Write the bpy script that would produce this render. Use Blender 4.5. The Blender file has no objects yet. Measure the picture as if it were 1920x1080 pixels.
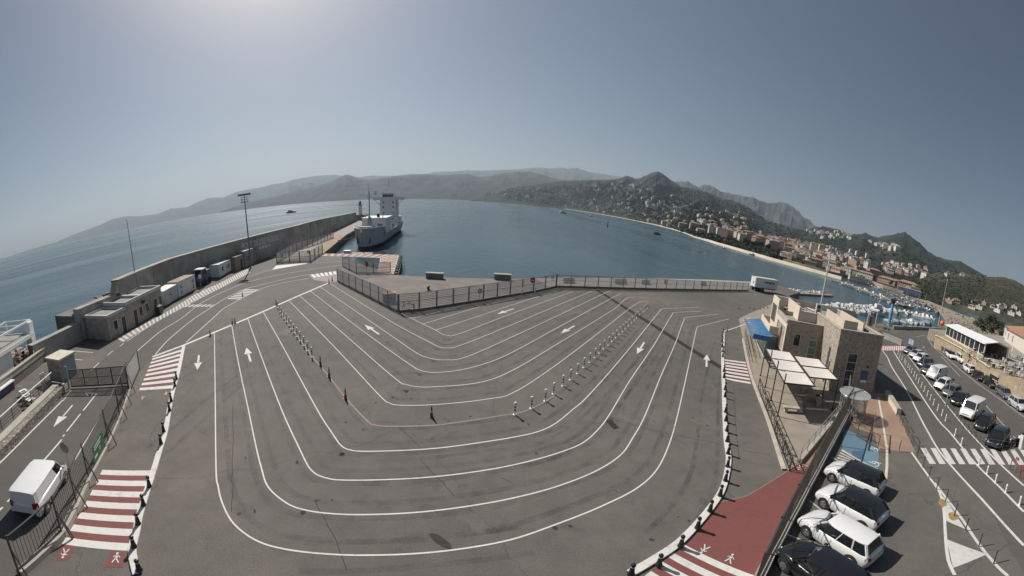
HAZE = 6e-5
import bpy, bmesh, math, random
import numpy as np
from mathutils import Vector, Matrix, noise
random.seed(7)
SC = bpy.context.scene
COL = SC.collection
R = math.radians
# ------------------------------------------------------------------ camera
CAM_H = 13.0
PXD, PYD, CX, CY, TILT, TURN = 10.6667, 12.5, 960.0, 537.0, 13.3, -17.8   # surveyed from the photograph
_T, _p = R(TILT), R(TURN)
_U = np.array([-math.sin(_T)*math.sin(_p), math.cos(_T), -math.sin(_T)*math.cos(_p)])
_f = np.array([0, 0, 1.0]); _Y = _f-(_f@_U)*_U; _Y /= np.linalg.norm(_Y)
_X = np.array([1.0, 0, 0])-_U[0]*_U; _X = _X-(_X@_Y)*_Y; _X /= np.linalg.norm(_X)
ROT = np.stack([_X, _Y, _U])
cam = bpy.data.cameras.new('camera')
camo = bpy.data.objects.new('camera', cam); COL.objects.link(camo)
cam.type = 'PANO'; cam.panorama_type = 'EQUIRECTANGULAR'
cam.longitude_min = R(-90); cam.longitude_max = R(90)
cam.latitude_min = R((CY-1080)/PYD); cam.latitude_max = R(CY/PYD)
cam.clip_start = 0.1; cam.clip_end = 80000
_B = ROT @ np.diag([1, 1, -1.0])
mw = Matrix.Identity(4)
for i in range(3):
    for j in range(3): mw[i][j] = _B[i, j]
mw[2][3] = CAM_H
camo.matrix_world = mw
SC.camera = camo
# ------------------------------------------------------------------ light
SUN_AZ, SUN_EL = -40.0, 44.0
wd = bpy.data.worlds.new('World'); SC.world = wd; wd.use_nodes = True
nt = wd.node_tree
sky = nt.nodes.new('ShaderNodeTexSky'); sky.sky_type = 'NISHITA'; sky.sun_disc = False
sky.sun_elevation = R(SUN_EL); sky.sun_rotation = R(SUN_AZ)
sky.altitude = 10; sky.air_density = 1.0; sky.dust_density = 1.2; sky.ozone_density = 1.0
bg = nt.nodes['Background']; bg.inputs['Strength'].default_value = 0.045
hs_ = nt.nodes.new('ShaderNodeHueSaturation'); hs_.inputs['Saturation'].default_value = .95
nt.links.new(sky.outputs[0], hs_.inputs['Color']); nt.links.new(hs_.outputs[0], bg.inputs[0])
sl = bpy.data.lights.new('sun', 'SUN'); sl.energy = 4.9; sl.angle = R(0.53); sl.color = (1, .95, .88)
so = bpy.data.objects.new('sun', sl); COL.objects.link(so)
sd = Vector((math.sin(R(SUN_AZ))*math.cos(R(SUN_EL)), math.cos(R(SUN_AZ))*math.cos(R(SUN_EL)), math.sin(R(SUN_EL))))
so.rotation_euler = sd.to_track_quat('Z', 'Y').to_euler(); so.location = sd*60
SC.view_settings.view_transform = 'Standard'; SC.view_settings.look = 'None'
SC.view_settings.exposure = 0.27; SC.view_settings.gamma = 1
SC.render.engine = 'CYCLES'
SC.cycles.use_denoising = True
SC.cycles.max_bounces = 6; SC.cycles.diffuse_bounces = 2; SC.cycles.glossy_bounces = 3
SC.cycles.transparent_max_bounces = 16; SC.cycles.volume_bounces = 0
SC.cycles.sample_clamp_indirect = 4.0
# ------------------------------------------------------------------ survey: a pixel of the photo -> place on a level
def ray(x, y):
    lo, la = R((x-CX)/PXD), R((CY-y)/PYD)
    return ROT @ np.array([math.cos(la)*math.sin(lo), math.sin(la), math.cos(la)*math.cos(lo)])
def P(x, y, z=0.0):
    d = ray(x, y); t = (z-CAM_H)/d[2]
    return Vector((d[0]*t, d[1]*t, z))
def PL(pts, z=0.0): return [P(x, y, z) for x, y in pts]
def azel(x, y):
    d = ray(x, y); return math.degrees(math.atan2(d[0], d[1])), math.degrees(math.asin(d[2]))
def up_at(base, x, y):
    """height of photo point (x, y) standing vertically above the ground point base"""
    d = ray(x, y); t = math.hypot(base[0], base[1])/math.hypot(d[0], d[1]); return CAM_H+t*d[2]
def toward(b, y):   # helper: yaw of a direction
    return math.atan2(y[1]-b[1], y[0]-b[0])
# ------------------------------------------------------------------ materials
MATS = {}
def _nodes(name):
    m = bpy.data.materials.new(name); m.use_nodes = True
    n = m.node_tree.nodes; return m, n, m.node_tree.links, n['Principled BSDF']
def ramp(n, l, src, stops):
    r = n.new('ShaderNodeValToRGB'); e = r.color_ramp.elements
    while len(e) < len(stops): e.new(0.5)
    for k, (p, c) in enumerate(stops):
        e[k].position = p; e[k].color = (c[0], c[1], c[2], 1)
    l.new(src, r.inputs[0]); return r.outputs[0]
def noise_tex(n, l, sc, det=4, rough=.55, coord='Object'):
    tc = n.new('ShaderNodeTexCoord'); t = n.new('ShaderNodeTexNoise')
    t.inputs['Scale'].default_value = sc; t.inputs['Detail'].default_value = det; t.inputs['Roughness'].default_value = rough
    l.new(tc.outputs[coord], t.inputs['Vector']); return t.outputs['Fac']
def mul(n, l, a, b, f=1.0):
    m = n.new('ShaderNodeMix'); m.data_type = 'RGBA'; m.blend_type = 'MULTIPLY'; m.inputs[0].default_value = f
    l.new(a, m.inputs[6]); l.new(b, m.inputs[7]); return m.outputs[2]
def bump(n, l, p, h, st, dist=.02):
    b = n.new('ShaderNodeBump'); b.inputs['Strength'].default_value = st; b.inputs['Distance'].default_value = dist
    l.new(h, b.inputs['Height']); l.new(b.outputs[0], p.inputs['Normal'])
def M(name, c, rough=.7, var=.12, sc=2.0, metal=0.0, bmp=0.0, fine=0.0, spec=.5, coat=0.0):
    if name in MATS: return MATS[name]
    m, n, l, p = _nodes(name)
    lo = [v*(1-var) for v in c]; hi = [min(1, v*(1+var)) for v in c]
    f = noise_tex(n, l, sc, 5, .6)
    o = ramp(n, l, f, [(.3, lo), (.7, hi)])
    if fine:
        g = noise_tex(n, l, sc*25, 2)
        o = mul(n, l, o, ramp(n, l, g, [(.3, (1-fine,)*3), (.7, (1, 1, 1))]))
    l.new(o, p.inputs['Base Color'])
    p.inputs['Roughness'].default_value = rough; p.inputs['Metallic'].default_value = metal
    p.inputs['Specular IOR Level'].default_value = spec; p.inputs['Coat Weight'].default_value = coat
    if bmp: bump(n, l, p, noise_tex(n, l, sc*8, 4), bmp)
    MATS[name] = m; return m
def mat_asphalt(name, c, big=.16, mid=.24, fine=.4, warm=(1, .985, .955)):
    m, n, l, p = _nodes(name)
    f1 = noise_tex(n, l, .055, 3, .5); f2 = noise_tex(n, l, .6, 6, .65); f3 = noise_tex(n, l, 16, 3, .7)
    o = ramp(n, l, f1, [(.3, [v*(1-big) for v in c]), (.7, [v*(1+big)*w for v, w in zip(c, warm)])])
    o = mul(n, l, o, ramp(n, l, f2, [(.3, (1-mid,)*3), (.65, (1, 1, 1))]))
    o = mul(n, l, o, ramp(n, l, f3, [(.3, (1-fine,)*3), (.7, (1, 1, 1))]))
    f4 = noise_tex(n, l, 55, 2, .8); o = mul(n, l, o, ramp(n, l, f4, [(.36, (.62,)*3), (.52, (1, 1, 1)), (.72, (1.25,)*3)]), .8)
    # thin wandering cracks and tyre-polished streaks
    tc = n.new('ShaderNodeTexCoord'); v = n.new('ShaderNodeTexVoronoi'); v.feature = 'DISTANCE_TO_EDGE'
    v.inputs['Scale'].default_value = .085
    w = n.new('ShaderNodeTexNoise'); w.inputs['Scale'].default_value = .5; w.inputs['Detail'].default_value = 5
    mx = n.new('ShaderNodeMix'); mx.data_type = 'RGBA'; mx.blend_type = 'LINEAR_LIGHT'; mx.inputs[0].default_value = 1.6
    l.new(tc.outputs['Object'], w.inputs['Vector']); l.new(tc.outputs['Object'], mx.inputs[6]); l.new(w.outputs['Color'], mx.inputs[7])
    l.new(mx.outputs[2], v.inputs['Vector'])
    o = mul(n, l, o, ramp(n, l, v.outputs['Distance'], [(0.0, (.62,)*3), (.0035, (1, 1, 1))]), .8)
    l.new(o, p.inputs['Base Color']); p.inputs['Roughness'].default_value = .85
    p.inputs['Specular IOR Level'].default_value = .25
    bump(n, l, p, f3, .25, .01)
    MATS[name] = m; return m
def mat_paint(name, c, wear=.5, under=(.11, .105, .1)):
    """road paint, worn through in places"""
    m, n, l, p = _nodes(name)
    f = noise_tex(n, l, 3.2, 7, .72); g = noise_tex(n, l, .35, 3)
    add = n.new('ShaderNodeMath'); add.operation = 'MULTIPLY_ADD'; add.inputs[1].default_value = .45; l.new(g, add.inputs[0]); l.new(f, add.inputs[2])
    a = .42+.25*wear
    o = ramp(n, l, add.outputs[0], [(a-.16, [x*.55+y*.45 for x, y in zip(under, c)]), (a, [x*.9 for x in c]), (a+.22, c)])
    l.new(o, p.inputs['Base Color']); p.inputs['Roughness'].default_value = .75; p.inputs['Specular IOR Level'].default_value = .3
    MATS[name] = m; return m
def mat_stone(name, cols, sc=3.2, mortar=(.42, .38, .33), bmp=.6, gap=.05):
    m, n, l, p = _nodes(name)
    tc = n.new('ShaderNodeTexCoord')
    w = n.new('ShaderNodeTexNoise'); w.inputs['Scale'].default_value = 2.5; w.inputs['Detail'].default_value = 2
    mx = n.new('ShaderNodeMix'); mx.data_type = 'RGBA'; mx.blend_type = 'LINEAR_LIGHT'; mx.inputs[0].default_value = .12
    l.new(tc.outputs['Object'], w.inputs['Vector']); l.new(tc.outputs['Object'], mx.inputs[6]); l.new(w.outputs['Color'], mx.inputs[7])
    v = n.new('ShaderNodeTexVoronoi'); v.inputs['Scale'].default_value = sc; l.new(mx.outputs[2], v.inputs['Vector'])
    e = n.new('ShaderNodeTexVoronoi'); e.feature = 'DISTANCE_TO_EDGE'; e.inputs['Scale'].default_value = sc; l.new(mx.outputs[2], e.inputs['Vector'])
    sep = n.new('ShaderNodeSeparateColor'); l.new(v.outputs['Color'], sep.inputs[0])
    k = len(cols)
    o = ramp(n, l, sep.outputs[0], [(i/max(1, k-1), c) for i, c in enumerate(cols)])
    f = noise_tex(n, l, 9, 5, .7); o = mul(n, l, o, ramp(n, l, f, [(.3, (.72,)*3), (.7, (1, 1, 1))]))
    mm = n.new('ShaderNodeMix'); mm.data_type = 'RGBA'
    l.new(ramp(n, l, e.outputs['Distance'], [(gap*.4, (0, 0, 0)), (gap, (1, 1, 1))]), mm.inputs[0])
    mm.inputs[6].default_value = (*mortar, 1); l.new(o, mm.inputs[7])
    l.new(mm.outputs[2], p.inputs['Base Color']); p.inputs['Roughness'].default_value = .9; p.inputs['Specular IOR Level'].default_value = .2
    bump(n, l, p, e.outputs['Distance'], bmp, .06)
    MATS[name] = m; return m
def mat_hill(name, dark, light, rock, sc=.006, rockiness=.45):
    m, n, l, p = _nodes(name)
    f = noise_tex(n, l, sc, 9, .62); g = noise_tex(n, l, sc*9, 6, .7)
    o = ramp(n, l, g, [(.32, dark), (.62, light)])
    mm = n.new('ShaderNodeMix'); mm.data_type = 'RGBA'
    l.new(ramp(n, l, f, [(rockiness, (0, 0, 0)), (rockiness+.22, (.75,)*3)]), mm.inputs[0])
    l.new(o, mm.inputs[6]); mm.inputs[7].default_value = (*rock, 1)
    l.new(mm.outputs[2], p.inputs['Base Color']); p.inputs['Roughness'].default_value = .95; p.inputs['Specular IOR Level'].default_value = .1
    MATS[name] = m; return m
def mat_water():
    m, n, l, p = _nodes('sea_water')
    tc = n.new('ShaderNodeTexCoord'); mp = n.new('ShaderNodeMapping')
    mp.inputs['Rotation'].default_value[2] = R(35); mp.inputs['Scale'].default_value = (1, .45, 1)
    l.new(tc.outputs['Object'], mp.inputs[0])
    hs = []
    for sc, det in ((.55, 4), (.06, 3)):
        t = n.new('ShaderNodeTexNoise'); t.inputs['Scale'].default_value = sc; t.inputs['Detail'].default_value = det
        l.new(mp.outputs[0], t.inputs[0]); hs.append(t.outputs['Fac'])
    b1 = n.new('ShaderNodeBump'); b1.inputs['Strength'].default_value = .32; b1.inputs['Distance'].default_value = .45; l.new(hs[0], b1.inputs['Height'])
    b2 = n.new('ShaderNodeBump'); b2.inputs['Strength'].default_value = .25; b2.inputs['Distance'].default_value = 1.6; l.new(hs[1], b2.inputs['Height'])
    l.new(b1.outputs[0], b2.inputs['Normal']); l.new(b2.outputs[0], p.inputs['Normal'])
    # wind slicks: long smooth lanes
    mp2 = n.new('ShaderNodeMapping'); mp2.inputs['Rotation'].default_value[2] = R(20); mp2.inputs['Scale'].default_value = (1, .12, 1)
    l.new(tc.outputs['Object'], mp2.inputs[0])
    s = n.new('ShaderNodeTexNoise'); s.inputs['Scale'].default_value = .012; s.inputs['Detail'].default_value = 5; l.new(mp2.outputs[0], s.inputs[0])
    rr = n.new('ShaderNodeMapRange'); rr.inputs[1].default_value = .4; rr.inputs[2].default_value = .66; rr.inputs[3].default_value = .16; rr.inputs[4].default_value = .34
    l.new(s.outputs['Fac'], rr.inputs[0]); l.new(rr.outputs[0], p.inputs['Roughness'])
    l.new(ramp(n, l, s.outputs['Fac'], [(.35, (.018, .05, .066)), (.7, (.03, .068, .082))]), p.inputs['Base Color'])
    p.inputs['IOR'].default_value = 1.33
    MATS['sea_water'] = m; return m
# ------------------------------------------------------------------ mesh helpers
class MB:
    def __init__(s): s.v = []; s.f = []; s.mi = []
    def add(s, vs, fs, mi=0):
        o = len(s.v); s.v += [tuple(v) for v in vs]; s.f += [tuple(i+o for i in f) for f in fs]; s.mi += [mi]*len(fs); return s
    def box(s, x0, y0, z0, x1, y1, z1, mi=0):
        x0, x1 = sorted((x0, x1)); y0, y1 = sorted((y0, y1)); z0, z1 = sorted((z0, z1))
        return s.add([(x0, y0, z0), (x1, y0, z0), (x1, y1, z0), (x0, y1, z0), (x0, y0, z1), (x1, y0, z1), (x1, y1, z1), (x0, y1, z1)],
                     [(0, 3, 2, 1), (4, 5, 6, 7), (0, 1, 5, 4), (1, 2, 6, 5), (2, 3, 7, 6), (3, 0, 4, 7)], mi)
    def prism(s, poly, z0, z1, mi=0):
        n = len(poly)
        a = sum(poly[i][0]*poly[(i+1) % n][1]-poly[(i+1) % n][0]*poly[i][1] for i in range(n))
        if a < 0: poly = poly[::-1]
        vs = [(p[0], p[1], z0) for p in poly]+[(p[0], p[1], z1) for p in poly]
        return s.add(vs, [tuple(range(n))[::-1], tuple(range(n, 2*n))]+[(i, (i+1) % n, n+(i+1) % n, n+i) for i in range(n)], mi)
    def bar(s, a, b, w, h=None, mi=0):
        """square bar from a to b"""
        a, b = Vector(a), Vector(b); h = h or w; d = (b-a)
        if d.length < 1e-6: return s
        d.normalize(); up = Vector((0, 0, 1)) if abs(d.z) < .95 else Vector((0, 1, 0))
        x = d.cross(up).normalized()*(w/2); y = x.cross(d).normalized()*(h/2)
        vs = [a-x-y, a+x-y, a+x+y, a-x+y, b-x-y, b+x-y, b+x+y, b-x+y]
        return s.add(vs, [(0, 3, 2, 1), (4, 5, 6, 7), (0, 1, 5, 4), (1, 2, 6, 5), (2, 3, 7, 6), (3, 0, 4, 7)], mi)
    def tube(s, pts, r, n=8, mi=0, r1=None, cap=True):
        pts = [Vector(p) for p in pts]; k = len(pts); o = len(s.v); fs = []
        for i, p in enumerate(pts):
            d = (pts[min(i+1, k-1)]-pts[max(i-1, 0)]).normalized(); up = Vector((0, 0, 1)) if abs(d.z) < .9 else Vector((0, 1, 0))
            x = d.cross(up).normalized(); y = x.cross(d); rr = r if r1 is None else r+(r1-r)*i/max(1, k-1)
            for j in range(n):
                a = 2*math.pi*j/n; s.v.append(tuple(p+x*(rr*math.cos(a))+y*(rr*math.sin(a))))
        for i in range(k-1):
            for j in range(n): fs.append((o+i*n+j, o+i*n+(j+1) % n, o+(i+1)*n+(j+1) % n, o+(i+1)*n+j))
        if cap: fs += [tuple(o+j for j in range(n))[::-1], tuple(o+(k-1)*n+j for j in range(n))]
        s.f += fs; s.mi += [mi]*len(fs); return s
    def lathe(s, prof, n=12, c=(0, 0, 0), mi=0):
        o = len(s.v); fs = []; k = len(prof)
        for r, z in prof:
            for j in range(n):
                a = 2*math.pi*j/n; s.v.append((c[0]+r*math.cos(a), c[1]+r*math.sin(a), c[2]+z))
        for i in range(k-1):
            for j in range(n): fs.append((o+i*n+j, o+i*n+(j+1) % n, o+(i+1)*n+(j+1) % n, o+(i+1)*n+j))
        if prof[0][0] > 1e-5: fs.append(tuple(o+j for j in range(n))[::-1])
        if prof[-1][0] > 1e-5: fs.append(tuple(o+(k-1)*n+j for j in range(n)))
        s.f += fs; s.mi += [mi]*len(fs); return s
    def grid(s, rows, mi=0):
        o = len(s.v); h = len(rows); w = len(rows[0])
        for r in rows: s.v += [tuple(p) for p in r]
        for i in range(h-1):
            for j in range(w-1): s.f.append((o+i*w+j, o+i*w+j+1, o+(i+1)*w+j+1, o+(i+1)*w+j)); s.mi.append(mi)
        return s
    def poly(s, pts, mi=0):
        return s.add(pts, [tuple(range(len(pts)))], mi)
    def strip(s, pts, w, z, mi=0):
        """flat painted band of width w along pts"""
        L = []; Rr = []; k = len(pts)
        for i in range(k):
            d = Vector((pts[min(i+1, k-1)][0]-pts[max(i-1, 0)][0], pts[min(i+1, k-1)][1]-pts[max(i-1, 0)][1])); d.normalize()
            nx, ny = -d.y*w/2, d.x*w/2
            L.append((pts[i][0]+nx, pts[i][1]+ny, z)); Rr.append((pts[i][0]-nx, pts[i][1]-ny, z))
        return s.grid([L, Rr], mi)
    def move(s, loc=(0, 0, 0), yaw=0):
        c, n = math.cos(yaw), math.sin(yaw)
        s.v = [(x*c-y*n+loc[0], x*n+y*c+loc[1], z+loc[2]) for x, y, z in s.v]; return s
    def build(s, name, mats, parent=None, smooth=False, fixn=False, bevel=0):
        me = bpy.data.meshes.new(name); me.from_pydata(s.v, [], s.f)
        mats = mats if isinstance(mats, (list, tuple)) else [mats]
        for m in mats: me.materials.append(m)
        me.polygons.foreach_set('material_index', s.mi)
        if smooth: me.polygons.foreach_set('use_smooth', [True]*len(s.f))
        me.update()
        if fixn or bevel:
            b = bmesh.new(); b.from_mesh(me)
            if bevel: bmesh.ops.bevel(b, geom=[e for e in b.edges if len(e.link_faces) == 2 and e.calc_face_angle(0) > .6], offset=bevel, segments=2, affect='EDGES', clamp_overlap=True)
            bmesh.ops.recalc_face_normals(b, faces=b.faces); b.to_mesh(me); b.free()
        if smooth and hasattr(me, 'set_sharp_from_angle'): me.set_sharp_from_angle(angle=R(40))
        o = bpy.data.objects.new(name, me); COL.objects.link(o)
        if parent: o.parent = parent
        return o
def tag(o, label, cat, group=None, kind=None):
    o['label'] = label; o['category'] = cat
    if group: o['group'] = group
    if kind: o['kind'] = kind
    return o
def thing(name, label, cat, loc=(0, 0, 0), yaw=0, group=None, scale=None):
    o = bpy.data.objects.new(name, None); COL.objects.link(o); o.empty_display_size = .1
    o.location = loc; o.rotation_euler = (0, 0, yaw)
    if scale: o.scale = scale if isinstance(scale, (list, tuple)) else (scale,)*3
    return tag(o, label, cat, group)
def structure(o, label=None):
    o['kind'] = 'structure'
    if label: o['label'] = label
    return o
def copy_tree(o, parent=None):
    c = o.copy(); COL.objects.link(c)
    if parent: c.parent = parent
    for ch in KIDS.get(o.name, [x for x in o.children]): copy_tree(ch, c)
    return c
KIDS = {}
def dup(proto, loc, yaw=0, label=None, group=None, scale=None):
    """a copy of a thing with its parts and sub-parts; the first call places the prototype itself"""
    if proto.get('_used'): o = copy_tree(proto)
    else: o = proto
    o.location = loc; o.rotation_euler = (0, 0, yaw)
    if scale: o.scale = scale if isinstance(scale, (list, tuple)) else (scale,)*3
    if label: o['label'] = label
    if group: o['group'] = group
    proto['_used'] = 1; o['_used'] = 1
    return o
ORD = ['nearest', 'second nearest', 'third nearest', 'fourth nearest', 'fifth nearest', 'sixth nearest', 'seventh nearest', 'eighth nearest', 'ninth nearest', 'tenth nearest', 'eleventh nearest', 'twelfth nearest', 'thirteenth nearest', 'fourteenth nearest', 'fifteenth nearest', 'sixteenth nearest', 'seventeenth nearest', 'eighteenth nearest', 'nineteenth nearest', 'twentieth nearest', 'twenty-first nearest', 'twenty-second nearest', 'twenty-third nearest', 'twenty-fourth nearest', 'twenty-fifth nearest', 'twenty-sixth nearest', 'twenty-seventh nearest', 'twenty-eighth nearest', 'twenty-ninth nearest', 'thirtieth nearest']
NTH = ['first']+[o.split()[0] for o in ORD[1:]]
def smooth_path(pts, n=6):
    """Catmull-Rom through the surveyed points"""
    out = []; k = len(pts)
    for i in range(k-1):
        p0, p1, p2, p3 = pts[max(i-1, 0)], pts[i], pts[i+1], pts[min(i+2, k-1)]
        for j in range(n):
            t = j/n
            out.append(0.5*((2*p1)+(p2-p0)*t+(2*p0-5*p1+4*p2-p3)*t*t+(3*p1-p0-3*p2+p3)*t*t*t))
    out.append(pts[-1]); return out
WATER_Z = -2.2
# ------------------------------------------------------------------ sea
wm = mat_water()
mb = MB(); mb.grid([[(-24000, -9000, WATER_Z), (24000, -9000, WATER_Z)], [(-24000, 24000, WATER_Z), (24000, 24000, WATER_Z)]])
structure(mb.build('sea', wm))
# ------------------------------------------------------------------ far shores and hills
def interp(tab, a):
    if a <= tab[0][0]: return tab[0][1]
    for (a0, v0), (a1, v1) in zip(tab, tab[1:]):
        if a <= a1: return v0+(v1-v0)*(a-a0)/(a1-a0)
    return tab[-1][1]
SHORE = [(-75, 12500), (-60, 11000), (-50, 8500), (-44, 7000), (-30, 6000), (-15, 5600), (-6, 5200), (0, 4600), (5, 3900), (9.7, 3000), (14, 2500), (21, 1700), (28, 1050), (31, 680),
         (35, 540), (40, 460), (45, 410), (52, 385), (57, 378), (62, 372), (66, 370), (70, 372), (76, 415), (82, 430), (90, 440), (100, 460), (110, 480)]
def shore(a): return interp(SHORE, a)
class Ridge:
    def __init__(s, px, dist, base, power, rough, edge=(0, 0), jag=.012):
        s.jag = jag
        s.sk = sorted((azel(x, y)[0], azel(x, y)[1]) for x, y in px)
        s.a0, s.a1 = s.sk[0][0]-edge[0], s.sk[-1][0]+edge[1]
        s.d, s.base, s.pw, s.rough = dist, base, power, rough
        s.edge = edge
    def h(s, a):
        e = interp(s.sk, a); hh = CAM_H+s.d*math.tan(R(max(e, -.05)))
        if a < s.sk[0][0] and s.edge[0]: hh *= max(0, (a-s.a0)/s.edge[0])
        if a > s.sk[-1][0] and s.edge[1]: hh *= max(0, (s.a1-a)/s.edge[1])
        return hh
    def z(s, a, r):
        if a < s.a0 or a > s.a1: return -99
        b = s.base(a); 
        if r < b: return -99
        t = (r-b)/(s.d-b); H0 = s.h(a); J = H0*s.jag*(noise.noise(Vector((a*1.7, s.d*.001, 0)))+.7*noise.noise(Vector((a*4.3, s.d*.001, 3)))+.4*noise.noise(Vector((a*9.1, 0, s.d*.001)))); H = H0+J*min(1, t)**6
        x, y = r*math.sin(R(a)), r*math.cos(R(a))
        q = Vector((x, y, 0))*(5.5/max(1500, s.d-b))
        nz = noise.ridged_multi_fractal(q, 1.0, 2.1, 5, 1.0, 2.0, noise_basis='PERLIN_ORIGINAL')-.9
        if t <= 1:
            zz = H*(t**s.pw); zz += H*s.rough*nz*math.sin(math.pi*min(1, t))*(.35+.65*t)
            # never above the sight line to the crest
            lim = CAM_H+(H-CAM_H)*r/s.d
            zz = min(zz, lim-.012*H*(1-t)) if t > .02 else zz
            return max(zz, -1.8+3.2*min(1, t*25))
        return H*(1-(t-1)*2.2)
    def build(s, name, mat, step=.16, nr=44):
        na = int((s.a1-s.a0)/step)+1; rows = []
        ts = [(j/nr)**1.25 for j in range(nr+1)]+[1.05, 1.15, 1.3, 1.5]
        for t in ts:
            row = []
            for i in range(na+1):
                a = s.a0+(s.a1-s.a0)*i/na; b = s.base(a); r = b+(s.d-b)*t
                row.append((r*math.sin(R(a)), r*math.cos(R(a)), s.z(a, r) if t > 0 else WATER_Z-.3))
            rows.append(row)
        m = MB(); m.grid(rows); return structure(m.build(name, mat, smooth=True, fixn=True))
far_px = [(20,480),(50,470),(107,453),(140,439),(190,421),(212,410),(237,405.5),(265,405),(295,401),(320,391),(350,389),(370,379),(392,371),(420,370),(442,360),(492,350.5),(512,345),(533,343),(544,338),(598,329),(629,328),(655,331),(677,331.5),(696,329),(717,330),(745,329),(775,326),(800,330)]
mid_px = [(440,387),(458,383),(483,375),(517,368),(546,360),(577,353),(608,345),(625,339),(640,330.5),(650,327),(662,330),(671,335),(692,337),(712,334),(744,330),(765,328),(796,326),(825,329),(857,326),(875,326),(900,332),(917,331),(940,325.5),(970,322),(995,322),(1025,330),(1045,336),(1062,338),(1100,340)]
back_px = [(700,335),(790,328),(800,326),(815,322.5),(855,321),(875,319),(905,320),(950,318),(980,317),(997,314.5),(1015,314),(1030,316),(1050,314),(1065,316),(1082,314.5),(1095,319),(1112,324),(1132,326),(1160,331),(1200,340)]
hill_px = [(960,352),(1000,347),(1045,340),(1100,338),(1140,337),(1160,335),(1175,329),(1190,335),(1200,334),(1220,324.5),(1233,321),(1240,324.5),(1255,335),(1277,350),(1310,355),(1327,361),(1352,372),(1390,381),(1415,397),(1440,414),(1465,421),(1490,427),(1510,432),(1545,441),(1600,456)]
rock_px = [(1240,345),(1262,341),(1290,340),(1307,351),(1326,345),(1352,359),(1380,365),(1410,370),(1440,381),(1457,380),(1472,379.5),(1490,391),(1505,405),(1517,412),(1527,422),(1540,427)]
right_px = [(1480,438),(1505,434),(1522,427),(1545,425),(1572,430),(1590,439),(1615,439),(1622,436),(1635,442),(1645,445),(1670,441),(1690,436),(1697,435),(1712,446),(1727,457),(1740,471),(1755,480),(1777,487),(1802,490),(1820,501),(1845,515),(1880,535),(1915,556)]
near_px = [(1690,535),(1735,514),(1765,510),(1802,512),(1850,519),(1880,519),(1902,525),(1919,535)]
RG = {}
RG['far'] = Ridge(far_px, 15500, lambda a: 12800, 1.0, .25, (6, 4))
RG['mid'] = Ridge(mid_px, 8800, lambda a: max(shore(a), 5200), .95, .22, (3, 4))
RG['back'] = Ridge(back_px, 15000, lambda a: 9800, .9, .22, (2, 3))
RG['hill'] = Ridge(hill_px, 4300, lambda a: min(shore(a)+25, 3300+30*max(0, 3-a)), 1.3, .24, (7, 3), .012)
RG['rock'] = Ridge(rock_px, 9500, lambda a: 5200, 1.0, .45, (2, 2), .035)
RG['right'] = Ridge(right_px, 4200, lambda a: shore(a)+25, 1.35, .26, (4, 6), .018)
RG['near'] = Ridge(near_px, 1050, lambda a: shore(a)+10, .9, .1, (3, 25))
hm = mat_hill('maquis_hill', (.014, .018, .016), (.036, .04, .034), (.1, .096, .088), .005, .56)
hm2 = mat_hill('rocky_slopes', (.028, .032, .03), (.06, .062, .056), (.14, .132, .125), .0025, .5)
hm3 = mat_hill('scrub_hill', (.03, .034, .023), (.068, .068, .046), (.17, .145, .115), .02, .53)
RG['far'].build('far_mountain_range', hm2, .3, 14)
RG['back'].build('mountain_range', hm2, .2, 18)
RG['rock'].build('rocky_mountain', hm2, .06, 40)
RG['mid'].build('coastal_hills', hm, .16, 26)
RG['hill'].build('hill', hm, .12, 60)
RG['right'].build('hill', hm, .12, 60)
RG['near'].build('hill', hm3, .16, 40)
def ground_z(a, r):
    return max(RG[k].z(a, r) for k in ('hill', 'right', 'near', 'mid'))
def hit(x, y, keys=('hill', 'right', 'near', 'mid'), rmin=330):
    """where the photo point lies on the far land"""
    d = ray(x, y); a = math.degrees(math.atan2(d[0], d[1])); te = d[2]/math.hypot(d[0], d[1]); r = rmin
    while r < 9000:
        z = max(RG[k].z(a, r) for k in keys)
        if z > -50 and CAM_H+te*r <= z: return Vector((r*math.sin(R(a)), r*math.cos(R(a)), z)), r
        r *= 1.006
    return None, None
def polar(a, r, z): return (r*math.sin(R(a)), r*math.cos(R(a)), z)
# sand beach along the bay
sand = M('beach_sand', (.46, .41, .33), .95, .1, .05)
rows = [[], [], []]
for i in range(0, 158):
    a = 1+i*.36; s = shore(a)
    wd_ = 1.0 if a < 31 else max(.1, 1.0-(a-31)*.25)
    rows[0].append(polar(a, s-22*wd_, WATER_Z-.2)); rows[1].append(polar(a, s+8*wd_, -.6)); rows[2].append(polar(a, s+60*wd_+(20 if a < 20 else 0), 1.3 if a < 30 else .8))
structure(MB().grid(rows).build('beach', sand, smooth=True))
# ------------------------------------------------------------------ ground of the port
asph = mat_asphalt('terminal_asphalt', (.176, .163, .146))
asph2 = mat_asphalt('road_asphalt', (.134, .124, .117), .08, .14, .3)
conc = M('quay_concrete', (.3, .275, .245), .9, .2, .5, fine=.25, bmp=.1)
concd = M('dark_quay_concrete', (.2, .185, .17), .9, .25, .4, fine=.3, bmp=.15)
pave = M('tan_paving', (.31, .265, .215), .9, .16, .6, fine=.25, bmp=.1)
pave2 = M('pink_paving', (.32, .215, .155), .9, .15, .5, fine=.25, bmp=.1)
white = mat_paint('white_road_paint', (.63, .61, .57), .9)
whitef = mat_paint('worn_white_paint', (.58, .565, .53), .95)
redp = mat_paint('red_road_paint', (.18, .066, .06), .55, (.14, .11, .1))
redf = mat_paint('faded_red_paint', (.27, .2, .185), 1.15)
maroon = mat_paint('maroon_band_paint', (.14, .06, .055), .4, (.1, .08, .07))
bluep = mat_paint('blue_bay_paint', (.13, .215, .27), .5, (.14, .16, .17))
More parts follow.
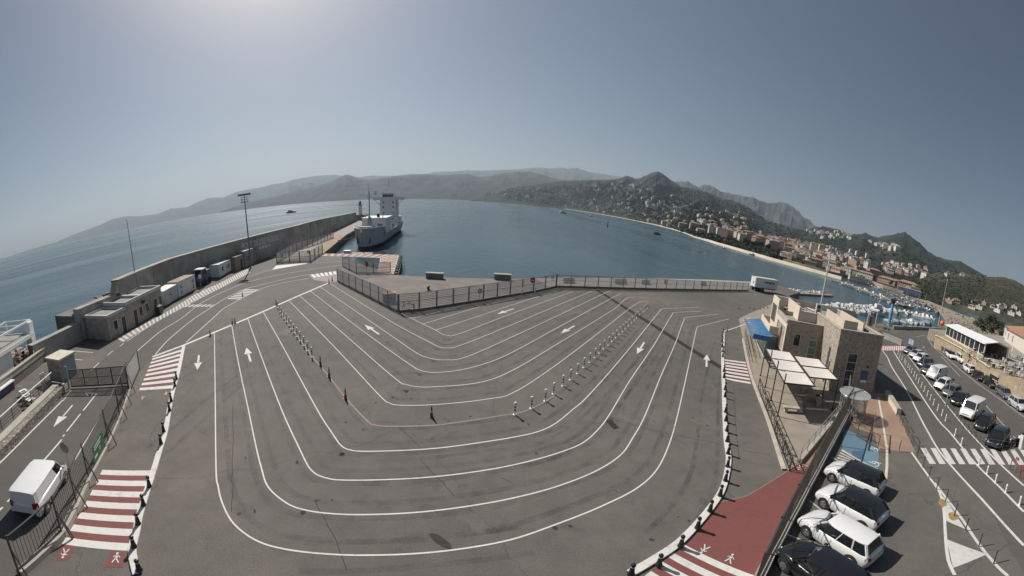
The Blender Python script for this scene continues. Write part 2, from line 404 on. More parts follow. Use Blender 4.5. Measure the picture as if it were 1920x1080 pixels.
dkpatch = M('trench_tar', (.05, .044, .04), .95, .12, 1.5, fine=.3, spec=.1)
patch2 = M('asphalt_repair', (.125, .117, .108), .85, .15, 1.2, fine=.3)
oil = M('oil_stain', (.055, .051, .048), .95, .2, 3, spec=.1)
rust = M('rust_stain', (.3, .2, .08), .9, .3, 3)
WALL = [(-51.2, 18.3, 5.9), (-55.0, 23.9, 5.9), (-60.6, 34.2, 5.9), (-63.4, 47.9, 5.9), (-68.8, 88, 6.25), (-76.9, 113, 6.25), (-89.6, 152.5, 5.6), (-105.5, 201, 4.9)]
def wallx(y): return interp([(w[1], w[0]) for w in WALL], y)
quay = [(-50, -60), (-50, 4), (-52.5, 17)]+[(w[0]-1.7, w[1]+.6) for w in WALL]+[(-104, 212), (-95, 209), (-69.1, 122.3), (-52.1, 78.3), (-50.5, 78.3), (-23, 59.3),
        (-13.4, 60.4), (-1.7, 63.2), (9.3, 68.6), (32, 77.2), (60, 86.6), (84, 93), (99, 96), (101, 82), (84, 73), (79, 61), (87, 48), (96, 40), (131, 33)]
caus = [P(*q) for q in [(1765, 600), (1766, 586), (1752, 572), (1700, 556), (1662, 545), (1700, 549), (1740, 563), (1772, 577), (1800, 588), (1840, 603)]]
quay += [(p.x, p.y) for p in caus]+[(290, -20), (290, -60)]
mb = MB(); mb.prism(quay, -7, 0); g = structure(mb.build('quay_ground', [asph, concd], fixn=True))
for f in g.data.polygons: f.material_index = 0 if f.normal.z > .5 else 1
def area(name, px, mat, z=.004, world=None):
    pts = world or [P(x, y) for x, y in px]
    return structure(MB().poly([(p[0], p[1], z) for p in pts]).build(name, mat, fixn=True))
def lines(name, paths, w, mat, z=.012, sm=6):
    mb = MB()
    for p in paths: mb.strip(smooth_path(PL(p), sm) if sm else PL(p), w, z)
    return structure(mb.build(name, mat))
# -- waiting lanes
W = [
 [(402,625),(403.5,740),(405,875),(409,912),(417.5,945),(437.5,981),(477.5,1012),(530,1029),(630,1040),(730,1040.5),(860,1030),(960,1011.5),(1045,982.5),(1132,947.5),(1195,915),(1232,880),(1255,832),(1270,780),(1288,700),(1304,625),(1307,615),(1315,611),(1367,598)],
 [(434.5,610),(447,680),(464,760),(480,837),(490,877),(502,912),(535,942),(570,956),(630,964),(730,964),(860,952),(960,934.5),(1045,912),(1120,882),(1165,852),(1187,820),(1209,780),(1240,703),(1267,642),(1282,601),(1290,595),(1347,589)],
 [(464,596),(484,652),(510,722),(533,780),(558,834),(575,869),(584,882),(597,891.5),(618.5,898),(640,900.3),(730,899.3),(860,889),(960,872.5),(1045,850),(1090,832),(1117,810),(1141,780),(1182,712),(1226,647),(1259,592),(1268,586),(1315,584)],
 [(493,584),(526,642),(565,714),(601.5,780),(620,808),(634,829),(644,839),(657,844),(678,846.4),(740,845.3),(820,840.5),(900,830),(960,820.5),(1007,810),(1040,795),(1075,767),(1105,740),(1175,660),(1235,586),(1245,579),(1280,577.5),(1311,576)],
 [(542,564),(610,633),(660,686),(715,745),(730,755.5),(750,760),(820,758.5),(920,747.5),(960,737.5),(1025,697),(1125,622),(1185,575),(1202,565.5),(1216,564)],
 [(562,555),(650,631),(740,709),(760,720.5),(785,725.5),(820,725),(900,717),(960,695),(1050,642),(1150,580),(1173,561),(1188,557),(1210,558)],
 [(582,546),(626,580),(700,635),(765,681),(785,693.5),(805,698),(820,698.5),(862,694),(912,681),(960,661),(1050,612),(1157,554),(1172,551),(1230,552)],
 [(600,538),(660,579),(730,627),(780,661),(805,671.5),(835,675),(875,669),(960,632),(1050,590),(1142,546.5),(1160,545.5),(1226,548)],
 [(616,530),(730,601),(802,640),(822,650),(838,652.5),(865,647),(960,609),(1050,571),(1117,543.5),(1135,541),(1184,542)],
 [(746,585),(772,597),(817,619.5),(828,626),(840,629),(862,625.5),(960,588),(1074,547)],
 [(817,619),(960,572),(1051,543)], [(792,608),(900,575),(965,559)], [(772,597),(862,575)],
]
lines('lane_marking', W[:4], .085, white)
lines('lane_marking', W[4:], .075, white)
# tyre polish along the lanes
def mat_film(name, c, sc, lo, hi, amax):
    m, n, l, p = _nodes(name); f = noise_tex(n, l, sc, 6, .7); r_ = n.new('ShaderNodeMapRange'); r_.inputs[1].default_value = lo; r_.inputs[2].default_value = hi; r_.inputs[4].default_value = amax; l.new(f, r_.inputs[0]); l.new(r_.outputs[0], p.inputs['Alpha']); p.inputs['Base Color'].default_value = (*c, 1); p.inputs['Roughness'].default_value = .7; return m
tyre_film = mat_film('tyre_rubber_film', (.06, .057, .054), .7, .4, .75, .42); damp = mat_film('old_oil_film', (.075, .07, .065), 1.1, .45, .75, .32)
def shifted(path, o):
    out = []
    for i, p in enumerate(path):
        d = (path[min(i+1, len(path)-1)]-path[max(i-1, 0)]).normalized(); out.append(p+Vector((-d.y, d.x, 0))*o)
    return out
mb = MB()
for k, w in enumerate(W[:9]):
    pth = smooth_path(PL(w), 6)
    for o_ in (.75, 2.1): mb.strip(shifted(pth, o_), .34, .0022+.00007*k)
structure(mb.build('tyre_mark', tyre_film))
mb = MB()
for k, px in enumerate([[(330,700),(372,690),(520,560)],[(300,860),(390,780),(480,700),(640,560)],[(1340,640),(1320,720),(1310,800),(1290,900),(1200,1010)],[(700,900),(900,880),(1100,820),(1250,640)],[(560,1070),(800,1060),(1000,1035)]]):
    pth = smooth_path(PL(px), 10); mb.strip(pth, .3, .0031+.0001*k); mb.strip(shifted(pth, 1.5), .3, .0036+.0001*k)
structure(mb.build('tyre_mark', tyre_film))
lines('faded_lane_marking', [[(519,572),(545,612),(584,667),(617,706),(648,746),(690,791),(703,797),(725,799.5),(780,799),(820,797),(930,781),(965,776),(1000,765),(1040,742)]], .14, redf)
lines('stop_line', [[(286,669),(345,647),(400,624),(480,590),(550,559),(617,530)]], .38, white, .008, 0)
# -- arrows on the lanes
def arrow(mb, a, b, w=.22, hw=.85, z=.014):
    a, b = Vector(a[:2]), Vector(b[:2]); d = (b-a); L = d.length; d.normalize(); n_ = Vector((-d.y, d.x)); h = a+d*(L*.56)
    mb.poly([(*(p), z) for p in (a-n_*w/2, h-n_*w/2, h+n_*w/2, a+n_*w/2)])
    mb.poly([(*(p), z) for p in (h-n_*hw/2-d*.1, b, h+n_*hw/2-d*.1)])
mb = MB()
for a, b in [((373,666),(370,694)),((470,678),(462,652)),((711,627),(684,609)),((963,579),(932,589)),((1077,611),(1052,625)),((1208,642),(1194,664)),((1324.5,688),(1325.5,665))]:
    arrow(mb, P(*a), P(*b))
structure(mb.build('lane_arrow_marking', white, fixn=True))
# -- trench repair, patches, stains, cracks
mb = MB(); mb.strip(PL([(1115,541),(1230,613),(1357,692)]), .85, .004); structure(mb.build('trench_repair', dkpatch))
mb = MB(); mb.strip(PL([(1140,787),(1156,804)]), .5, .004); structure(mb.build('tar_patch', dkpatch))
mb = MB()
for c, rx, ry in [((538,622),.7,1.1),((1080,585),2.2,.9),((905,640),1.1,.8)]:
    q = P(*c); mb.poly([(q.x-rx, q.y-ry, .003), (q.x+rx, q.y-ry*.9, .003), (q.x+rx*.95, q.y+ry, .003), (q.x-rx, q.y+ry*.95, .003)])
structure(mb.build('asphalt_patch', patch2))
def blob(mb, q, rx, ry, yaw=0, z=.005, n_=18, wob=.18):
    pts = []
    for k in range(n_):
        t = 2*math.pi*k/n_; r = 1+wob*(noise.noise((q[0]+math.cos(t)*1.3, q[1]+math.sin(t)*1.3, 0)))
        x, y = rx*r*math.cos(t), ry*r*math.sin(t)
        pts.append((q[0]+x*math.cos(yaw)-y*math.sin(yaw), q[1]+x*math.sin(yaw)+y*math.cos(yaw), z))
    mb.poly(pts)
mb = MB(); q = (P(810,1003)+P(842,1026))/2; blob(mb, q, .62, .2, math.atan2(*(P(842,1026)-P(810,1003)).yx))
rs = random.Random(3)
for k in range(34):
    q = P(rs.uniform(420, 1330), rs.uniform(600, 1020)); blob(mb, q, rs.uniform(.04, .16), rs.uniform(.04, .13), rs.uniform(0, 3), .0025+.0001*k)
structure(mb.build('oil_stain', oil, fixn=True))
mb = MB(); rs = random.Random(31)
for k in range(60):
    q = P(rs.uniform(350, 1345), rs.uniform(575, 1060)); blob(mb, q, rs.uniform(.25, 1.1), rs.uniform(.2, .7), rs.uniform(0, 3), .0041+.00004*k, 20, .5)
structure(mb.build('damp_stain', damp, fixn=True))
mb = MB()
for k, px in enumerate([[(380,800),(700,775),(1000,740),(1340,700)],[(470,1075),(520,900),(600,640)],[(900,1075),(880,850),(850,640)],[(1240,990),(1200,780),(1170,600)],[(350,950),(800,930),(1300,880)]]): mb.strip(smooth_path(PL(px), 10), .035, .0019+.00005*k)
structure(mb.build('paving_seam', patch2))
def crack(mb, px, w=.035, z=.003, amp=.12):
    pts = PL(px); out = []
    for a, b in zip(pts, pts[1:]):
        m_ = max(2, int((b-a).length/.35))
        for k in range(m_):
            p = a.lerp(b, k/m_); d = (b-a).normalized(); s = noise.noise(p*2.3)*amp
            out.append(p+Vector((-d.y, d.x, 0))*s)
    out.append(pts[-1]); mb.strip(out, w, z)
mb = MB()
for k, px in enumerate([[(592,940),(610,975),(630,1012),(650,1070)],[(436,760),(437,830),(434,960)],[(745,798),(775,825),(790,842)],[(790,865),(830,905),(850,930)],[(1137,783),(1180,795),(1265,815),(1330,828),(1362,836)],[(1395,845),(1442,853)],[(940,895),(960,905)],[(1376,720),(1380,800),(1386,860)],[(340,715),(360,713)]]):
    crack(mb, px, .03, .003+.0002*k)
structure(mb.build('asphalt_crack', dkpatch))
area('fishing_quay_apron', None, M('brown_quay_concrete', (.2, .168, .15), .92, .2, .3, fine=.3), .0035, [(P(640,530).x, P(640,530).y), (P(747,582).x, P(747,582).y), (P(790,579).x, P(790,579).y), (P(1000,546).x, P(1000,546).y), (P(1030,540).x, P(1030,540).y), (4, 65.6), (-1.7, 62.8), (-13.4, 60.0), (-23, 59)])
area('pale_quay_strip', None, M('pale_quay_concrete', (.34, .31, .28), .92, .18, .3, fine=.25), .0036, [(P(1032,540).x, P(1032,540).y), (P(1402,545).x, P(1402,545).y), (84, 92.6), (60, 86.2), (32, 76.8), (9.3, 68.2), (4.4, 65.8)])
# -- white kerb bands carrying the bollards
KL = [(345,649),(335,697),(322,745),(311,808),(300,845),(289,882),(275,925),(262,968),(256,998),(250,1022),(249,1042),(258,1078)]
KR = [(1357,625),(1355,672),(1357,730),(1359,790),(1362,830),(1366,862),(1360,900),(1350,927),(1330,956),(1305,986),(1270,1021),(1225,1051),(1180,1077)]
def kerb(name, px, w, h, mat):
    pts = smooth_path(PL(px), 5); L = []; Rr = []
    for i in range(len(pts)):
        d = (pts[min(i+1, len(pts)-1)]-pts[max(i-1, 0)]).normalized(); n_ = Vector((-d.y, d.x, 0))*w/2; L.append(pts[i]+n_); Rr.append(pts[i]-n_)
    up = Vector((0, 0, h)); mb = MB(); mb.grid([L, [p+up for p in L], [p+up for p in Rr], Rr]); return structure(mb.build(name, mat, fixn=True))
kerb('white_kerb', KL, .36, .1, white); kerb('white_kerb', KR, .36, .1, white)
# -- red and white pedestrian crossings
def bands(names, A, B, C, D, n_, mats, z=.008):
    """n bands between edge A-B and edge D-C, mats alternate"""
    A, B, C, D = (Vector(p) for p in (A, B, C, D)); ms = [MB(), MB()]
    for k in range(n_):
        t0, t1 = k/n_, (k+1)/n_
        q = [A.lerp(D, t0), B.lerp(C, t0), B.lerp(C, t1), A.lerp(D, t1)]
        ms[k % 2].poly([(p.x, p.y, z) for p in q])
    for m_, nm, mt in zip(ms, names, mats): structure(m_.build(nm, mt, fixn=True))
CN = ('crossing_marking', 'crossing_marking_band')
bands(CN, P(286,672), P(342,655), P(325,728), P(261,732), 15, (white, maroon))
bands(CN, P(192,881), P(287,882), P(245,1033), P(116,1020), 13, (white, redp))
bands(CN, P(1354.5,673), P(1398,679), P(1408,720), P(1357,711), 13, (white, maroon))
a0, b0 = P(1281,1020), P(1422,1082); c0 = P(1232,1062); st = (c0-a0)
bands(CN, a0, b0, b0+st*1.6, a0+st*1.6, 8, (white, redp))
# -- the red walkway
area('red_walkway', [(1281,1020),(1306,986),(1331,956),(1352,941),(1400,931),(1442,906),(1500,868),(1532,884),(1475,987),(1440,1051),(1422,1082)], redp, .005)
lines('walkway_edge_line', [[(1306,984),(1352,941),(1400,930),(1442,905),(1500,867)]], .06, redf, .009, 0)
# -- painted walkers
def walker(mb, c, up, s, z=.02):
    """pictogram of a walking figure, up = direction of its head"""
    up = Vector(up[:2]).normalized(); rt = Vector((up.y, -up.x)); c = Vector(c[:2])
    def q(x, y): p = c+rt*x*s+up*y*s; return (p.x, p.y, z)
    mb.poly([q(.14*math.cos(t*math.pi/5), .86+.14*math.sin(t*math.pi/5)) for t in range(10)])
    def seg(a, b, w):
        a, b = Vector(a), Vector(b); d = (b-a).normalized(); n_ = Vector((-d.y, d.x))*w/2
        mb.poly([q(*(a-n_)), q(*(b-n_)), q(*(b+n_)), q(*(a+n_))])
    seg((0, .7), (-.04, .15), .24); seg((-.04, .2), (.3, -.5), .13); seg((-.06, .2), (-.36, -.45), .13)
    seg((.03, .62), (.36, .25), .1); seg((-.02, .62), (-.36, .34), .1)
def redbox(px):
    return area('red_marker_paint', px, redp, .006)
redbox([(116,1020),(143,1022),(128,1052),(104,1052)]); redbox([(208,1033),(236,1036),(231,1064),(195,1064)])
redbox([(265,741),(275,741),(272,748),(262,748)]); redbox([(307,735),(318,735),(315,742),(303,742)])
mb = MB()
walker(mb, P(122,1035), P(115,1052)-P(122,1035), .42); walker(mb, P(218,1049), P(221,1035)-P(218,1049), .42)
walker(mb, P(1322,1028), P(1312,1040)-P(1322,1028), .42, .022); walker(mb, P(1368,1050), P(1376,1036)-P(1368,1050), .42, .022)
walker(mb, P(1500,876), P(1496,882)-P(1500,876), .42, .022); walker(mb, P(268,745), P(266,749)-P(268,745), .4); walker(mb, P(311,739), P(312,735)-P(311,739), .4)
structure(mb.build('walker_marking', white, fixn=True))
# -- road behind the stop line, going out along the jetty
area('jetty_road', [(238,640),(288,607),(344,576),(371,562),(440,527),(508,505),(600,489),(660,488),(640,505),(585,520),(540,530),(480,544),(440,567),(400,596),(365,627),(345,647),(286,670),(240,718),(136,722),(170,693)], asph2, .002)
lines('road_line', [[(238,640),(288,607),(344,576),(371,562)], [(254,661),(300,622),(340,597),(376,569),(410,551),(450,534),(496,521),(560,509),(640,497)],
      [(291,665),(318,635),(362,599),(400,574),(425,558),(460,542),(494,533),(540,522),(583,514)], [(349,642),(370,623),(400,596),(419,579),(447,563),(485,543),(532,530),(579,522)],
      [(463,520),(508,506),(563,495),(654,490)], [(170,695),(186,680)], [(201,666),(212,658)], [(225,649),(232,644)]], .13, whitef, .006, 4)
lines('parking_line', [[(125,657),(175,661)], [(130,673),(155,675)]], .14, whitef, .006, 0)
# hatched pavement between road and buildings
lo_ = smooth_path(PL([(231,641),(288,607),(344,576),(371,562),(420,537),(470,511)]), 12); hi_ = smooth_path(PL([(218,634),(258,614),(303,590),(340,568),(371,549),(415,529),(464,503)]), 12)
def along(path, t):
    L = [0]
    for a, b in zip(path, path[1:]): L.append(L[-1]+(b-a).length)
    s = t*L[-1]
    for i in range(len(path)-1):
        if s <= L[i+1]+1e-9: return path[i].lerp(path[i+1], (s-L[i])/(L[i+1]-L[i]+1e-9))
    return path[-1]
mb = MB(); mb2 = MB(); n_ = 46
for k in range(n_):
    t0, t1, t2 = k/n_, (k+.42)/n_, (k+1)/n_
    mb.poly([(p.x, p.y, .01) for p in (along(lo_, t0), along(lo_, t1), along(hi_, t1), along(hi_, t0))])
    mb2.poly([(p.x, p.y, .006) for p in (along(lo_, t0), along(lo_, t2), along(hi_, t2), along(hi_, t0))])
structure(mb.build('pavement_stripe_marking', whitef, fixn=True)); structure(mb2.build('pavement', conc, fixn=True))
def hatch(name, A, B, C, D, n_, mat, z=.008, slant=.5, duty=.5):
    A, B, C, D = (Vector(p) for p in (A, B, C, D)); mb = MB()
    for k in range(n_):
        t = [(k+o_)/n_ for o_ in (0, duty)]
        e = [min(1, x+slant/n_) for x in t]
        mb.poly([(p.x, p.y, z) for p in (A.lerp(B, t[0]), A.lerp(B, t[1]), D.lerp(C, e[1]), D.lerp(C, e[0]))])
    return structure(mb.build(name, mat, fixn=True))
hatch('hatched_marking', P(344,575.5), P(400,575.5), P(402,571), P(349,571), 7, whitef, slant=.8)
hatch('hatched_marking', P(426,560), P(462,541), P(487,543), P(447,562.5), 7, whitef, slant=.3)
area('painted_island', [(510,506),(518,498),(579,492.5),(572,495)], white, .007)
hatch('hatched_marking', P(582,515), P(632,508), P(632,514), P(587,521), 6, white, slant=.2, duty=.7)
area('red_ramp_patch', [(579,517),(632,514.5),(634,527),(622,530),(590,525)], redf, .003)
# jetty quay apron and steel ramp of the ferry berth
area('quay_apron', None, conc, .004, [(-57.5, 66), (-52.4, 78.2), (-69.4, 122.3), (-98, 205), (wallx(203)+.4, 203), (wallx(113)+.3, 113), (wallx(88)+.3, 88), (wallx(70)+.4, 70)])
rw = M('rusty_white_deck', (.46, .4, .35), .85, .25, .35, fine=.3)
area('ferry_ramp_deck', None, rw, .0095, [(-51, 78.0), (-30, 81.0), (-23.3, 59.7), (-27, 60), (-33, 75.3), (-50.5, 74.5)])
hatch('ramp_stripe', (-50.6, 77.9), (-30.2, 80.9), (-33, 75.5), (-50.2, 74.7), 9, M('rust_red_stripe', (.3, .13, .08), .85, .3, .6, fine=.3), .0135, .8)
hatch('ramp_stripe', (-30.3, 80.7), (-23.5, 60), (-26.8, 60.2), (-32.8, 75.4), 9, MATS['rust_red_stripe'], .0135, .8)
area('rusty_quay_edge', None, M('rusty_concrete', (.33, .225, .13), .9, .3, .3, fine=.3), .009, [(-52.6, 78.4), (-69.4, 122.2), (-73, 121), (-56.3, 78.4)])
# -- left lower road with van
area('access_road', [(116,752),(182,727),(240,724),(225,800),(165,900),(115,1005),(30,1080),(-40,1080),(-40,930),(0,870),(60,810)], asph2, .003)
lines('road_edge_line', [[(118,750),(60,808),(0,868),(-40,905)], [(211,737),(190,775),(170,810),(140,862)]], .14, white, .009, 3)
lines('road_dash_marking', [[(181,738),(156,770)], [(151,776),(125,809)], [(121,815),(118,819)], [(116,824),(76,870)], [(54,898),(14,941)], [(5,951),(-20,975)]], .13, white, .009, 0)
lines('road_bay_marking', [[(165,742),(160,737),(175,737),(171,742)], [(118,752),(133,732)]], .1, whitef, .009, 0)
mb = MB(); arrow(mb, P(136,760), P(100,801), .16, .9, .011); structure(mb.build('road_arrow_marking', white, fixn=True))
# -- right side: paving by the terminal building
area('tan_pavement', [(1385,598),(1400,590),(1470,560),(1640,690),(1640,735),(1590,768),(1500,868),(1483,882),(1470,880),(1440,790),(1412,715),(1393,638)], pave, .005)
kerb('pavement_kerb', [(1393,636),(1402,680),(1412,716),(1440,790),(1470,882)], .3, .12, M('kerb_stone', (.48, .43, .35), .9, .2, 1, fine=.2))
lines('terminal_line', [[(1356,622),(1380,614),(1407,604)], [(1393,601),(1407,596)]], .18, white, .009, 0)
area('pink_pavement', [(1614,735),(1660,738),(1684,775),(1716,848),(1646,842),(1641,815),(1605,803),(1583,780)], pave2, .0075)
lines('pavement_line', [[(1647,745),(1655,790),(1663,842),(1663,874)], [(1663,874),(1661,897),(1645,890)]], .22, M('cream_stone', (.55, .5, .42), .9, .12, 1.5), .009, 0)
area('blue_parking_bay', [(1581,804),(1603,812),(1648,838),(1646,879),(1616,865),(1579,843)], bluep, .005)
area('blue_bay_square', [(1598,846),(1619,845),(1617,862),(1597,856)], mat_paint('dark_blue_paint', (.07, .14, .22), .4), .009)
hatch('hatched_marking', P(1578,843), P(1568,862), P(1612,872), P(1617,865), 4, whitef, .009, .4)
lines('bay_line', [[(1579,843),(1616,866),(1646,880)], [(1560,858),(1612,884),(1655,898)]], .12, whitef, .011, 0)
# wheelchair sign on the bay
mb = MB(); c = P(1626,826); 
def ring(mb, c, r0, r1, a0, a1, z, n_=16):
    mb.grid([[(c[0]+r*math.cos(a0+(a1-a0)*k/n_), c[1]+r*math.sin(a0+(a1-a0)*k/n_), z) for k in range(n_+1)] for r in (r0, r1)])
c = P(1638,843); ring(mb, c, .3, .38, -2.6, 1.2, .012); mb.strip([(c.x, c.y), (c.x-.05, c.y+.5)], .09, .012); mb.strip([(c.x, c.y+.02), (c.x+.35, c.y), (c.x+.5, c.y-.35)], .09, .013)
c = P(1640,870); ring(mb, c, .3, .38, -2.6, 1.2, .012); mb.strip([(c.x, c.y), (c.x-.05, c.y+.5)], .09, .012); mb.strip([(c.x, c.y+.02), (c.x+.35, c.y), (c.x+.5, c.y-.35)], .09, .013)
structure(mb.build('wheelchair_marking', white, fixn=True))
lines('bay_divider_line', [[(1536,882),(1560,895)], [(1517,938),(1545,960)], [(1470,1000),(1510,1015)]], .1, whitef, .009, 0)
# right road and cycle lane
area('town_road', [(1652,640),(1700,617),(1762,617),(1790,640),(1840,690),(1920,772),(1960,830),(1960,1090),(1930,1090),(1850,940),(1760,845),(1718,770),(1690,715),(1660,668)], asph2, .003)
lines('road_edge_line', [[(1655,658),(1664,670),(1672,688),(1700,732),(1728,788),(1740,810),(1762,847),(1800,892),(1840,935),(1880,980),(1920,1023)], [(1675,658),(1715,722),(1757,785),(1782,812),(1830,870),(1875,914),(1920,960)],
      [(1695,657),(1745,722),(1800,790),(1817,810),(1865,860),(1920,911)]], .2, white, .009, 3)
lines('road_centre_line', [[(1765,668),(1800,706)], [(1835,745),(1885,800)], [(1900,818),(1930,850)], [(1718,632),(1735,628)]], .1, whitef, .009, 0)
lines('far_kerb_line', [[(1738,630),(1748,648),(1770,667),(1805,697),(1840,724),(1880,752),(1920,782)]], .35, conc, .009, 3)
bands(CN, P(1648,649), P(1697,648.5), P(1701,657), P(1651,657), 2, (white, white), .007)
hatch('crossing_marking', P(1649,649), P(1697,648.5), P(1701,657), P(1651,657), 12, M('rose_paint', (.42, .14, .14), .8, .1, 2), .012, -.8, .5)
# zebra crossing
mb = MB()
for k in range(11):
    x0 = 1726+k*18.6; mb.poly([(p.x, p.y, .014) for p in (P(x0, 840+k*.35), P(x0+9.5, 840+k*.35), P(x0+29, 870+k*.2), P(x0+17, 870+k*.2))])
structure(mb.build('zebra_crossing_marking', whitef, fixn=True))
# painted islands by the thin posts
lines('island_line', [[(1709,848),(1752,908),(1764,930),(1770,960),(1773,1010),(1778,1050),(1790,1078)]], .18, white, .009, 3)
lines('island_line', [[(1752,905),(1775,935),(1805,975),(1835,1020),(1870,1062),(1890,1080)]], .2, whitef, .01, 3)
area('hatched_island', [(1763,926),(1775,938),(1810,992),(1773,976)], whitef, .007); area('hatched_island', [(1775,1011),(1851,1039),(1787,1065)], whitef, .007)
mb = MB()
for q in [(1767,944),(1788,968)]: blob(mb, P(*q), .5, .3, .3, .013, wob=.5)
structure(mb.build('rust_stain', rust, fixn=True))
area('red_pavement_patch', [(1908,868),(1930,862),(1930,905),(1920,902)], redp, .006)
# ground beyond the road: bare earth and scrub of the islet
earth = M('dry_earth', (.3, .25, .19), .95, .25, .08, fine=.3)
area('dry_earth', [(1768,612),(1772,600),(1752,573),(1704,557),(1740,564),(1840,604),(1945,640),(1945,680),(1860,640),(1800,625)], earth, .005)
# ------------------------------------------------------------------ harbour wall with its lettering
cwall = M('harbour_wall_concrete', (.36, .35, .315), .92, .32, .3, fine=.3, bmp=.2)
ccap = M('wall_coping', (.42, .39, .33), .92, .2, .5, fine=.25)
stain = M('stained_concrete', (.2, .19, .165), .95, .3, .3, fine=.3, bmp=.2)
def wall_poly(mb, pts, th, z0=0, mi=0):
    """wall of thickness th on the left of a plan polyline (x, y, top)"""
    k = len(pts); off = []
    for i in range(k):
        a, b = pts[max(i-1, 0)], pts[min(i+1, k-1)]; d = Vector((b[0]-a[0], b[1]-a[1])).normalized(); off.append((pts[i][0]-d.y*th, pts[i][1]+d.x*th))
    rows = [[(p[0], p[1], z0) for p in pts], [(p[0], p[1], p[2]) for p in pts], [(o[0], o[1], p[2]) for o, p in zip(off, pts)], [(o[0], o[1], z0-5) for o in off]]
    mb.grid(rows, mi); e = len(mb.v)
    for i in (0, k-1): mb.poly([rows[0][i], rows[1][i], rows[2][i], (rows[3][i][0], rows[3][i][1], z0)], mi)
    return mb
hw = thing('harbour_wall', 'long tall concrete harbour wall with white lettering running out to the lighthouse', 'wall', (WALL[0][0], WALL[0][1], 0))
O = Vector((WALL[0][0], WALL[0][1], 0))
def rel(pts): return [(p[0]-O.x, p[1]-O.y, p[2]) for p in pts]
wall_poly(MB(), rel(WALL), 1.5).build('wall_body', cwall, hw, fixn=True)
mb = MB(); cp = [(p[0], p[1], p[2]+.16) for p in rel(WALL)]
k = len(cp); L = []; Rr = []
for i in range(k):
    a, b = cp[max(i-1, 0)], cp[min(i+1, k-1)]; d = Vector((b[0]-a[0], b[1]-a[1], 0)).normalized(); n_ = Vector((-d.y, d.x, 0)); L.append(Vector(cp[i])+n_*1.55); Rr.append(Vector(cp[i])-n_*.07)
mb.grid([[p-Vector((0, 0, .157)) for p in Rr], Rr, L, [p-Vector((0, 0, .157)) for p in L]]); mb.build('coping', ccap, hw, fixn=True)
mb = MB()
for t in (.12, .2, .29, .38, .47, .56, .65, .74, .83, .92):     # weathering joints of the cast bays
    i = int(t*(len(WALL)-1)); f = t*(len(WALL)-1)-i; a, b = Vector(rel(WALL)[i]), Vector(rel(WALL)[i+1]); q = a.lerp(b, f); d = (b-a).normalized(); mb.bar((q.x+d.y*.012, q.y-d.x*.012, .05), (q.x+d.y*.012, q.y-d.x*.012, q.z-.1), .12, .03)
mb.build('bay_joint', stain, hw)
def text(body, name, size, mat, parent=None, extrude=.01, spacing=1.0, align='CENTER'):
    """lettering turned into a mesh"""
    c = bpy.data.curves.new(name, 'FONT'); c.body = body; c.size = size; c.extrude = extrude; c.align_x = align; c.space_character = spacing; c.resolution_u = 3
    tmp = bpy.data.objects.new('tmp_text', c); COL.objects.link(tmp); dg = bpy.context.evaluated_depsgraph_get(); dg.update()
    me = bpy.data.meshes.new_from_object(tmp.evaluated_get(dg)); bpy.data.objects.remove(tmp); me.name = name
    me.materials.clear(); me.materials.append(mat); o = bpy.data.objects.new(name, me); COL.objects.link(o)
    if parent: o.parent = parent
    return o
def face_text(o, at, along, normal):
    x = Vector(along).normalized(); z = Vector(normal).normalized(); y = z.cross(x)
    m = Matrix((x, y, z)).transposed().to_4x4(); m.translation = Vector(at); o.matrix_local = m
a, b = Vector(WALL[3]), Vector(WALL[4]); d = (b-a); d.z = 0; d.normalize(); nrm = Vector((d.y, -d.x, 0))
lett = M('white_lettering', (.7, .7, .68), .8, .1, 2)
q = a+d*19.8-O
t = text("PORT DE L'ILE ROUSSE", 'lettering', 2.1, lett, hw, .012); face_text(t, (q.x+nrm.x*.03, q.y+nrm.y*.03, 3.7), d, nrm)
t.scale = (.86, 1, 1)
q2 = a+d*18.2-O; mb = MB()
for k, w in enumerate((.5, .35, .6, .3, .5, .45, .3, .55)): c_ = q2+d*(k*.72); mb.bar((c_.x+nrm.x*.03, c_.y+nrm.y*.03, 2.9), (c_.x+d.x*w+nrm.x*.03, c_.y+d.y*w+nrm.y*.03, 2.9), .03, .55)
mb.build('small_lettering', lett, hw)
# lower stretch of the wall, stepping up
lw = thing('sea_wall', 'low weathered concrete sea wall stepping up to the harbour wall behind the stone hut', 'wall', (-45, 6, 0)); O2 = Vector((-45, 6, 0))
def rel2(pts): return [(p[0]-O2.x, p[1]-O2.y, p[2]) for p in pts]
wall_poly(MB(), rel2([(-42.3, 2.0, 2.5), (-47.3, 9.8, 2.5)]), 1.1).build('low_wall', cwall, lw, fixn=True)
mb = MB(); wall_poly(mb, rel2([(-47.4, 9.95, 4.2), (-51.0, 17.6, 4.2)]), 1.3); mb.build('middle_wall', cwall, lw, fixn=True)
mb = MB()
for k in range(4): wall_poly(mb, rel2([(-47.3-.09*k, 9.8+.2*k-.0, 2.9+.4*k), (-47.39-.09*k, 10.0+.2*k, 2.9+.4*k)]), 1.15+.01*k, 2.5)
for k in range(4): wall_poly(mb, rel2([(-50.75-.09*k, 17.4+.2*k, 4.6+.4*k), (-50.84-.09*k, 17.6+.2*k, 4.6+.4*k)]), 1.35+.01*k, 4.2)
mb.build('wall_steps', ccap, lw, fixn=True)
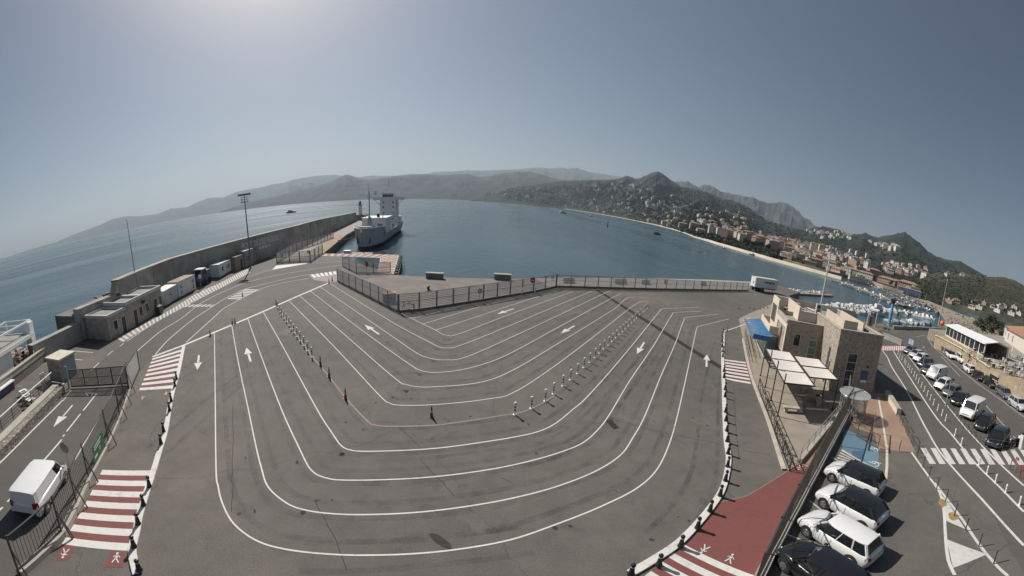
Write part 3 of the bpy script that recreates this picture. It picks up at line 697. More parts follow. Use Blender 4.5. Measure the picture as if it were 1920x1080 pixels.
# rocks and a concrete ledge on the sea side
rockm = mat_stone('armour_rock', [(.2, .18, .15), (.3, .27, .23), (.38, .34, .28), (.25, .22, .19)], 1.2, (.1, .09, .08), .5)
def rock_mesh(seed, flat=.75):
    bm = bmesh.new(); bmesh.ops.create_icosphere(bm, subdivisions=2, radius=1)
    for v in bm.verts:
        n_ = noise.noise(v.co*1.1+Vector((seed*7.1, seed*3.3, 0))); v.co *= 1+.45*n_; v.co.z *= flat
        v.co.x = round(v.co.x*3.2)/3.2*.5+v.co.x*.5
    me = bpy.data.meshes.new('boulder'); bm.to_mesh(me); bm.free(); me.materials.append(rockm); return me
ROCKS = [rock_mesh(i) for i in range(6)]
def rocks(n_, path, spread, z0, z1, s0, s1, label, group, seed):
    r_ = random.Random(seed)
    for k in range(n_):
        q = along(path, r_.random()); o = bpy.data.objects.new('boulder', ROCKS[k % 6]); COL.objects.link(o)
        s = r_.uniform(s0, s1); o.location = (q.x+r_.uniform(-spread, spread), q.y+r_.uniform(-spread, spread), r_.uniform(z0, z1)); o.scale = (s*r_.uniform(.8, 1.3), s, s*r_.uniform(.6, 1)); o.rotation_euler = (r_.uniform(-.3, .3), r_.uniform(-.3, .3), r_.uniform(0, 6))
        tag(o, label, 'boulder', group)
rocks(16, [Vector((-51.5, 11, 0)), Vector((-55, 18, 0))], .9, 2.6, 4.0, .4, .9, 'pale boulder heaped on the seaward side of the stepped wall', 'boulders behind the stepped wall', 1)
mb = MB(); wall_poly(mb, [(-50.6, 9.5, 2.9), (-56.5, 20, 2.9)], 4.5, -2); o = mb.build('sea_ledge', stain, fixn=True); structure(o)
# ------------------------------------------------------------------ stone hut by the road
def frame(A, B): return (A[0], A[1], A[2] if len(A) > 2 else 0), math.atan2(B[1]-A[1], B[0]-A[0])
hutstone = mat_stone('hut_stone', [(.32, .285, .24), (.43, .38, .32), (.52, .46, .39), (.38, .34, .28)], 2.4, (.36, .32, .27), .3, .04)
roofm = M('roof_felt', (.3, .3, .28), .95, .18, .7, fine=.25); trimw = M('pale_trim', (.55, .53, .49), .85, .12, 1)
glass = M('dark_glass', (.02, .025, .03), .08, .1, 1, spec=.6); darkwood = M('dark_door', (.06, .05, .045), .6, .2, 3)
(l0, yw) = frame((-43.5, 13.0), (-50.3, 25.6))      # x runs along the road, +y away from it (to the wall)
hut = thing('stone_hut', 'long flat-roofed stone hut with three pale-edged roof bays beside the jetty road', 'hut', l0, yw)
def parapet_block(mb, x0, y0, x1, y1, z, h=.32, t=.25, drop=.0):
    mb.box(x0, y0, z-h-drop, x1, y0+t, z); mb.box(x0, y1-t, z-h-drop, x1, y1, z); mb.box(x0, y0+t, z-h-drop, x0+t, y1-t, z); mb.box(x1-t, y0+t, z-h-drop, x1, y1-t, z)
mb = MB(); mb.box(0, 0, 0, 4.2, 4.6, 2.85); mb.box(4.2, -.05, 0, 14.2, 4.7, 3.3); mb.build('wall', hutstone, hut)
mb = MB(); parapet_block(mb, -.06, -.06, 4.2, 4.66, 3.2, .347); parapet_block(mb, 4.2, -.11, 8.4, 4.76, 3.75, .447); parapet_block(mb, 8.403, -.11, 14.26, 4.76, 3.75, .447); mb.build('roof_edge', trimw, hut)
mb = MB(); mb.box(.2, .2, 2.85, 3.95, 4.4, 2.93); mb.box(4.45, .15, 3.3, 8.15, 4.5, 3.4); mb.box(8.65, .15, 3.3, 14.0, 4.5, 3.4); mb.build('roof', roofm, hut)
for x0, w, z0, z1, nm in [(1.2, .8, 1.0, 2.1, 'window'), (3.0, .9, 0, 2.1, 'door'), (5.9, .9, 0, 2.15, 'door'), (7.4, .8, 1.0, 2.2, 'window'), (9.2, .8, 1.0, 2.2, 'window'), (11.6, .9, .6, 2.2, 'window'), (13.2, .8, 0, 2.2, 'door')]:
    mb = MB(); yy = -.02 if x0 < 4 else -.07; mb.box(x0, yy, z0, x0+w, yy+.06, z1); o = mb.build(nm, glass if nm == 'window' else darkwood, hut)
    mb = MB(); mb.box(x0-.1, yy-.03, z0, x0, yy+.03, z1+.12); mb.box(x0+w, yy-.03, z0, x0+w+.1, yy+.03, z1+.12); mb.box(x0, yy-.03, z1, x0+w, yy+.03, z1+.12); mb.build('frame', trimw, o)
mb = MB(); mb.box(-.14, .15, 0, -.02, .75, 1.5); mb.build('meter_cabinet', M('grey_cabinet', (.36, .37, .37), .6, .08, 2), hut)
mb = MB(); mb.box(8.3, -.4, 2.5, 8.9, -.12, 3.0); mb.build('wall_lamp', darkwood, hut)
# ------------------------------------------------------------------ site cabins along the wall
cabw = M('white_cabin_steel', (.7, .71, .69), .55, .1, .9, fine=.12); cabg = M('grey_cabin_steel', (.48, .5, .5), .6, .12, 1, fine=.12); rustroof = M('rusty_cabin_roof', (.36, .27, .22), .85, .25, .8, fine=.25)
def cabin(name, label, A, B, depth, z, wallm, roofmat, wins, grp=None, ribs=True):
    loc, yw = frame(A, B); L_ = math.hypot(B[0]-A[0], B[1]-A[1]); t = thing(name, label, 'cabin', loc, yw, grp)
    mb = MB(); mb.box(0, 0, .18, L_, depth, z)
    if ribs:
        for k in range(1, int(L_/.42)): mb.box(k*.42-.05, -.03, .25, k*.42+.05, 0, z-.1)
    mb.build('shell', wallm, t); mb = MB(); mb.box(-.08, -.1, z, L_+.08, depth+.08, z+.1); mb.build('roof', roofmat, t)
    for xs0 in (.05, L_-.35): mb = MB(); mb.box(xs0, .1, 0, xs0+.3, depth-.1, .18); mb.build('skid', darkwood, t)
    for x0, w, z0, z1, nm in wins:
        mb = MB(); mb.box(x0, -.06, z0, x0+w, -.005, z1); mb.build(nm, glass if nm == 'window' else cabg, t)
    return t, L_
t, L_ = cabin('site_cabin', 'small grey site cabin at the far end of the stone hut', (-51.0, 26.4), (-53.5, 30.7), 2.4, 2.45, cabg, cabw, [(.5, .9, .2, 2.15, 'door'), (2.2, .25, 1.4, 1.8, 'window')])
t, L_ = cabin('site_cabin', 'white steel container cabin marked with N and 0 beside the jetty road', (-53.55, 30.9), (-55.9, 36.6), 2.5, 2.7, cabw, rustroof, [])
ink = M('black_lettering', (.03, .03, .03), .7, .1, 1)
for x0 in (1.0, L_-.9):
    for ch, z in (('0', .55), ('N', 1.45)):
        o = text(ch, 'stencil_mark', 1.05, ink, t, .004); face_text(o, (x0, -.045, z), (1, 0, 0), (0, -1, 0))
t, L_ = cabin('site_cabin', 'white portable office with three dark windows below the lamp mast', (-59.3, 45.8), (-62.3, 52.0), 2.6, 2.65, cabw, M('grey_sheet_roof', (.4, .41, .41), .6, .12, 1), [(1.6, .6, 1.1, 2.0, 'window'), (4.2, .45, 1.2, 1.95, 'window'), (5.2, .45, 1.2, 1.95, 'window'), (.5, .75, .2, 2.1, 'door')])
# brown masonry store behind the lamp mast
loc, yw = frame((-61.4, 52.8), (-64.1, 61.6)); t = thing('masonry_store', 'plain tan masonry store with a white flat roof under the wall lettering', 'store', loc, yw)
tanr = M('tan_render', (.37, .32, .265), .9, .15, .8, fine=.2)
mb = MB(); mb.box(0, 0, 0, 4.2, 3.0, 2.9); mb.box(4.2, -.3, 0, 9.0, 3.2, 3.5); mb.build('wall', tanr, t)
mb = MB(); mb.box(4.1, -.4, 3.5, 9.1, 3.3, 3.66); mb.build('roof', M('white_roof', (.62, .61, .58), .8, .08, 1), t); mb = MB(); mb.box(-.1, -.1, 2.9, 4.097, 3.1, 3.03); mb.build('low_roof', rustroof, t)
mb = MB(); mb.box(2.4, -.03, 0, 3.2, .02, 2.1); mb.build('door', darkwood, t); mb = MB(); mb.box(5.6, -.33, 1.2, 6.5, -.28, 2.2); mb.build('window', glass, t)
# little gate house by the sliding gate
loc, yw = frame((-36.6, 3.0), (-34.4, 4.35)); t = thing('gate_kiosk', 'small stone gate kiosk with a pale slab roof beside the sliding gate', 'kiosk', loc, yw)
mb = MB(); mb.box(0, 0, 0, 2.3, 2.3, 2.15); mb.build('wall', hutstone, t); mb = MB(); mb.box(-.12, -.12, 2.15, 2.42, 2.42, 2.36); mb.build('roof', M('pale_slab', (.6, .56, .46), .9, .15, 1.2, fine=.2), t)  # slab roof in a pale colour of its own, mottled by noise
mb = MB(); mb.box(2.3, .3, .1, 2.36, 2.0, 2.0); mb.build('door', M('blue_grey_panel', (.3, .35, .38), .5, .1, 1), t)
# ------------------------------------------------------------------ terminal building
ts = mat_stone('terminal_stone', [(.25, .205, .17), (.35, .3, .245), (.43, .365, .3), (.3, .255, .21), (.5, .435, .365)], 4.3, (.36, .31, .26), .7, .07)
cream = M('cream_render', (.62, .53, .44), .9, .08, .6, fine=.12); frm = M('pale_frame', (.5, .47, .42), .6, .08, 2); green = M('green_glass', (.1, .15, .14), .1, .15, 1)
AX = (31.0, 26.2); BX = (36.8, 22.5); loc, yw = frame(AX, BX)
loc_t, yw_t = loc, yw
tb = thing('terminal_building', 'two-block stone ferry terminal with cream parapets and a flat roof crowded with ducts', 'terminal', loc, yw)
mb = MB(); mb.box(.002, .003, 0, 4.88, 9.3, 5.2); mb.box(4.9, -5.1, 0, 10.9, 9.3, 6.1); mb.box(.002, .003, 5.2, 4.88, .2, 5.62); mb.box(4.9, -5.1, 6.1, 10.9, -4.88, 6.6); mb.box(4.9, -4.88, 6.1, 5.12, 3, 6.6); mb.box(10.68, -4.88, 6.1, 10.9, 9.3, 6.6); mb.build('stone_wall', ts, tb)
mb = MB(); mb.box(-.1, 5.6, 0, 0, 9.4, 6.9); mb.box(-.1, 9.3, 0, 14, 9.4, 6.9); mb.box(-.1, -.08, 0, 0, .35, 5.2); mb.box(-.1, 4.6, 0, 0, 5.6, 5.2); mb.box(-.1, .35, 4.7, 0, 4.6, 5.2)
mb.build('cream_wall', cream, tb)
mb = MB(); mb.box(-.05, -.06, 5.62, 4.88, .26, 5.75); mb.box(-.1, .2, 5.2, .2, 5.6, 5.75); mb.box(.2, 5.45, 5.2, 2.2, 5.6, 5.75); mb.build('parapet', M('warm_coping', (.4, .34, .28), .9, .15, 1, fine=.2), tb)
mb = MB(); mb.box(2.2, 3.0, 5.2, 2.45, 9.3, 6.9); mb.box(2.45, 3.0, 5.2, 4.9, 3.25, 6.5); mb.box(0, 9.05, 5.2, 2.2, 9.3, 6.9); mb.box(0, 5.6, 5.75, .15, 9.05, 6.897); mb.build('roof_screen', cream, tb)
mb = MB(); mb.box(4.83, -5.17, 6.6, 10.97, -4.82, 6.74); mb.box(4.83, -4.82, 6.6, 5.18, 3.05, 6.74); mb.box(10.62, -4.82, 6.6, 10.97, 9.35, 6.74); mb.build('coping', ccap, tb)
mb = MB(); mb.box(6.6, -2.2, 6.1, 6.8, 4, 7.2); mb.box(6.8, -2.2, 6.1, 8.6, -2, 7.2); mb.box(9.8, -1.5, 6.1, 10.0, 6.0, 7.1); mb.build('roof_screen', M('pale_render_screen', (.55, .46, .37), .9, .1, .8, fine=.15), tb)
mb = MB(); mb.box(.2, .2, 5.2, 4.87, 5.45, 5.26); mb.box(.15, 5.6, 5.2, 2.2, 9.05, 5.3); mb.box(2.45, 3.25, 5.2, 4.88, 9.28, 5.32); mb.box(5.1, -4.9, 6.1, 10.7, 9.0, 6.16); mb.build('roof', M('green_grey_roof', (.27, .27, .24), .95, .15, .8, fine=.2), tb)
def winbox(parent, x0, x1, z0, z1, y, mat=glass, n_=1, fr=frm, nm='window'):
    mb = MB(); mb.box(x0, y-.02, z0, x1, y+.04, z1); o = mb.build(nm, mat, parent); mb = MB(); t_ = .07
    mb.box(x0-t_, y-.07, z0-t_, x0, y+.02, z1+t_); mb.box(x1, y-.07, z0-t_, x1+t_, y+.02, z1+t_); mb.box(x0, y-.07, z0-t_, x1, y+.02, z0); mb.box(x0, y-.07, z1, x1, y+.02, z1+t_)
    for k in range(1, n_): mb.box(x0, y-.06, z0+(z1-z0)*k/n_-.03, x1, y+.02, z0+(z1-z0)*k/n_+.03)
    mb.build('frame', fr, o); return o
winbox(tb, 1.15, 1.95, 3.0, 4.3, -.01); winbox(tb, 3.3, 4.3, .6, 3.9, -.01, green, 4)
winbox(tb, 6.5, 7.7, .6, 4.3, -5.11, glass, 4); mb = MB(); mb.box(9.3, -5.13, 2.9, 9.7, -5.08, 3.2); mb.build('vent', darkwood, tb)
mb = MB(); mb.box(4.86, -3.4, .3, 4.897, -2.9, 4.2); mb.build('slit_window', darkwood, tb)
mb = MB(); mb.box(8.7, -5.16, 1.2, 9.7, -5.105, 2.6); o = mb.build('sign_panel', M('navy_sign', (.06, .07, .2), .5, .05, 1), tb)
mb = MB(); mb.box(8.75, -5.175, 1.25, 9.65, -5.165, 1.55); mb.build('white_band', lett, o)
# glass doors and windows on the sunny side (local -x face)
def side_panel(parent, nm, y0, y1, z0, z1, mat, x=-.11, t=.04):
    mb = MB(); mb.box(x-t, y0, z0, x, y1, z1); return mb.build(nm, mat, parent)
side_panel(tb, 'tall_window', 1.9, 2.7, .5, 4.4, darkwood, 0.0, .03)
o = side_panel(tb, 'upper_window', 6.3, 8.6, 3.9, 6.0, glass)
mb = MB()
for k in range(5): mb.box(-.2, 6.3+k*.55, 3.9, -.13, 6.36+k*.55, 6.0)
mb.build('mullion', frm, o)
mb = MB(); mb.box(-1.4, 2.9, .12, -.11, 9.2, 2.9); o = mb.build('entrance_glazing', green, tb)
mb = MB()
for k in range(8): mb.box(-1.46, 2.9+k*.89, .12, -1.38, 2.97+k*.89, 2.9)
mb.box(-1.46, 2.85, 2.9, -.11, 9.25, 2.95); mb.box(-1.46, 2.85, .02, -.11, 9.25, .12)
mb.build('mullion', frm, o)
mb = MB(); mb.box(-1.3, 3.2, 3.0, -.1, 3.35, 4.0); mb.box(-1.3, 9.2, 3.0, -.1, 9.35, 4.0); mb.box(-1.4, 3.2, 3.0, -1.3, 9.35, 4.05); mb.box(-1.3, 3.35, 2.955, -.1, 9.2, 3.05); mb.build('balcony', cream, tb)
awn = M('blue_awning', (.045, .15, .3), .6, .12, 2)
mb = MB()
for k in range(9):
    y0 = 1.3+k*.95; mb.add([(-1.45, y0, 3.25), (-3.9, y0+.1, 2.85), (-3.9, y0+.45, 2.9), (-1.45, y0+.5, 3.35)], [(0, 1, 2, 3)]); mb.bar((-3.9, y0+.3, 2.86), (-1.45, y0+.95, 3.25), .09)
mb.bar((-1.46, 1.1, 3.25), (-1.46, 9.9, 3.25), .14); mb.bar((-3.9, 1.0, 2.85), (-3.9, 9.9, 2.85), .12)
mb.box(-3.9, .75, 2.75, -1.45, 1.1, 3.3)
mb.build('awning', awn, tb)
# rooftop machines: each a thing standing on the roof
acw = M('ac_casing', (.55, .54, .5), .5, .1, 2); fan = M('fan_grille', (.05, .05, .055), .6, .1, 3)
def ac_unit(label, lx, ly, lz, yaw2=0, s=1.0, twin=False):
    c, sn = math.cos(yw), math.sin(yw); q = (loc[0]+lx*c-ly*sn, loc[1]+lx*sn+ly*c, lz)
    t = thing('air_conditioner', label, 'air conditioner', q, yw+yaw2, 'cooling units on the terminal roof', s)
    h_ = 1.35 if twin else .75
    mb = MB(); mb.box(-.45, -.18, .08, .45, .18, h_); mb.build('casing', acw, t, bevel=.02)
    for k in range(2 if twin else 1):
        mb = MB(); mb.lathe([(.26, 0), (.26, .03), (.08, .04), (0, .04)], 14); mb.v = [(x-.08, -.18-z, y+.4+k*.58) for x, y, z in mb.v]; mb.build('fan', fan, t)
    for xs0 in (-.4, .32): mb = MB(); mb.box(xs0, -.2, 0, xs0+.08, .2, .08); mb.build('foot_rail', darkwood, t)
ac_unit('single cooling unit alone inside the left roof screen of the terminal', 1.1, 6.2, 5.3, .2)
for k, (x, y, z, yy, tw, lb) in enumerate([(3.0, 6.4, 5.32, .1, False, 'lowest front cooling unit in the roof cluster'), (4.0, 6.2, 5.32, -.2, False, 'right front cooling unit in the roof cluster'), (3.3, 7.6, 5.32, .4, True, 'tall twin-fan cooling unit at the back of the roof cluster'), (5.6, 4.6, 6.16, 0, True, 'tall twin-fan cooling unit on the higher terminal roof'), (4.3, 7.9, 5.32, 1.2, False, 'cooling unit turned sideways at the back of the cluster'), (2.9, 5.0, 5.32, 1.4, False, 'cooling unit turned sideways nearest the cream screen')]): ac_unit(lb, x, y, z, yy, 1, tw)
def tbw(lx, ly, lz=0):
    c, sn = math.cos(yw_t), math.sin(yw_t); return Vector((loc_t[0]+lx*c-ly*sn, loc_t[1]+lx*sn+ly*c, lz))
loc_t, yw_t = loc, yw
# pipes on the roof
t = thing('roof_pipework', 'bent metal duct and pipes between the rooftop cooling units', 'pipework', tbw(3.4, 7, 5.32), yw_t)
mb = MB(); mb.tube([(-1, -.6, .2), (.4, -.5, .25), (.8, .4, .3), (1.6, .6, 1.0), (2.2, -1, 1.0)], .09); mb.tube([(-.6, .9, .1), (1.1, 1.2, .15), (1.4, 1.2, .9)], .07); mb.build('duct', acw, t, smooth=True)
for x in (-.9, .3, 1.2): mb = MB(); mb.box(x-.15, -.75, 0, x+.15, -.3, .12); mb.build('support_block', cabg, t)
# ------------------------------------------------------------------ shade canopies in front of the terminal
canv = M('pale_canvas', (.62, .57, .52), .9, .05, .8); postm = M('brown_steel_post', (.05, .04, .035), .6, .15, 2)
CN_ = tbw(0, 0)
nC = 0
names2 = ['at the building end of the outer row', 'in the middle of the outer row', 'at the car park end of the outer row', 'at the building end of the inner row', 'at the car park end of the inner row']
CAN = [(-3.0, -6.0, 3.0, 3.0), (-3.0, -9.0, 3.0, 3.0), (-3.0, -12.0, 3.0, 3.0), (0.15, -6.9, 3.2, 2.9), (.15, -9.9, 3.2, 2.9)]
for nC, (x0, y0, w, d_) in enumerate(CAN):
    t = thing('shade_canopy', 'square cream shade sail on dark posts, '+names2[nC], 'canopy', tbw(x0, y0), yw_t, 'shade canopies beside the terminal')
    rows = []
    for i in range(7):
        r_ = []
        for j in range(7):
            u, v = i/6, j/6; sag = -.16*math.sin(math.pi*u)*math.sin(math.pi*v); r_.append((.1+u*(w-.2), .1+v*(d_-.2), 2.95+sag+.03*(i+j)/12))
        rows.append(r_)
    mb = MB(); mb.grid(rows); mb.grid([[(x, y, z-.02) for x, y, z in r_] for r_ in rows]); mb.build('sail', canv, t, smooth=True)
    mb = MB(); mb.bar((0, 0, 2.95), (w, 0, 2.97), .1); mb.bar((0, 0, 2.95), (0, d_, 2.97), .1); mb.bar((w, .05, 2.95), (w, d_, 2.97), .08); mb.build('rail', postm, t)
    for px_, py_ in ([(0, 0), (0, d_)] if nC < 3 else [(w, 0), (w, d_)]):
        mb = MB(); mb.bar((px_, py_, 0), (px_, py_, 3.75), .09); mb.bar((px_-.12, py_, .02), (px_+.12, py_, .02), .24, .03); mb.build('post', postm, t)
# benches below the shade
bst = M('stone_bench', (.42, .38, .33), .9, .12, 1.5, fine=.2)
for k, (x0, y0, yy, lb) in enumerate([(-2.3, -11.2, 0, 'stone bench in the sun at the car park end of the canopies'), (-.2, -10.6, 1.35, 'stone bench half in shade under the canopy edge'), (.9, -8.2, .05, 'stone bench in full shade under the inner canopies'), (2.2, -9.6, 1.3, 'stone bench beside the turnstile under the canopies'), (1.6, -6.6, 1.3, 'stone bench close to the terminal wall')]):
    t = thing('bench', lb, 'bench', tbw(x0, y0), yw_t+yy, 'stone benches under the canopies')
    mb = MB(); mb.box(0, 0, .38, 2.0, .55, .5); mb.build('seat', bst, t, bevel=.03)
    for x in (.2, 1.5): mb = MB(); mb.box(x, .08, 0, x+.3, .47, .38); mb.build('leg', bst, t)
# ------------------------------------------------------------------ stone terrace, restaurant and house across the road
rst = mat_stone('terrace_stone', [(.3, .24, .17), (.42, .33, .23), (.36, .28, .2), (.48, .4, .29)], 1.7, (.3, .25, .18), .5, .06)
TW = [(84.6, 21.6), (83.6, 19.9), (75.6, 12.3), (62.7, 4.35), (53, -2.9), (40, -13)]
t = thing('terrace_wall', 'long tan stone retaining wall below the restaurant terrace', 'wall', (75, 12, 0))
mb = MB(); mb.prism([(x-75, y-12) for x, y in TW+[(44, -18), (56, -8), (65, -1), (78, 7), (88, 15.5), (90, 20)]], 0, 2.8); mb.build('stonework', rst, t, fixn=True)
mb = MB(); pts = [Vector((x-75, y-12, 2.8)) for x, y in TW[:4]]
for a, b in zip(pts, pts[1:]): mb.bar(a+Vector((0, 0, .09)), b+Vector((0, 0, .09)), .45, .17)
mb.build('coping', M('cream_coping', (.6, .53, .4), .9, .1, 1, fine=.15), t)
area('terrace_ground', None, conc, 2.75, [(90, 20), (88, 15.5), (78, 7), (65, -1), (56, -8), (44, -18), (60, -50), (140, -40), (165, 0), (128, 14), (96, 27)])
mb = MB(); mb.prism([(90, 20), (88, 15.5), (78, 7), (65, -1), (56, -8), (44, -18), (60, -50), (140, -40), (165, 0), (128, 14), (96, 27)], 0, 2.74); structure(mb.build('terrace_bank', earth, fixn=True))
q = P(1868, 702, 1.6)
t = thing('wall_opening', 'balustraded opening high in the terrace wall', 'balustrade', (61.0, 3.15, 1.5), math.atan2(4.35+2.9, 62.7-53))
mb = MB(); mb.box(-1.6, -.02, -.12, 1.6, .2, 0); mb.build('sill', ccap, t)
mb = MB()
for k in range(9): mb.box(-1.4+k*.33, -.04, 0, -1.24+k*.33, .1, .6)
mb.build('baluster', darkwood, t); mb = MB(); mb.box(-1.6, -.06, .6, 1.6, .2, .72); mb.build('rail', ccap, t)
wf = M('white_frame_paint', (.72, .72, .7), .5, .05, 1); whr = M('white_sheet_roof', (.66, .66, .65), .6, .06, 1)
loc, yw = frame((90.6, 20.4), (73.8, 7.2)); pv_ = thing('restaurant_pavilion', 'glazed white restaurant pavilion with a shallow white roof on the terrace', 'pavilion', (loc[0], loc[1], 2.8), yw)
Lp = math.hypot(90.6-73.8, 20.4-7.2); n_ = 9
mb = MB(); mb.box(.1, 0, 0, Lp-.1, .25, .35); mb.build('base_wall', M('cream_base', (.55, .47, .36), .9, .1, 1), pv_)
mb = MB(); mb.box(0, 6.6, 0, Lp, 6.8, 2.5); mb.build('back_wall', tanr, pv_)
for k in range(n_+1): mb = MB(); x = k*Lp/n_; mb.box(x-.09, -.03, 0, x+.09, .2, 2.5); mb.build('post', wf, pv_)
for k in range(n_): mb = MB(); mb.box(k*Lp/n_+.12, .06, .4, (k+1)*Lp/n_-.12, .1, 2.35); mb.build('window', glass, pv_)
mb = MB(); mb.box(Lp-.12, 6.4, 0, Lp+.06, 6.6, 2.5); mb.build('post', wf, pv_)
mb = MB(); h0, h1 = 2.5, 3.3
mb.add([(-.4, -.5, h0), (Lp+.4, -.5, h0), (Lp+.4, 3.3, h1), (-.4, 3.3, h1), (Lp+.4, 7.1, h0), (-.4, 7.1, h0), (-.4, -.5, h0+.14), (Lp+.4, -.5, h0+.14), (Lp+.4, 3.3, h1+.14), (-.4, 3.3, h1+.14), (Lp+.4, 7.1, h0+.14), (-.4, 7.1, h0+.14)],
       [(0, 1, 2, 3), (3, 2, 4, 5), (6, 9, 8, 7), (9, 11, 10, 8), (0, 6, 7, 1), (5, 4, 10, 11), (1, 7, 8, 2), (2, 8, 10, 4), (0, 3, 9, 6), (3, 5, 11, 9)]); mb.build('roof', whr, pv_, fixn=True)
# house with the tiled roof at the frame edge
tile = M('orange_roof_tile', (.36, .2, .125), .85, .28, 3.5, fine=.35, bmp=.4); tiler = M('red_roof_tile', (.29, .17, .13), .85, .22, .3)
cr2 = M('white_house_render', (.6, .55, .47), .9, .07, .6, fine=.1)
A_ = P(1881, 631, 2.8); B_ = P(1917, 655, 2.8); loc, yw = frame(A_, B_); hs = thing('house', 'cream house with an orange tiled roof at the right edge behind the terrace', 'house', (loc[0], loc[1], 2.8), yw); Lh = (B_-A_).length
sh = winbox
mb = MB(); mb.box(0, 0, -3, Lh*.46, 9, 4.0); mb.box(Lh*.46, -2.6, -3, Lh*2, 9, 4.0); mb.build('wall', cr2, hs)
mb = MB(); mb.add([(-.5, -.5, 4.0), (Lh*.46, -.5, 4.0), (Lh*.46, -3.1, 4.0), (Lh*2.1, -3.1, 4.0), (Lh*2.1, 9.5, 4.0), (-.5, 9.5, 4.0), (Lh*.5, 4.2, 6.3), (Lh*1.8, 4.2, 6.5)], [(0, 1, 6), (1, 2, 7, 6), (2, 3, 7), (3, 4, 7), (4, 5, 6, 7), (5, 0, 6), (0, 5, 4, 3, 2, 1)]); mb.build('roof', tile, hs, fixn=True)
for x0, y_ in ((Lh*.1, -.01), (Lh*.27, -.01), (Lh*.6, -2.61), (Lh*.82, -2.61)): winbox(hs, x0, x0+1.2, .9, 3.0, y_, glass, 1, wf)
# graffiti kiosk and bins at the wall foot
A_ = P(1754, 652); B_ = P(1762, 662); loc, yw = frame(A_, (A_[0]-3.3, A_[1]-3.3)); t = thing('utility_kiosk', 'pale utility kiosk covered in graffiti at the foot of the stone wall', 'kiosk', loc, yw)
mb = MB(); mb.box(0, 0, 0, 4.4, 2.6, 2.3); mb.build('wall', M('graffiti_render', (.42, .37, .3), .9, .3, 2.2, fine=.3), t); mb = MB(); mb.box(-.15, -.15, 2.3, 4.55, 2.75, 2.45); mb.build('roof', M('mossy_roof', (.17, .17, .1), .95, .3, 1.5), t)
gr = M('graffiti_ink', (.12, .06, .12), .7, .3, 4)
mb = MB()
for k in range(5): mb.tube([(.4+k*.7+.25*math.cos(a_*1.3+k), -.02, 1.0+.35*math.sin(a_*2+k)) for a_ in np.linspace(0, 4, 14)], .03, 5)
mb.build('graffiti', gr, t)
binm = M('green_bin_plastic', (.04, .08, .06), .5, .15, 2)
def wheelie_bin(label, q, yaw, group):
    t = thing('waste_bin', label, 'bin', q, yaw, group); mb = MB(); mb.add([(-.5, -.35, .15), (.5, -.35, .15), (.5, .35, .15), (-.5, .35, .15), (-.6, -.45, 1.05), (.6, -.45, 1.05), (.6, .45, 1.05), (-.6, .45, 1.05)], [(0, 3, 2, 1), (4, 5, 6, 7), (0, 1, 5, 4), (1, 2, 6, 5), (2, 3, 7, 6), (3, 0, 4, 7)]); mb.build('body', binm, t, bevel=.03)
    mb = MB(); mb.add([(-.63, -.48, 1.05), (.63, -.48, 1.05), (.63, .48, 1.05), (-.63, .48, 1.05), (-.55, -.4, 1.18), (.55, -.4, 1.18), (.55, .4, 1.25), (-.55, .4, 1.25)], [(0, 3, 2, 1), (4, 5, 6, 7), (0, 1, 5, 4), (1, 2, 6, 5), (2, 3, 7, 6), (3, 0, 4, 7)]); mb.build('lid', darkwood, t)
    for x in (-.42, .42): mb = MB(); mb.tube([(x, -.3, .09), (x+.06, -.3, .09)], .09, 8); mb.build('wheel', ink, t)
wheelie_bin('green wheeled bin against the graffiti kiosk', P(1768, 660), .8, 'bins by the kiosk'); wheelie_bin('green wheeled bin next to the white convertible', P(1774, 664), .8, 'bins by the kiosk')
wheelie_bin('green waste bin on the hatched pavement by the stone hut', P(296, 588)+Vector((.4, .2, 0)), 2, None)
# ------------------------------------------------------------------ bollards, posts and cones
blk = M('black_cast_iron', (.018, .018, .02), .45, .15, 4); wht = M('white_enamel', (.68, .68, .66), .5, .06, 3); gry = M('grey_galvanised', (.3, .31, .31), .45, .12, 3, metal=.3)
conem = M('orange_red_cone', (.2, .045, .035), .55, .15, 4)
def proto_black():
    t = thing('bollard', 'x x x x', 'bollard'); MB().lathe([(.15, 0), (.15, .05), (.125, .08), (.1, .3), (.075, .52), (.07, .53)], 12).build('shaft', blk, t, smooth=True)
    MB().lathe([(.085, .52), (.085, .555)], 12).build('ring', wht, t); MB().lathe([(.06, .555), (.1, .6), (.105, .66), (.07, .72), (0, .735)], 12).build('cap', blk, t, smooth=True); return t
def place_row(proto, px, label, group, z=0, rot=None, scale=None):
    k = len(px)
    for i, q in enumerate(px): dup(proto, P(q[0], q[1], z), rot or 0, label(i, k), group, scale)
pb = proto_black()
LB = [(261,1069),(251,1025),(259,982),(269,947),(280,912),(302,832),(307,809),(318,770),(321,752),(328,724),(331,711)]
lb_n = ['beside the small red walker squares', 'at the near corner of the left zebra', 'second along the left zebra', 'third along the left zebra', 'at the far end of the left zebra', 'opposite the green fence panel', 'just beyond the one opposite the green panel', 'just short of the far left zebra, nearer one', 'just short of the far left zebra, farther one', 'at the far left zebra corner', 'in the middle of the far left zebra']
place_row(pb, LB, lambda i, k: 'black bollard on the left white kerb, '+lb_n[i], 'black bollards on the left kerb', .1)
RB = [(1183,1077),(1235,1059),(1276,1024),(1307.6,990),(1331,958),(1350,929),(1360,901),(1364,874.5),(1365,850.5),(1363,827.5),(1362.5,808),(1360.5,789),(1360,773),(1359,744),(1359,731),(1357,708),(1357,697),(1355,669),(1355,660),(1354,651),(1354,641),(1354,633),(1355,626)]
place_row(pb, RB, lambda i, k: 'black cast bollard on the right white kerb, '+ORD[i]+' of its row', 'black bollards on the right kerb', .1)
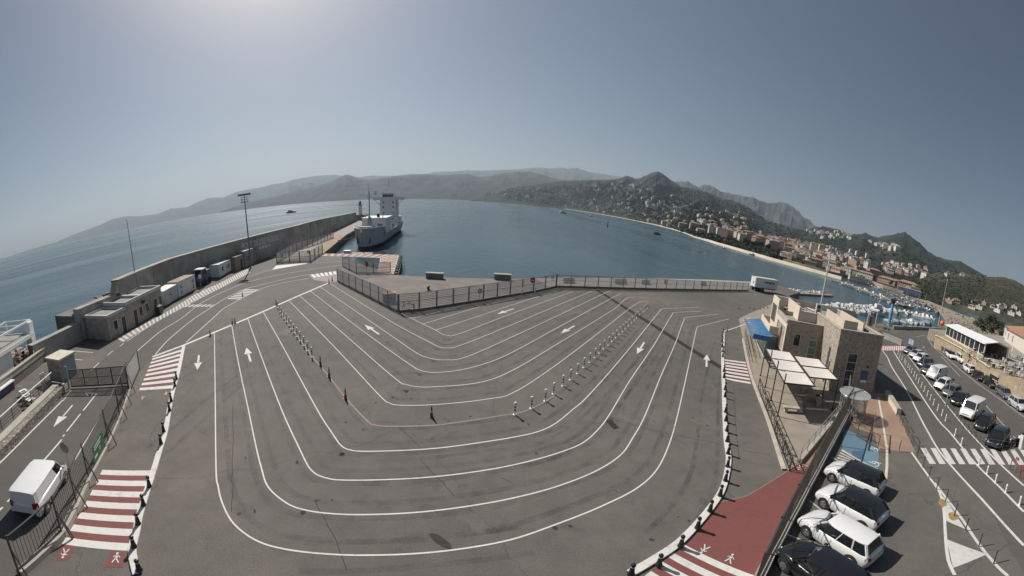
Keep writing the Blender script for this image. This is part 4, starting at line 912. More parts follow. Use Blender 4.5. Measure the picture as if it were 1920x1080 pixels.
def proto_lane():
    t = thing('lane_post', 'x x x x', 'post'); MB().lathe([(.14, 0), (.14, .03), (.06, .05), (.055, .72)], 10).build('shaft', wht, t, smooth=True)
    for z in (.3, .52): MB().lathe([(.062, z), (.066, z+.01), (.066, z+.1), (.062, z+.11)], 10).build('band', blk, t)
    MB().lathe([(.055, .72), (.1, .76), (.115, .84), (.08, .93), (0, .955)], 10).build('cap', wht, t, smooth=True); return t
pl = proto_lane()
LL = [(585,669.5),(577,658),(570,648),(563,639),(557,631),(551,624),(546,617),(542,610),(537,603),(532.5,597),(528,591),(525,585),(521,577)]
place_row(pl, LL, lambda i, k: 'white ball-topped lane post with dark bands, '+ORD[i]+' in the left row', 'lane posts in the left row', 0)
RL = [(965,777.5),(996,766),(1022,752),(1037.5,739),(1055,724),(1069.5,712.5),(1082.5,701),(1094.5,689.5),(1105.5,680),(1115.5,671),(1124,662.5),(1132,654.5),(1141,647.5),(1148,640.5),(1155,634),(1161.5,627.5),(1167.5,622.5),(1173,617),(1179,612),(1185,606),(1190,601),(1194,597),(1199.5,591),(1207,585),(1210,582),(1214,579)]
place_row(pl, RL, lambda i, k: 'white ball-topped lane post with dark bands, '+ORD[i]+' in the right row', 'lane posts in the right row', 0)
def proto_stripe():
    t = thing('cycle_lane_post', 'x x x x', 'post'); MB().lathe([(.1, 0), (.1, .03), (.075, .05), (.07, .7), (.05, .76), (0, .78)], 10).build('shaft', wht, t, smooth=True)
    for z in (.28, .5): MB().lathe([(.077, z), (.08, z+.01), (.08, z+.05), (.077, z+.06)], 10).build('band', gry, t)
    return t
ps = proto_stripe()
zx = [(405,285),(425,320),(450,350),(480,385),(495,410),(522,440),(540,470),(565,505),(595,545),(620,580),(648,625),(682,675),(715,725),(752,780),(788,830),(825,885),(875,950),(925,1015),(970,1075)]
SB = [(1911,947),(1885,924.5),(1866,905),(1850,889),(1835,872)]
place_row(ps, SB, lambda i, k: 'white ringed flexible post on the cycle lane line before the zebra crossing, '+ORD[i], 'ringed posts on the near side of the crossing', 0)
SB = [(1802,834.5),(1790,817)]+[(1620+x*.1574, 620+y*.1574) for x, y in zx[::-1]]
place_row(ps, SB, lambda i, k: 'white ringed flexible post on the cycle lane line beyond the zebra crossing, '+ORD[i], 'ringed posts beyond the crossing', 0)
def proto_thin():
    t = thing('steel_post', 'x x x x', 'post'); MB().lathe([(.035, 0), (.035, .97), (.025, 1.0), (0, 1.005)], 8).build('shaft', postm, t, smooth=True); MB().lathe([(.09, .013), (.09, .03), (.036, .035)], 10).build('base_plate', gry, t); return t
pt_ = proto_thin()
TP = [(1862.5,1057.5),(1834.5,1026),(1809.5,996),(1789,968),(1772,942),(1755.5,918),(1741,896),(1730,876),(1719.5,857)]
place_row(pt_, TP, lambda i, k: 'thin dark steel post along the painted island, '+ORD[i]+' of the long row', 'thin posts along the car park', 0)
place_row(pt_, [(1685,847)], lambda i, k: 'thin dark steel post alone at the edge of the pink paving', None, 0)
place_row(pt_, [(1893,882),(1911,898)], lambda i, k: 'thin dark steel post beside the red patch at the right edge, '+ORD[i], 'thin posts by the red patch', 0)
def proto_cone():
    t = thing('traffic_cone', 'x x x x', 'cone'); MB().box(-.2, -.2, 0, .2, .2, .04).build('base', conem, t); MB().lathe([(.15, .04), (.035, .9), (.02, .95), (0, .955)], 12).build('body', conem, t, smooth=True)
    MB().lathe([(.108, .4), (.088, .56)], 12).build('band', M('worn_reflector', (.5, .42, .4), .5, .2, 4), t); return t
pc = proto_cone()
place_row(pc, [(601,685),(617.5,707),(648,748),(809,782)], lambda i, k: 'tall red cone on the faded red line, '+['first after the left row of lane posts', 'second after the left row of lane posts', 'beside the bend of the red line', 'alone on the bottom of the curve'][i], 'tall red cones', 0, 0, (.85, .85, .9))
place_row(pc, [(394.5,630),(436,608),(441,607)], lambda i, k: 'small dark cone on the stop line, '+['nearest the left zebra', 'left one of a close pair', 'right one of a close pair'][i], 'small cones on the stop line', 0, 0, .8)
place_row(pc, [(455,556),(617,531),(623,527),(518,572)], lambda i, k: 'small dark cone '+['on the hatched marking by the jetty road', 'at the far end of the stop line', 'beside the fence end past the stop line', 'at the head of the left row of lane posts'][i], None, 0, 0, .85)
place_row(pc, [(1385,579),(1405,578),(1413,580),(1425,580),(1432,578),(1439,578),(1363,622)], lambda i, k: 'red cone scattered left of the terminal, '+['farthest left', 'second from the left', 'third from the left', 'third from the right', 'second from the right', 'farthest right', 'at the end of the bollard kerb'][i], 'cones left of the terminal', 0, 0, .8)
# ------------------------------------------------------------------ fences
def mat_mesh(name, c, cov):
    m, n, l, p = _nodes(name); p.inputs['Base Color'].default_value = (*c, 1); p.inputs['Roughness'].default_value = .6
    tc = n.new('ShaderNodeTexCoord'); sp = n.new('ShaderNodeSeparateXYZ'); l.new(tc.outputs['Object'], sp.inputs[0]); outs = []
    for ax, pitch in (('X', .06), ('Z', .2)):
        d_ = n.new('ShaderNodeMath'); d_.operation = 'DIVIDE'; d_.inputs[1].default_value = pitch; l.new(sp.outputs[ax], d_.inputs[0])
        fr = n.new('ShaderNodeMath'); fr.operation = 'FRACT'; l.new(d_.outputs[0], fr.inputs[0])
        lt = n.new('ShaderNodeMath'); lt.operation = 'LESS_THAN'; lt.inputs[1].default_value = cov; l.new(fr.outputs[0], lt.inputs[0]); outs.append(lt.outputs[0])
    mx = n.new('ShaderNodeMath'); mx.operation = 'MAXIMUM'; l.new(outs[0], mx.inputs[0]); l.new(outs[1], mx.inputs[1]); l.new(mx.outputs[0], p.inputs['Alpha'])
    return m
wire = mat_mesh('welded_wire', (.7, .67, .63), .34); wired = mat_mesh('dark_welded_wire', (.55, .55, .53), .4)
def seg_fence(name, label, pts, h, spacing, postw, post_m, panel_m, plinth=None, zb=0, postname='post', rails=(.1, 1.0, 1.0), double=False, extra=None, railm=None):
    """fence along a plan polyline: panels, posts, rails, each a part"""
    t = thing(name, label, 'fence', pts[0]); o0 = Vector(pts[0])
    for a, b in zip(pts, pts[1:]):
        a, b = Vector(a)-o0, Vector(b)-o0; L_ = (b-a).length; d = (b-a).normalized(); ang = math.atan2(d.y, d.x); n_ = max(1, round(L_/spacing))
        if plinth:
            mb = MB(); mb.box(0, -plinth[0]/2, 0, L_, plinth[0]/2, plinth[1]); o = mb.build('plinth', plinth[2], t); o.location = a; o.rotation_euler.z = ang
        z0 = zb+(plinth[1] if plinth else 0)
        if panel_m:
            for k in range(n_):
                x0, x1 = k*L_/n_, (k+1)*L_/n_
                mb = MB()
                if isinstance(panel_m, tuple):        # vertical pickets
                    step = panel_m[1]; c_ = int((x1-x0)/step)
                    for j in range(1, c_): mb.bar((x0+(x1-x0)*j/c_, 0, z0+.08), (x0+(x1-x0)*j/c_, 0, z0+h-.02), .017)
                    mb.bar((x0, 0, z0+.1), (x1, 0, z0+.1), .05); mb.bar((x0, 0, z0+h-.06), (x1, 0, z0+h-.06), .07, .06)
                    o = mb.build('panel', panel_m[0], t)
                else:
                    mb.add([(x0, 0, z0), (x1, 0, z0), (x1, 0, z0+h), (x0, 0, z0+h)], [(0, 1, 2, 3)]); o = mb.build('mesh_panel', panel_m, t)
                o.location = a; o.rotation_euler.z = ang
        for k in range(n_+1):
            mb = MB(); x = k*L_/n_; mb.box(x-postw/2, -postw/2, zb, x+postw/2, postw/2, z0+h+.03)
            if extra: extra(mb, x, z0, h)
            o = mb.build(postname, post_m, t); o.location = a; o.rotation_euler.z = ang
        if rails and not isinstance(panel_m, tuple):
            for rz in rails:
                mb = MB(); mb.bar((0, 0, z0+h*rz), (L_, 0, z0+h*rz), .045); o = mb.build('rail', railm or post_m, t); o.location = a; o.rotation_euler.z = ang
    return t
plm = M('fence_plinth', (.2, .19, .17), .95, .2, .8, fine=.2); gpost = M('grey_fence_post', (.2, .2, .19), .6, .12, 2)
F1 = [P(633,527), P(746,584.5)]; F2 = [P(748,585), P(786,582), P(1000,547.5), P(1042,538.5)]; F3 = [P(1043,538.5), P(1230,543), P(1402,545.5)]
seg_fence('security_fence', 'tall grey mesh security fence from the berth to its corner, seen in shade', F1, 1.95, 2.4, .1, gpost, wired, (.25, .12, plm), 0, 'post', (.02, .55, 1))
seg_fence('security_fence', 'pale mesh security fence with thick grey posts rising to the right along the quay', F2, 1.9, 2.75, .16, gpost, wire, (.4, .25, plm), 0, 'post', (.5, 1))
seg_fence('security_fence', 'long straight pale mesh fence along the far edge of the lanes by the water', F3, 1.8, 3.0, .14, gpost, wire, (.4, .3, plm), 0, 'post', (.5, 1))
jb = M('pale_barrier', (.5, .48, .45), .85, .1, 1, fine=.15)
for k, (x, nm) in enumerate([(1066, 'pale concrete barrier behind the straight fence, just right of its bend'), (1163, 'pale concrete barrier behind the straight fence, second from its bend'), (1210, 'pale concrete barrier behind the straight fence, third from its bend'), (1318, 'pale concrete barrier behind the straight fence, fourth from its bend')]):
    t = thing('concrete_barrier', nm, 'barrier', P(x, 530+(x-1066)*.02), .32, 'barriers behind the straight fence'); mb = MB(); L_ = 2.6 if k != 1 else 3.4; prof = [(-.35, 0), (.35, 0), (.3, .15), (.14, .45), (.12, .95), (-.12, .95), (-.14, .45), (-.3, .15)]
    k8 = len(prof); mb.add([(-L_/2, y, z) for y, z in prof]+[(L_/2, y, z) for y, z in prof], [tuple(range(k8)), tuple(range(k8, 2*k8))[::-1]]+[(i, (i+1) % k8, k8+(i+1) % k8, k8+i) for i in range(k8)]); mb.build('barrier_body', jb, t, fixn=True); mb = MB(); mb.tube([(0, 0, .93), (0, 0, 1.05)], .06, 6); mb.build('lifting_pin', gry, t)
# picket fences on low walls, left and right of the terminal
pick = M('dark_picket_steel', (.07, .062, .055), .55, .15, 2); lwall = M('low_wall_render', (.4, .36, .31), .9, .15, .7, fine=.25)
def brace(mb, x, z0, h): mb.bar((x, .05, z0+h*.62), (x, .62, .02), .05)
def brace2(mb, x, z0, h): mb.bar((x, -.05, z0+h*.62), (x, -.55, .02), .05)
Fl = [P(38,1080), P(118,1006), P(168,903), P(205,834), P(226,786), P(243,737)]
seg_fence('picket_fence', 'dark steel picket fence on a low wall between the access road and the lanes', Fl, 2.2, 2.6, .07, pick, (pick, .19), (.36, .38, lwall), 0, 'post', None, False, brace2)
Fr = [P(1405,1118), P(1440,1053), P(1475,989), P(1510,925), P(1545,861), P(1572,811), P(1590,778)]
seg_fence('picket_fence', 'dark steel picket fence on a low wall between the red walkway and the parked cars', Fr, 2.3, 2.5, .07, pick, (pick, .14), (.4, .5, lwall), 0, 'post', None)
# pipe handrail of the pedestrian ramp
seg_fence('ramp_railing', 'light tubular handrail up the tan pedestrian ramp by the turnstile', [P(1498,868), P(1545,812), P(1580,770)], .95, 1.6, .05, gry, None, (.3, .3, lwall), 0, 'post', (.5, 1))
area('ramp_paving', [(1500,868),(1521,880),(1600,783),(1584,770)], pave2, .0095)
# crossed lattice barriers beside the pavement
lat = M('black_lattice_steel', (.03, .028, .027), .55, .12, 3)
LP_ = [P(1421,728), P(1436,768), P(1452,812), P(1467,850), P(1480,884)]
for k in range(4):
    a, b = LP_[k], LP_[k+1]; t = thing('lattice_barrier', 'black crossed-bar lattice barrier by the tan pavement, '+['farthest from the red walkway', 'second farthest from the red walkway', 'second closest to the red walkway', 'touching the red walkway'][k], 'barrier', a, math.atan2(b.y-a.y, b.x-a.x), 'lattice barriers')
    L_ = (b-a).length; mb = MB()
    for j in range(3):
        x0, x1 = .06+j*(L_-.12)/3, .06+(j+1)*(L_-.12)/3; mb.bar((x0, 0, .12), (x1, 0, 1.0), .035); mb.bar((x1, .02, .12), (x0, .02, 1.0), .035)
    mb.build('cross_bars', lat, t); mb = MB(); mb.bar((0, 0, 1.05), (L_, 0, 1.05), .05); mb.bar((0, 0, .1), (L_, 0, .1), .04); mb.bar((0, .45, .1), (L_, .45, .1), .035); mb.bar((0, 0, 1.05), (0, .45, .1), .035); mb.bar((L_, 0, 1.05), (L_, .45, .1), .035); mb.build('rail', lat, t)
    for x in (.04, L_-.04): mb = MB(); mb.bar((x, 0, 0), (x, 0, 1.05), .06); mb.build('post', lat, t)
# queue barriers by the awning
for k, px in enumerate([[(1398,640), (1404,676)], [(1404,632), (1412,668)], [(1396,628), (1398,640)]]):
    seg_fence('queue_rail', 'thin metal queue rail at the terminal entrance, '+['outer long one', 'inner long one', 'short end piece'][k], [P(*q) for q in px], 1.0, 2.0, .04, postm, None, None, 0, 'post', (.5, 1))['category'] = 'rail'
# sliding gate across the access road
ga, gb = P(135,728), P(240,722); t = thing('sliding_gate', 'dark barred sliding gate closed across the access road', 'gate', ga, math.atan2(gb.y-ga.y, gb.x-ga.x)); Lg = (gb-ga).length
mb = MB()
for j in range(int(Lg/.12)): mb.bar((j*.12+.06, 0, .2), (j*.12+.06, 0, 1.75), .05)
mb.build('bars', pick, t); mb = MB(); mb.bar((0, 0, .2), (Lg, 0, .2), .1, .14); mb.bar((0, 0, 1.0), (Lg, 0, 1.0), .05); mb.bar((0, 0, 1.8), (Lg, 0, 1.8), .08); 
for j in range(5): mb.bar((Lg*j/4, .03, .13), (Lg*j/4, .03, 1.84), .07)
mb.build('frame', pick, t)
for x in (-.35, Lg+.2): mb = MB(); mb.bar((x, .1, 0), (x, .1, 2.15), .16); mb.build('gate_post', gpost, t)
mb = MB(); mb.box(-.6, -1.1, 0, -.3, -.8, .9); mb.bar((-.45, -.95, .9), (-1.3, -1.6, 1.4), .07); mb.build('motor_cabinet', cabg, t)
# tall mesh frame at the right end of the gate
ta, tb_ = P(243,737), P(262,693); t = thing('side_fence', 'tall triangular mesh side frame where the sliding gate meets the picket fence', 'fence', ta, math.atan2(tb_.y-ta.y, tb_.x-ta.x)); Lf = (tb_-ta).length
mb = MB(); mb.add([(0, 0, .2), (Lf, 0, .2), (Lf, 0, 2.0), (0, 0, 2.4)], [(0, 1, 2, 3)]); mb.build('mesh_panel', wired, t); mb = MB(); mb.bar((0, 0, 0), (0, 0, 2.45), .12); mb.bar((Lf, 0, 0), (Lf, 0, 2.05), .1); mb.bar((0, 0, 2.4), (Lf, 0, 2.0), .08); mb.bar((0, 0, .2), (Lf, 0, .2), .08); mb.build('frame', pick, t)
# short fences at the ferry berth
br = M('brown_fence_post', (.13, .085, .07), .7, .2, 1.5)
B1 = [P(519,493), P(543,491), P(582,490.5), P(605,475)]; B0 = [P(519,493), P(556,470), P(596,458)]
t1 = seg_fence('berth_fence', 'rusty-posted mesh enclosure fence with a red sign at the ferry berth', B1, 2.3, 3.6, .18, br, wire, None, 0, 'post', (.06, .5, 1))
t2 = seg_fence('berth_fence', 'rusty-posted mesh fence along the jetty road behind the enclosure', B0+[P(625,446)], 2.1, 3.6, .16, br, wire, None, 0, 'post', (.06, 1))
t3 = seg_fence('berth_gate', 'brown barred gate with a red sign in front of the steel ramp', [P(643,500), P(668,512), P(700,512), P(732,511)], 1.9, 3.2, .12, br, wire, None, 0, 'post', (.06, .5, 1)); t3['category'] = 'gate'
# trestles and signs along the fence
signred = M('red_sign_face', (.4, .03, .035), .45, .1, 2); signw = M('white_sign_face', (.7, .69, .66), .5, .05, 2); signg = M('sign_back', (.16, .155, .165), .5, .1, 3)
def sign(name, label, q, h, kind, yaw, size=.35, mat=None, group=None, z=0):
    t = thing(name, label, 'sign', (q[0], q[1], z), yaw, group); mb = MB(); mb.tube([(0, .03, 0), (0, .03, h+size*.7)], .03, 8); mb.build('pole', gry, t)
    mb = MB()
    if kind == 'round': pts = [(size*math.cos(2*math.pi*k/20), size*math.sin(2*math.pi*k/20)) for k in range(20)]
    elif kind == 'tri': pts = [(-size, -size*.6), (size, -size*.6), (0, size*1.1)]
    else: pts = [(-size, -size*.7), (size, -size*.7), (size, size*.7), (-size, size*.7)]
    k = len(pts); mb.add([(x, -.01, h+y) for x, y in pts]+[(x, .01, h+y) for x, y in pts], [tuple(range(k)), tuple(range(k, 2*k))[::-1]]+[(i, k+i, k+(i+1) % k, (i+1) % k) for i in range(k)]); mb.build('face', mat or signred, t)
    return t, pts
t, pts = sign('road_sign', 'round road sign seen from its dark back between the white van and the picket fence', P(131,885), 1.75, 'round', .6, .36, signg)
t, pts = sign('warning_sign', 'small triangular warning sign on a trestle at the fence corner', P(766,582), 1.25, 'tri', -.2, .32, signred); mb = MB(); mb.add([(x*.68, -.014, 1.25+y*.68) for x, y in pts], [(0, 1, 2)]); mb.build('inner_face', signw, t)
mb = MB(); mb.bar((-.9, .05, .85), (.9, .05, .85), .12, .1); [mb.bar((s*.75, .05, .85), (s*(.75+o_), .05+o2, 0), .06) for s in (-1, 1) for o_, o2 in ((.1, .3), (.1, -.3))]; mb.build('trestle', br, t)
t, pts = sign('road_sign', 'round black and white sign on the pale fence', P(899,566), 1.45, 'round', 0, .34, signw); mb = MB(); ring(mb, (0, 0), .24, .34, 0, 6.2832, 0, 20); mb.v = [(x, -.015, 1.45+y) for x, y, z in mb.v]; mb.strip([(-.2, -.2), (.2, .2)], .06, 0); mb.v = mb.v[:-4]+[(x, -.016, 1.45+y) for x, y, z in mb.v[-4:]]; mb.build('black_ring', ink, t)
t, pts = sign('road_sign', 'round red sign standing on white feet in front of the pale fence', P(997,549), 1.9, 'round', 0, .42, signred); mb = MB(); mb.box(-.28, -.012, 1.84, .28, -.011, 1.96); mb.v = [(x, y-.004, z) for x, y, z in mb.v]; mb.build('white_bar', signw, t)
for k, (px, lb) in enumerate([((979,552), 'short white post left of the red sign'), ((1003,549), 'short white post right of the red sign')]):
    t = thing('white_post', lb, 'post', P(*px), 0, 'white posts by the red sign'); MB().lathe([(.09, 0), (.09, 1.0), (.06, 1.05), (0, 1.06)], 10).build('shaft', wht, t, smooth=True); MB().lathe([(.16, 0), (.16, .06), (.09, .07)], 10).build('foot', gry, t)
sign('road_sign', 'round red sign far along the straight fence near the trailer', P(1246,542), 1.5, 'round', -.3, .38, signred)
sign('road_sign', 'dark triangular sign at the bend of the pale fence', P(1034,539), 1.7, 'tri', 0, .38, signg)
sign('road_sign', 'red sign on the brown gate before the steel ramp', P(687,512), 1.6, 'round', 0, .5, signred)
sign('notice_board', 'square red notice on the berth enclosure fence', P(580,489.5), 2.0, 'rect', -.1, .55, signred)
sign('notice_board', 'square grey notice at the left end of the berth enclosure', P(529,492), 1.6, 'rect', -.3, .6, signg)
sign('direction_sign', 'blue-grey direction sign seen from behind at the road bend', P(1704,662), 2.2, 'rect', 1.2, .7, M('blue_grey_sign', (.3, .36, .42), .5, .08, 2))
sign('road_sign', 'red and white post sign beside the red patch at the right edge', P(1902,886), 1.3, 'rect', .8, .2, signred)
# green notice on the picket fence
a, b = P(168,903), P(205,834); d = (b-a).normalized(); ang = math.atan2(d.y, d.x)
t = thing('notice_board', 'green notice board with white lines fixed to the picket fence', 'sign', a+d*((b-a).length*.28), ang)
mb = MB(); mb.box(0, -.045, .5, 2.0, -.03, 1.62); mb.build('panel', M('green_panel', (.05, .16, .07), .5, .1, 1), t)
mb = MB(); mb.box(.35, -.052, 1.38, 1.6, -.048, 1.46); mb.box(.3, -.052, 1.2, 1.4, -.048, 1.28); mb.box(.15, -.052, .72, .65, -.048, .86); ring(mb, (0, 0), .07, .12, 0, 6.2832, 0, 12); k = len(mb.v)-26
mb.v = mb.v[:k]+[(1.15+x, -.05, .92+y) for x, y, z in mb.v[k:]]; mb.build('white_lines', signw, t)
# stone wall and railing on the far side of the access road
SW = [P(112,738), P(60,790), P(0,852), P(-60,905)]
t = thing('roadside_wall', 'low rubble wall with a pale coping beside the access road', 'wall', SW[0]); rubble = mat_stone('rubble_wall', [(.22, .2, .17), (.33, .3, .25), (.42, .38, .31), (.28, .25, .2)], 3.6, (.12, .11, .1), .8, .1)
loc3 = [p-SW[0] for p in SW]; wall_poly(MB(), [(p.x, p.y, .75) for p in loc3][::-1], -.6).build('stonework', rubble, t, fixn=True)
mb = MB()
for a, b in zip(loc3, loc3[1:]): n_ = Vector((b.y-a.y, a.x-b.x, 0)).normalized()*.3; mb.bar(a+n_+Vector((0, 0, .82)), b+n_+Vector((0, 0, .82)), .7, .137)
mb.build('coping', ccap, t)
seg_fence('terrace_railing', 'dark horizontal-bar railing with a white handrail above the rubble wall', [SW[0]+Vector((-.7, -.4, 0)), SW[1]+Vector((-.7, -.5, 0)), SW[2]+Vector((-.6, -.6, 0)), SW[3]+Vector((-.6, -.6, 0))], 1.0, 1.5, .05, pick, None, None, .88, 'post', (.25, .5, .75), railm=pick)['category'] = 'railing'
t = thing('handrail', 'long white handrail pipe running above the terrace railing', 'handrail', SW[0]+Vector((-.7, -.4, 1.9))); mb = MB(); mb.tube([(0, 0, .05), (SW[1]-SW[0])+Vector((0, -.1, .05)), (SW[2]-SW[0])+Vector((.1, -.2, .05)), (SW[3]-SW[0])+Vector((.1, -.2, .05))], .05, 8); mb.build('pipe', wht, t)
for p in (SW[0], SW[1], SW[2]): q = p-SW[0]; MB().tube([(q.x, q.y, -.1), (q.x, q.y, .05)], .03, 6).build('bracket', gry, t)
# railings along the parked cars and beside the pink paving
hoop_px = [(1712,683),(1726,701),(1739,718),(1752,735),(1765,752),(1779,771),(1792,786),(1806,803),(1820,818),(1835,834)]
proto = thing('hoop_barrier', 'x x x x', 'barrier'); MB().tube([(0, 0, 0), (0, 0, .8), (.06, 0, .88), (1.14, 0, .88), (1.2, 0, .8), (1.2, 0, 0)], .03, 7).build('hoop', pick, proto); MB().tube([(0, 0, .45), (1.2, 0, .45)], .02, 6).build('crossbar', pick, proto)
for k, q in enumerate(hoop_px[::-1]):
    a = P(*q); b = P(q[0]-10, q[1]-13); dup(proto, a, math.atan2(b.y-a.y, b.x-a.x), 'dark hoop barrier at the noses of the angled cars, '+ORD[k]+' to the zebra', 'hoop barriers by the angled cars')
proto = thing('crossing_rail', 'dark pedestrian rail along the near side of the zebra by the parked cars', 'barrier'); MB().tube([(0, 0, 0), (0, 0, .95), (2.6, 0, .95), (2.6, 0, 0)], .03, 7).build('rail', pick, proto); MB().tube([(0, 0, .5), (2.6, 0, .5)], .02, 6).build('crossbar', pick, proto)
a, b = P(1848,840), P(1884,845); dup(proto, a, math.atan2(b.y-a.y, b.x-a.x))
proto = thing('cycle_rail', 'x x x x', 'barrier'); MB().tube([(0, 0, 0), (0, 0, .85), (.12, 0, .97), (1.3, 0, .97), (1.42, 0, .85), (1.42, 0, 0)], .028, 7).build('hoop', pick, proto); MB().tube([(0, 0, .5), (1.42, 0, .5)], .02, 6).build('crossbar', pick, proto)
cr = [P(1681,780), P(1691,799), P(1701,817), P(1711,835), P(1721,852)]
for k in range(4):
    a, b = cr[k], cr[k+1]; dup(proto, a, math.atan2(b.y-a.y, b.x-a.x), 'black hoop rail between pink paving and cycle lane, '+['farthest from the zebra', 'second farthest from the zebra', 'second closest to the zebra', 'closest to the zebra'][k], 'hoop rails by the pink paving')
t = thing('planter_wall', 'cream stone end wall beside the dark sunken strip next to the terminal', 'wall', P(1662,742)); a = P(1684,778)-P(1662,742); mb = MB(); mb.bar((0, 0, .3), (a.x, a.y, .3), .5, .6); mb.build('stonework', M('cream_stone_block', (.6, .53, .43), .9, .1, 1.5, fine=.15), t); mb = MB(); mb.bar((0, 0, .63), (a.x, a.y, .63), .6, .06); mb.build('coping', ccap, t)
# caged full-height turnstile
q = P(1594,782); t = thing('turnstile_cage', 'round barred turnstile cage under a glass disc roof at the ramp', 'turnstile', q); mb = MB()
for k in range(26): a = 2*math.pi*k/26; mb.bar((1.35*math.cos(a), 1.35*math.sin(a), .05), (1.35*math.cos(a), 1.35*math.sin(a), 2.2), .035)
mb.build('cage_bars', gry, t)
for z in (.1, 1.1, 2.2): mb = MB(); mb.tube([(1.36*math.cos(2*math.pi*k/24), 1.36*math.sin(2*math.pi*k/24), z) for k in range(25)], .03, 6, cap=False); mb.build('ring', gry, t)
MB().lathe([(.07, 0), (.07, 2.5)], 10).build('column', gry, t, smooth=True)
mb = MB()
for z in np.arange(.3, 2.1, .18):
    for a in (0, 2.09, 4.19): mb.bar((0, 0, z), (1.2*math.cos(a), 1.2*math.sin(a), z), .035)
fg = M('frosted_glass', (.5, .53, .52), .2, .08, 1); fg.node_tree.nodes['Principled BSDF'].inputs['Alpha'].default_value = .42
mb.build('rotor_bars', gry, t); MB().lathe([(0, 2.3), (1.6, 2.3), (1.63, 2.34), (1.6, 2.38), (0, 2.42)], 28).build('roof', fg, t, smooth=True)
mb = MB(); mb.bar((-1.6, 0, 2.46), (1.6, 0, 2.46), .08); mb.build('roof_beam', gry, t)
seg_fence('picket_fence', 'tall pale picket fence with a sloping rail between the turnstile and the terminal', [q+Vector((.9, 1.2, 0)), tbw(7.2, -5.3)], 2.2, 1.6, .06, gry, (gry, .12), None, 0, 'post', None)
t = seg_fence('gate_leaf', 'open brown barred gate leaf standing beside the blue bay', [P(1627,845), P(1634,812)], 1.9, 2.2, .06, br, (br, .3), None, 0, 'post', None); t['category'] = 'gate'
t = seg_fence('gate_leaf', 'low brown crossed gate leaf at the corner of the blue bay', [P(1606,818), P(1645,841)], 1.1, 2.6, .06, br, None, None, 0, 'post', (.1, 1)); t['category'] = 'gate'
# ------------------------------------------------------------------ masts and lamps
mg = M('mast_grey', (.22, .24, .26), .5, .1, 2, metal=.4); mw_ = M('mast_pale', (.5, .5, .48), .5, .08, 2)
def mast(name, label, base, top, r0, r1, m, cat='mast'):
    h = up_at(base, *top)-base[2]; t = thing(name, label, cat, base); MB().lathe([(r0*1.9, 0), (r0*1.9, .06), (r0*1.05, .1), (r0, .5), (r1, h), (0, h+.02)], 12).build('pole', m, t, smooth=True); return t, h
t, h = mast('flagpole', 'slim bare pole standing alone on the harbour wall', (-55.4, 23.3, 6.06), (237, 412), .09, .05, mg); MB().lathe([(0, h), (.09, h+.06), (0, h+.14)], 8).build('finial', mg, t, smooth=True)
t, h = mast('floodlight_mast', 'tall floodlight mast with a railed head beside the wall lettering', (-60.6, 57.2, 0), (455.5, 367), .22, .11, mg)
mb = MB(); ring(mb, (0, 0), .1, .9, 0, 6.2832, h-1.4, 16); mb.build('platform', mg, t)
mb = MB()
for z in (h-1.35, h-.85, h-.4): mb.tube([(.9*math.cos(a), .9*math.sin(a), z) for a in np.linspace(0, 6.2832, 17)], .03, 5, cap=False)
for k in range(8): a = k*.785; mb.bar((.9*math.cos(a), .9*math.sin(a), h-1.4), (.9*math.cos(a), .9*math.sin(a), h-.4), .04)
mb.build('guard_rail', mg, t); mb = MB(); mb.bar((-1.5, -.6, h+.05), (1.5, .6, h+.05), .12); mb.bar((-1.2, -.5, h-1.5), (1.2, .5, h-1.5), .1); mb.build('crossbar', mg, t)
for k in range(6): x = -1.4+k*.56; mb = MB(); mb.box(x-.2, x*.4-.14, h+.1, x+.2, x*.4+.14, h+.42); mb.build('floodlight', blk, t)
t, h = mast('floodlight_mast', 'pale tapering lamp mast rising behind the terminal roof', polar(54.9, 78, 0), (1567, 466), .24, .12, mw_); mb = MB(); mb.bar((-.8, .9, h-.2), (.8, -.9, h-.2), .1); mb.bar((-.6, .7, h-.9), (.6, -.7, h-.9), .08); mb.build('crossbar', mw_, t)
for k in range(4): x = -.75+k*.5; mb = MB(); mb.box(x-.18, -x*1.1-.12, h-.14, x+.18, -x*1.1+.12, h+.15); mb.build('floodlight', mw_, t)
t, h = mast('lamp_mast', 'pale slim mast at the marina edge beside the orange float', P(1759,611), (1776.5,524), .16, .07, mw_); mb = MB(); mb.box(-.25, -.2, h-.3, .25, .2, h); mb.build('lamp_head', mw_, t)
def street_lamp(label, base, top, group):
    t, h = mast('street_lamp', label, base, top, .075, .05, gry, 'lamp'); t['group'] = group; mb = MB(); mb.bar((0, 0, h), (-.5, .25, h+.08), .06); mb.build('arm', gry, t); mb = MB(); mb.box(-1.0, .1, h+.02, -.45, .4, h+.14); mb.build('lamp_head', cabg, t, bevel=.02)
street_lamp('grey street lamp among the angled cars, near the white vans', P(1773,761), (1783,709), 'street lamps by the angled cars'); street_lamp('grey street lamp among the angled cars at the far end', P(1729,690), (1735,652), 'street lamps by the angled cars')
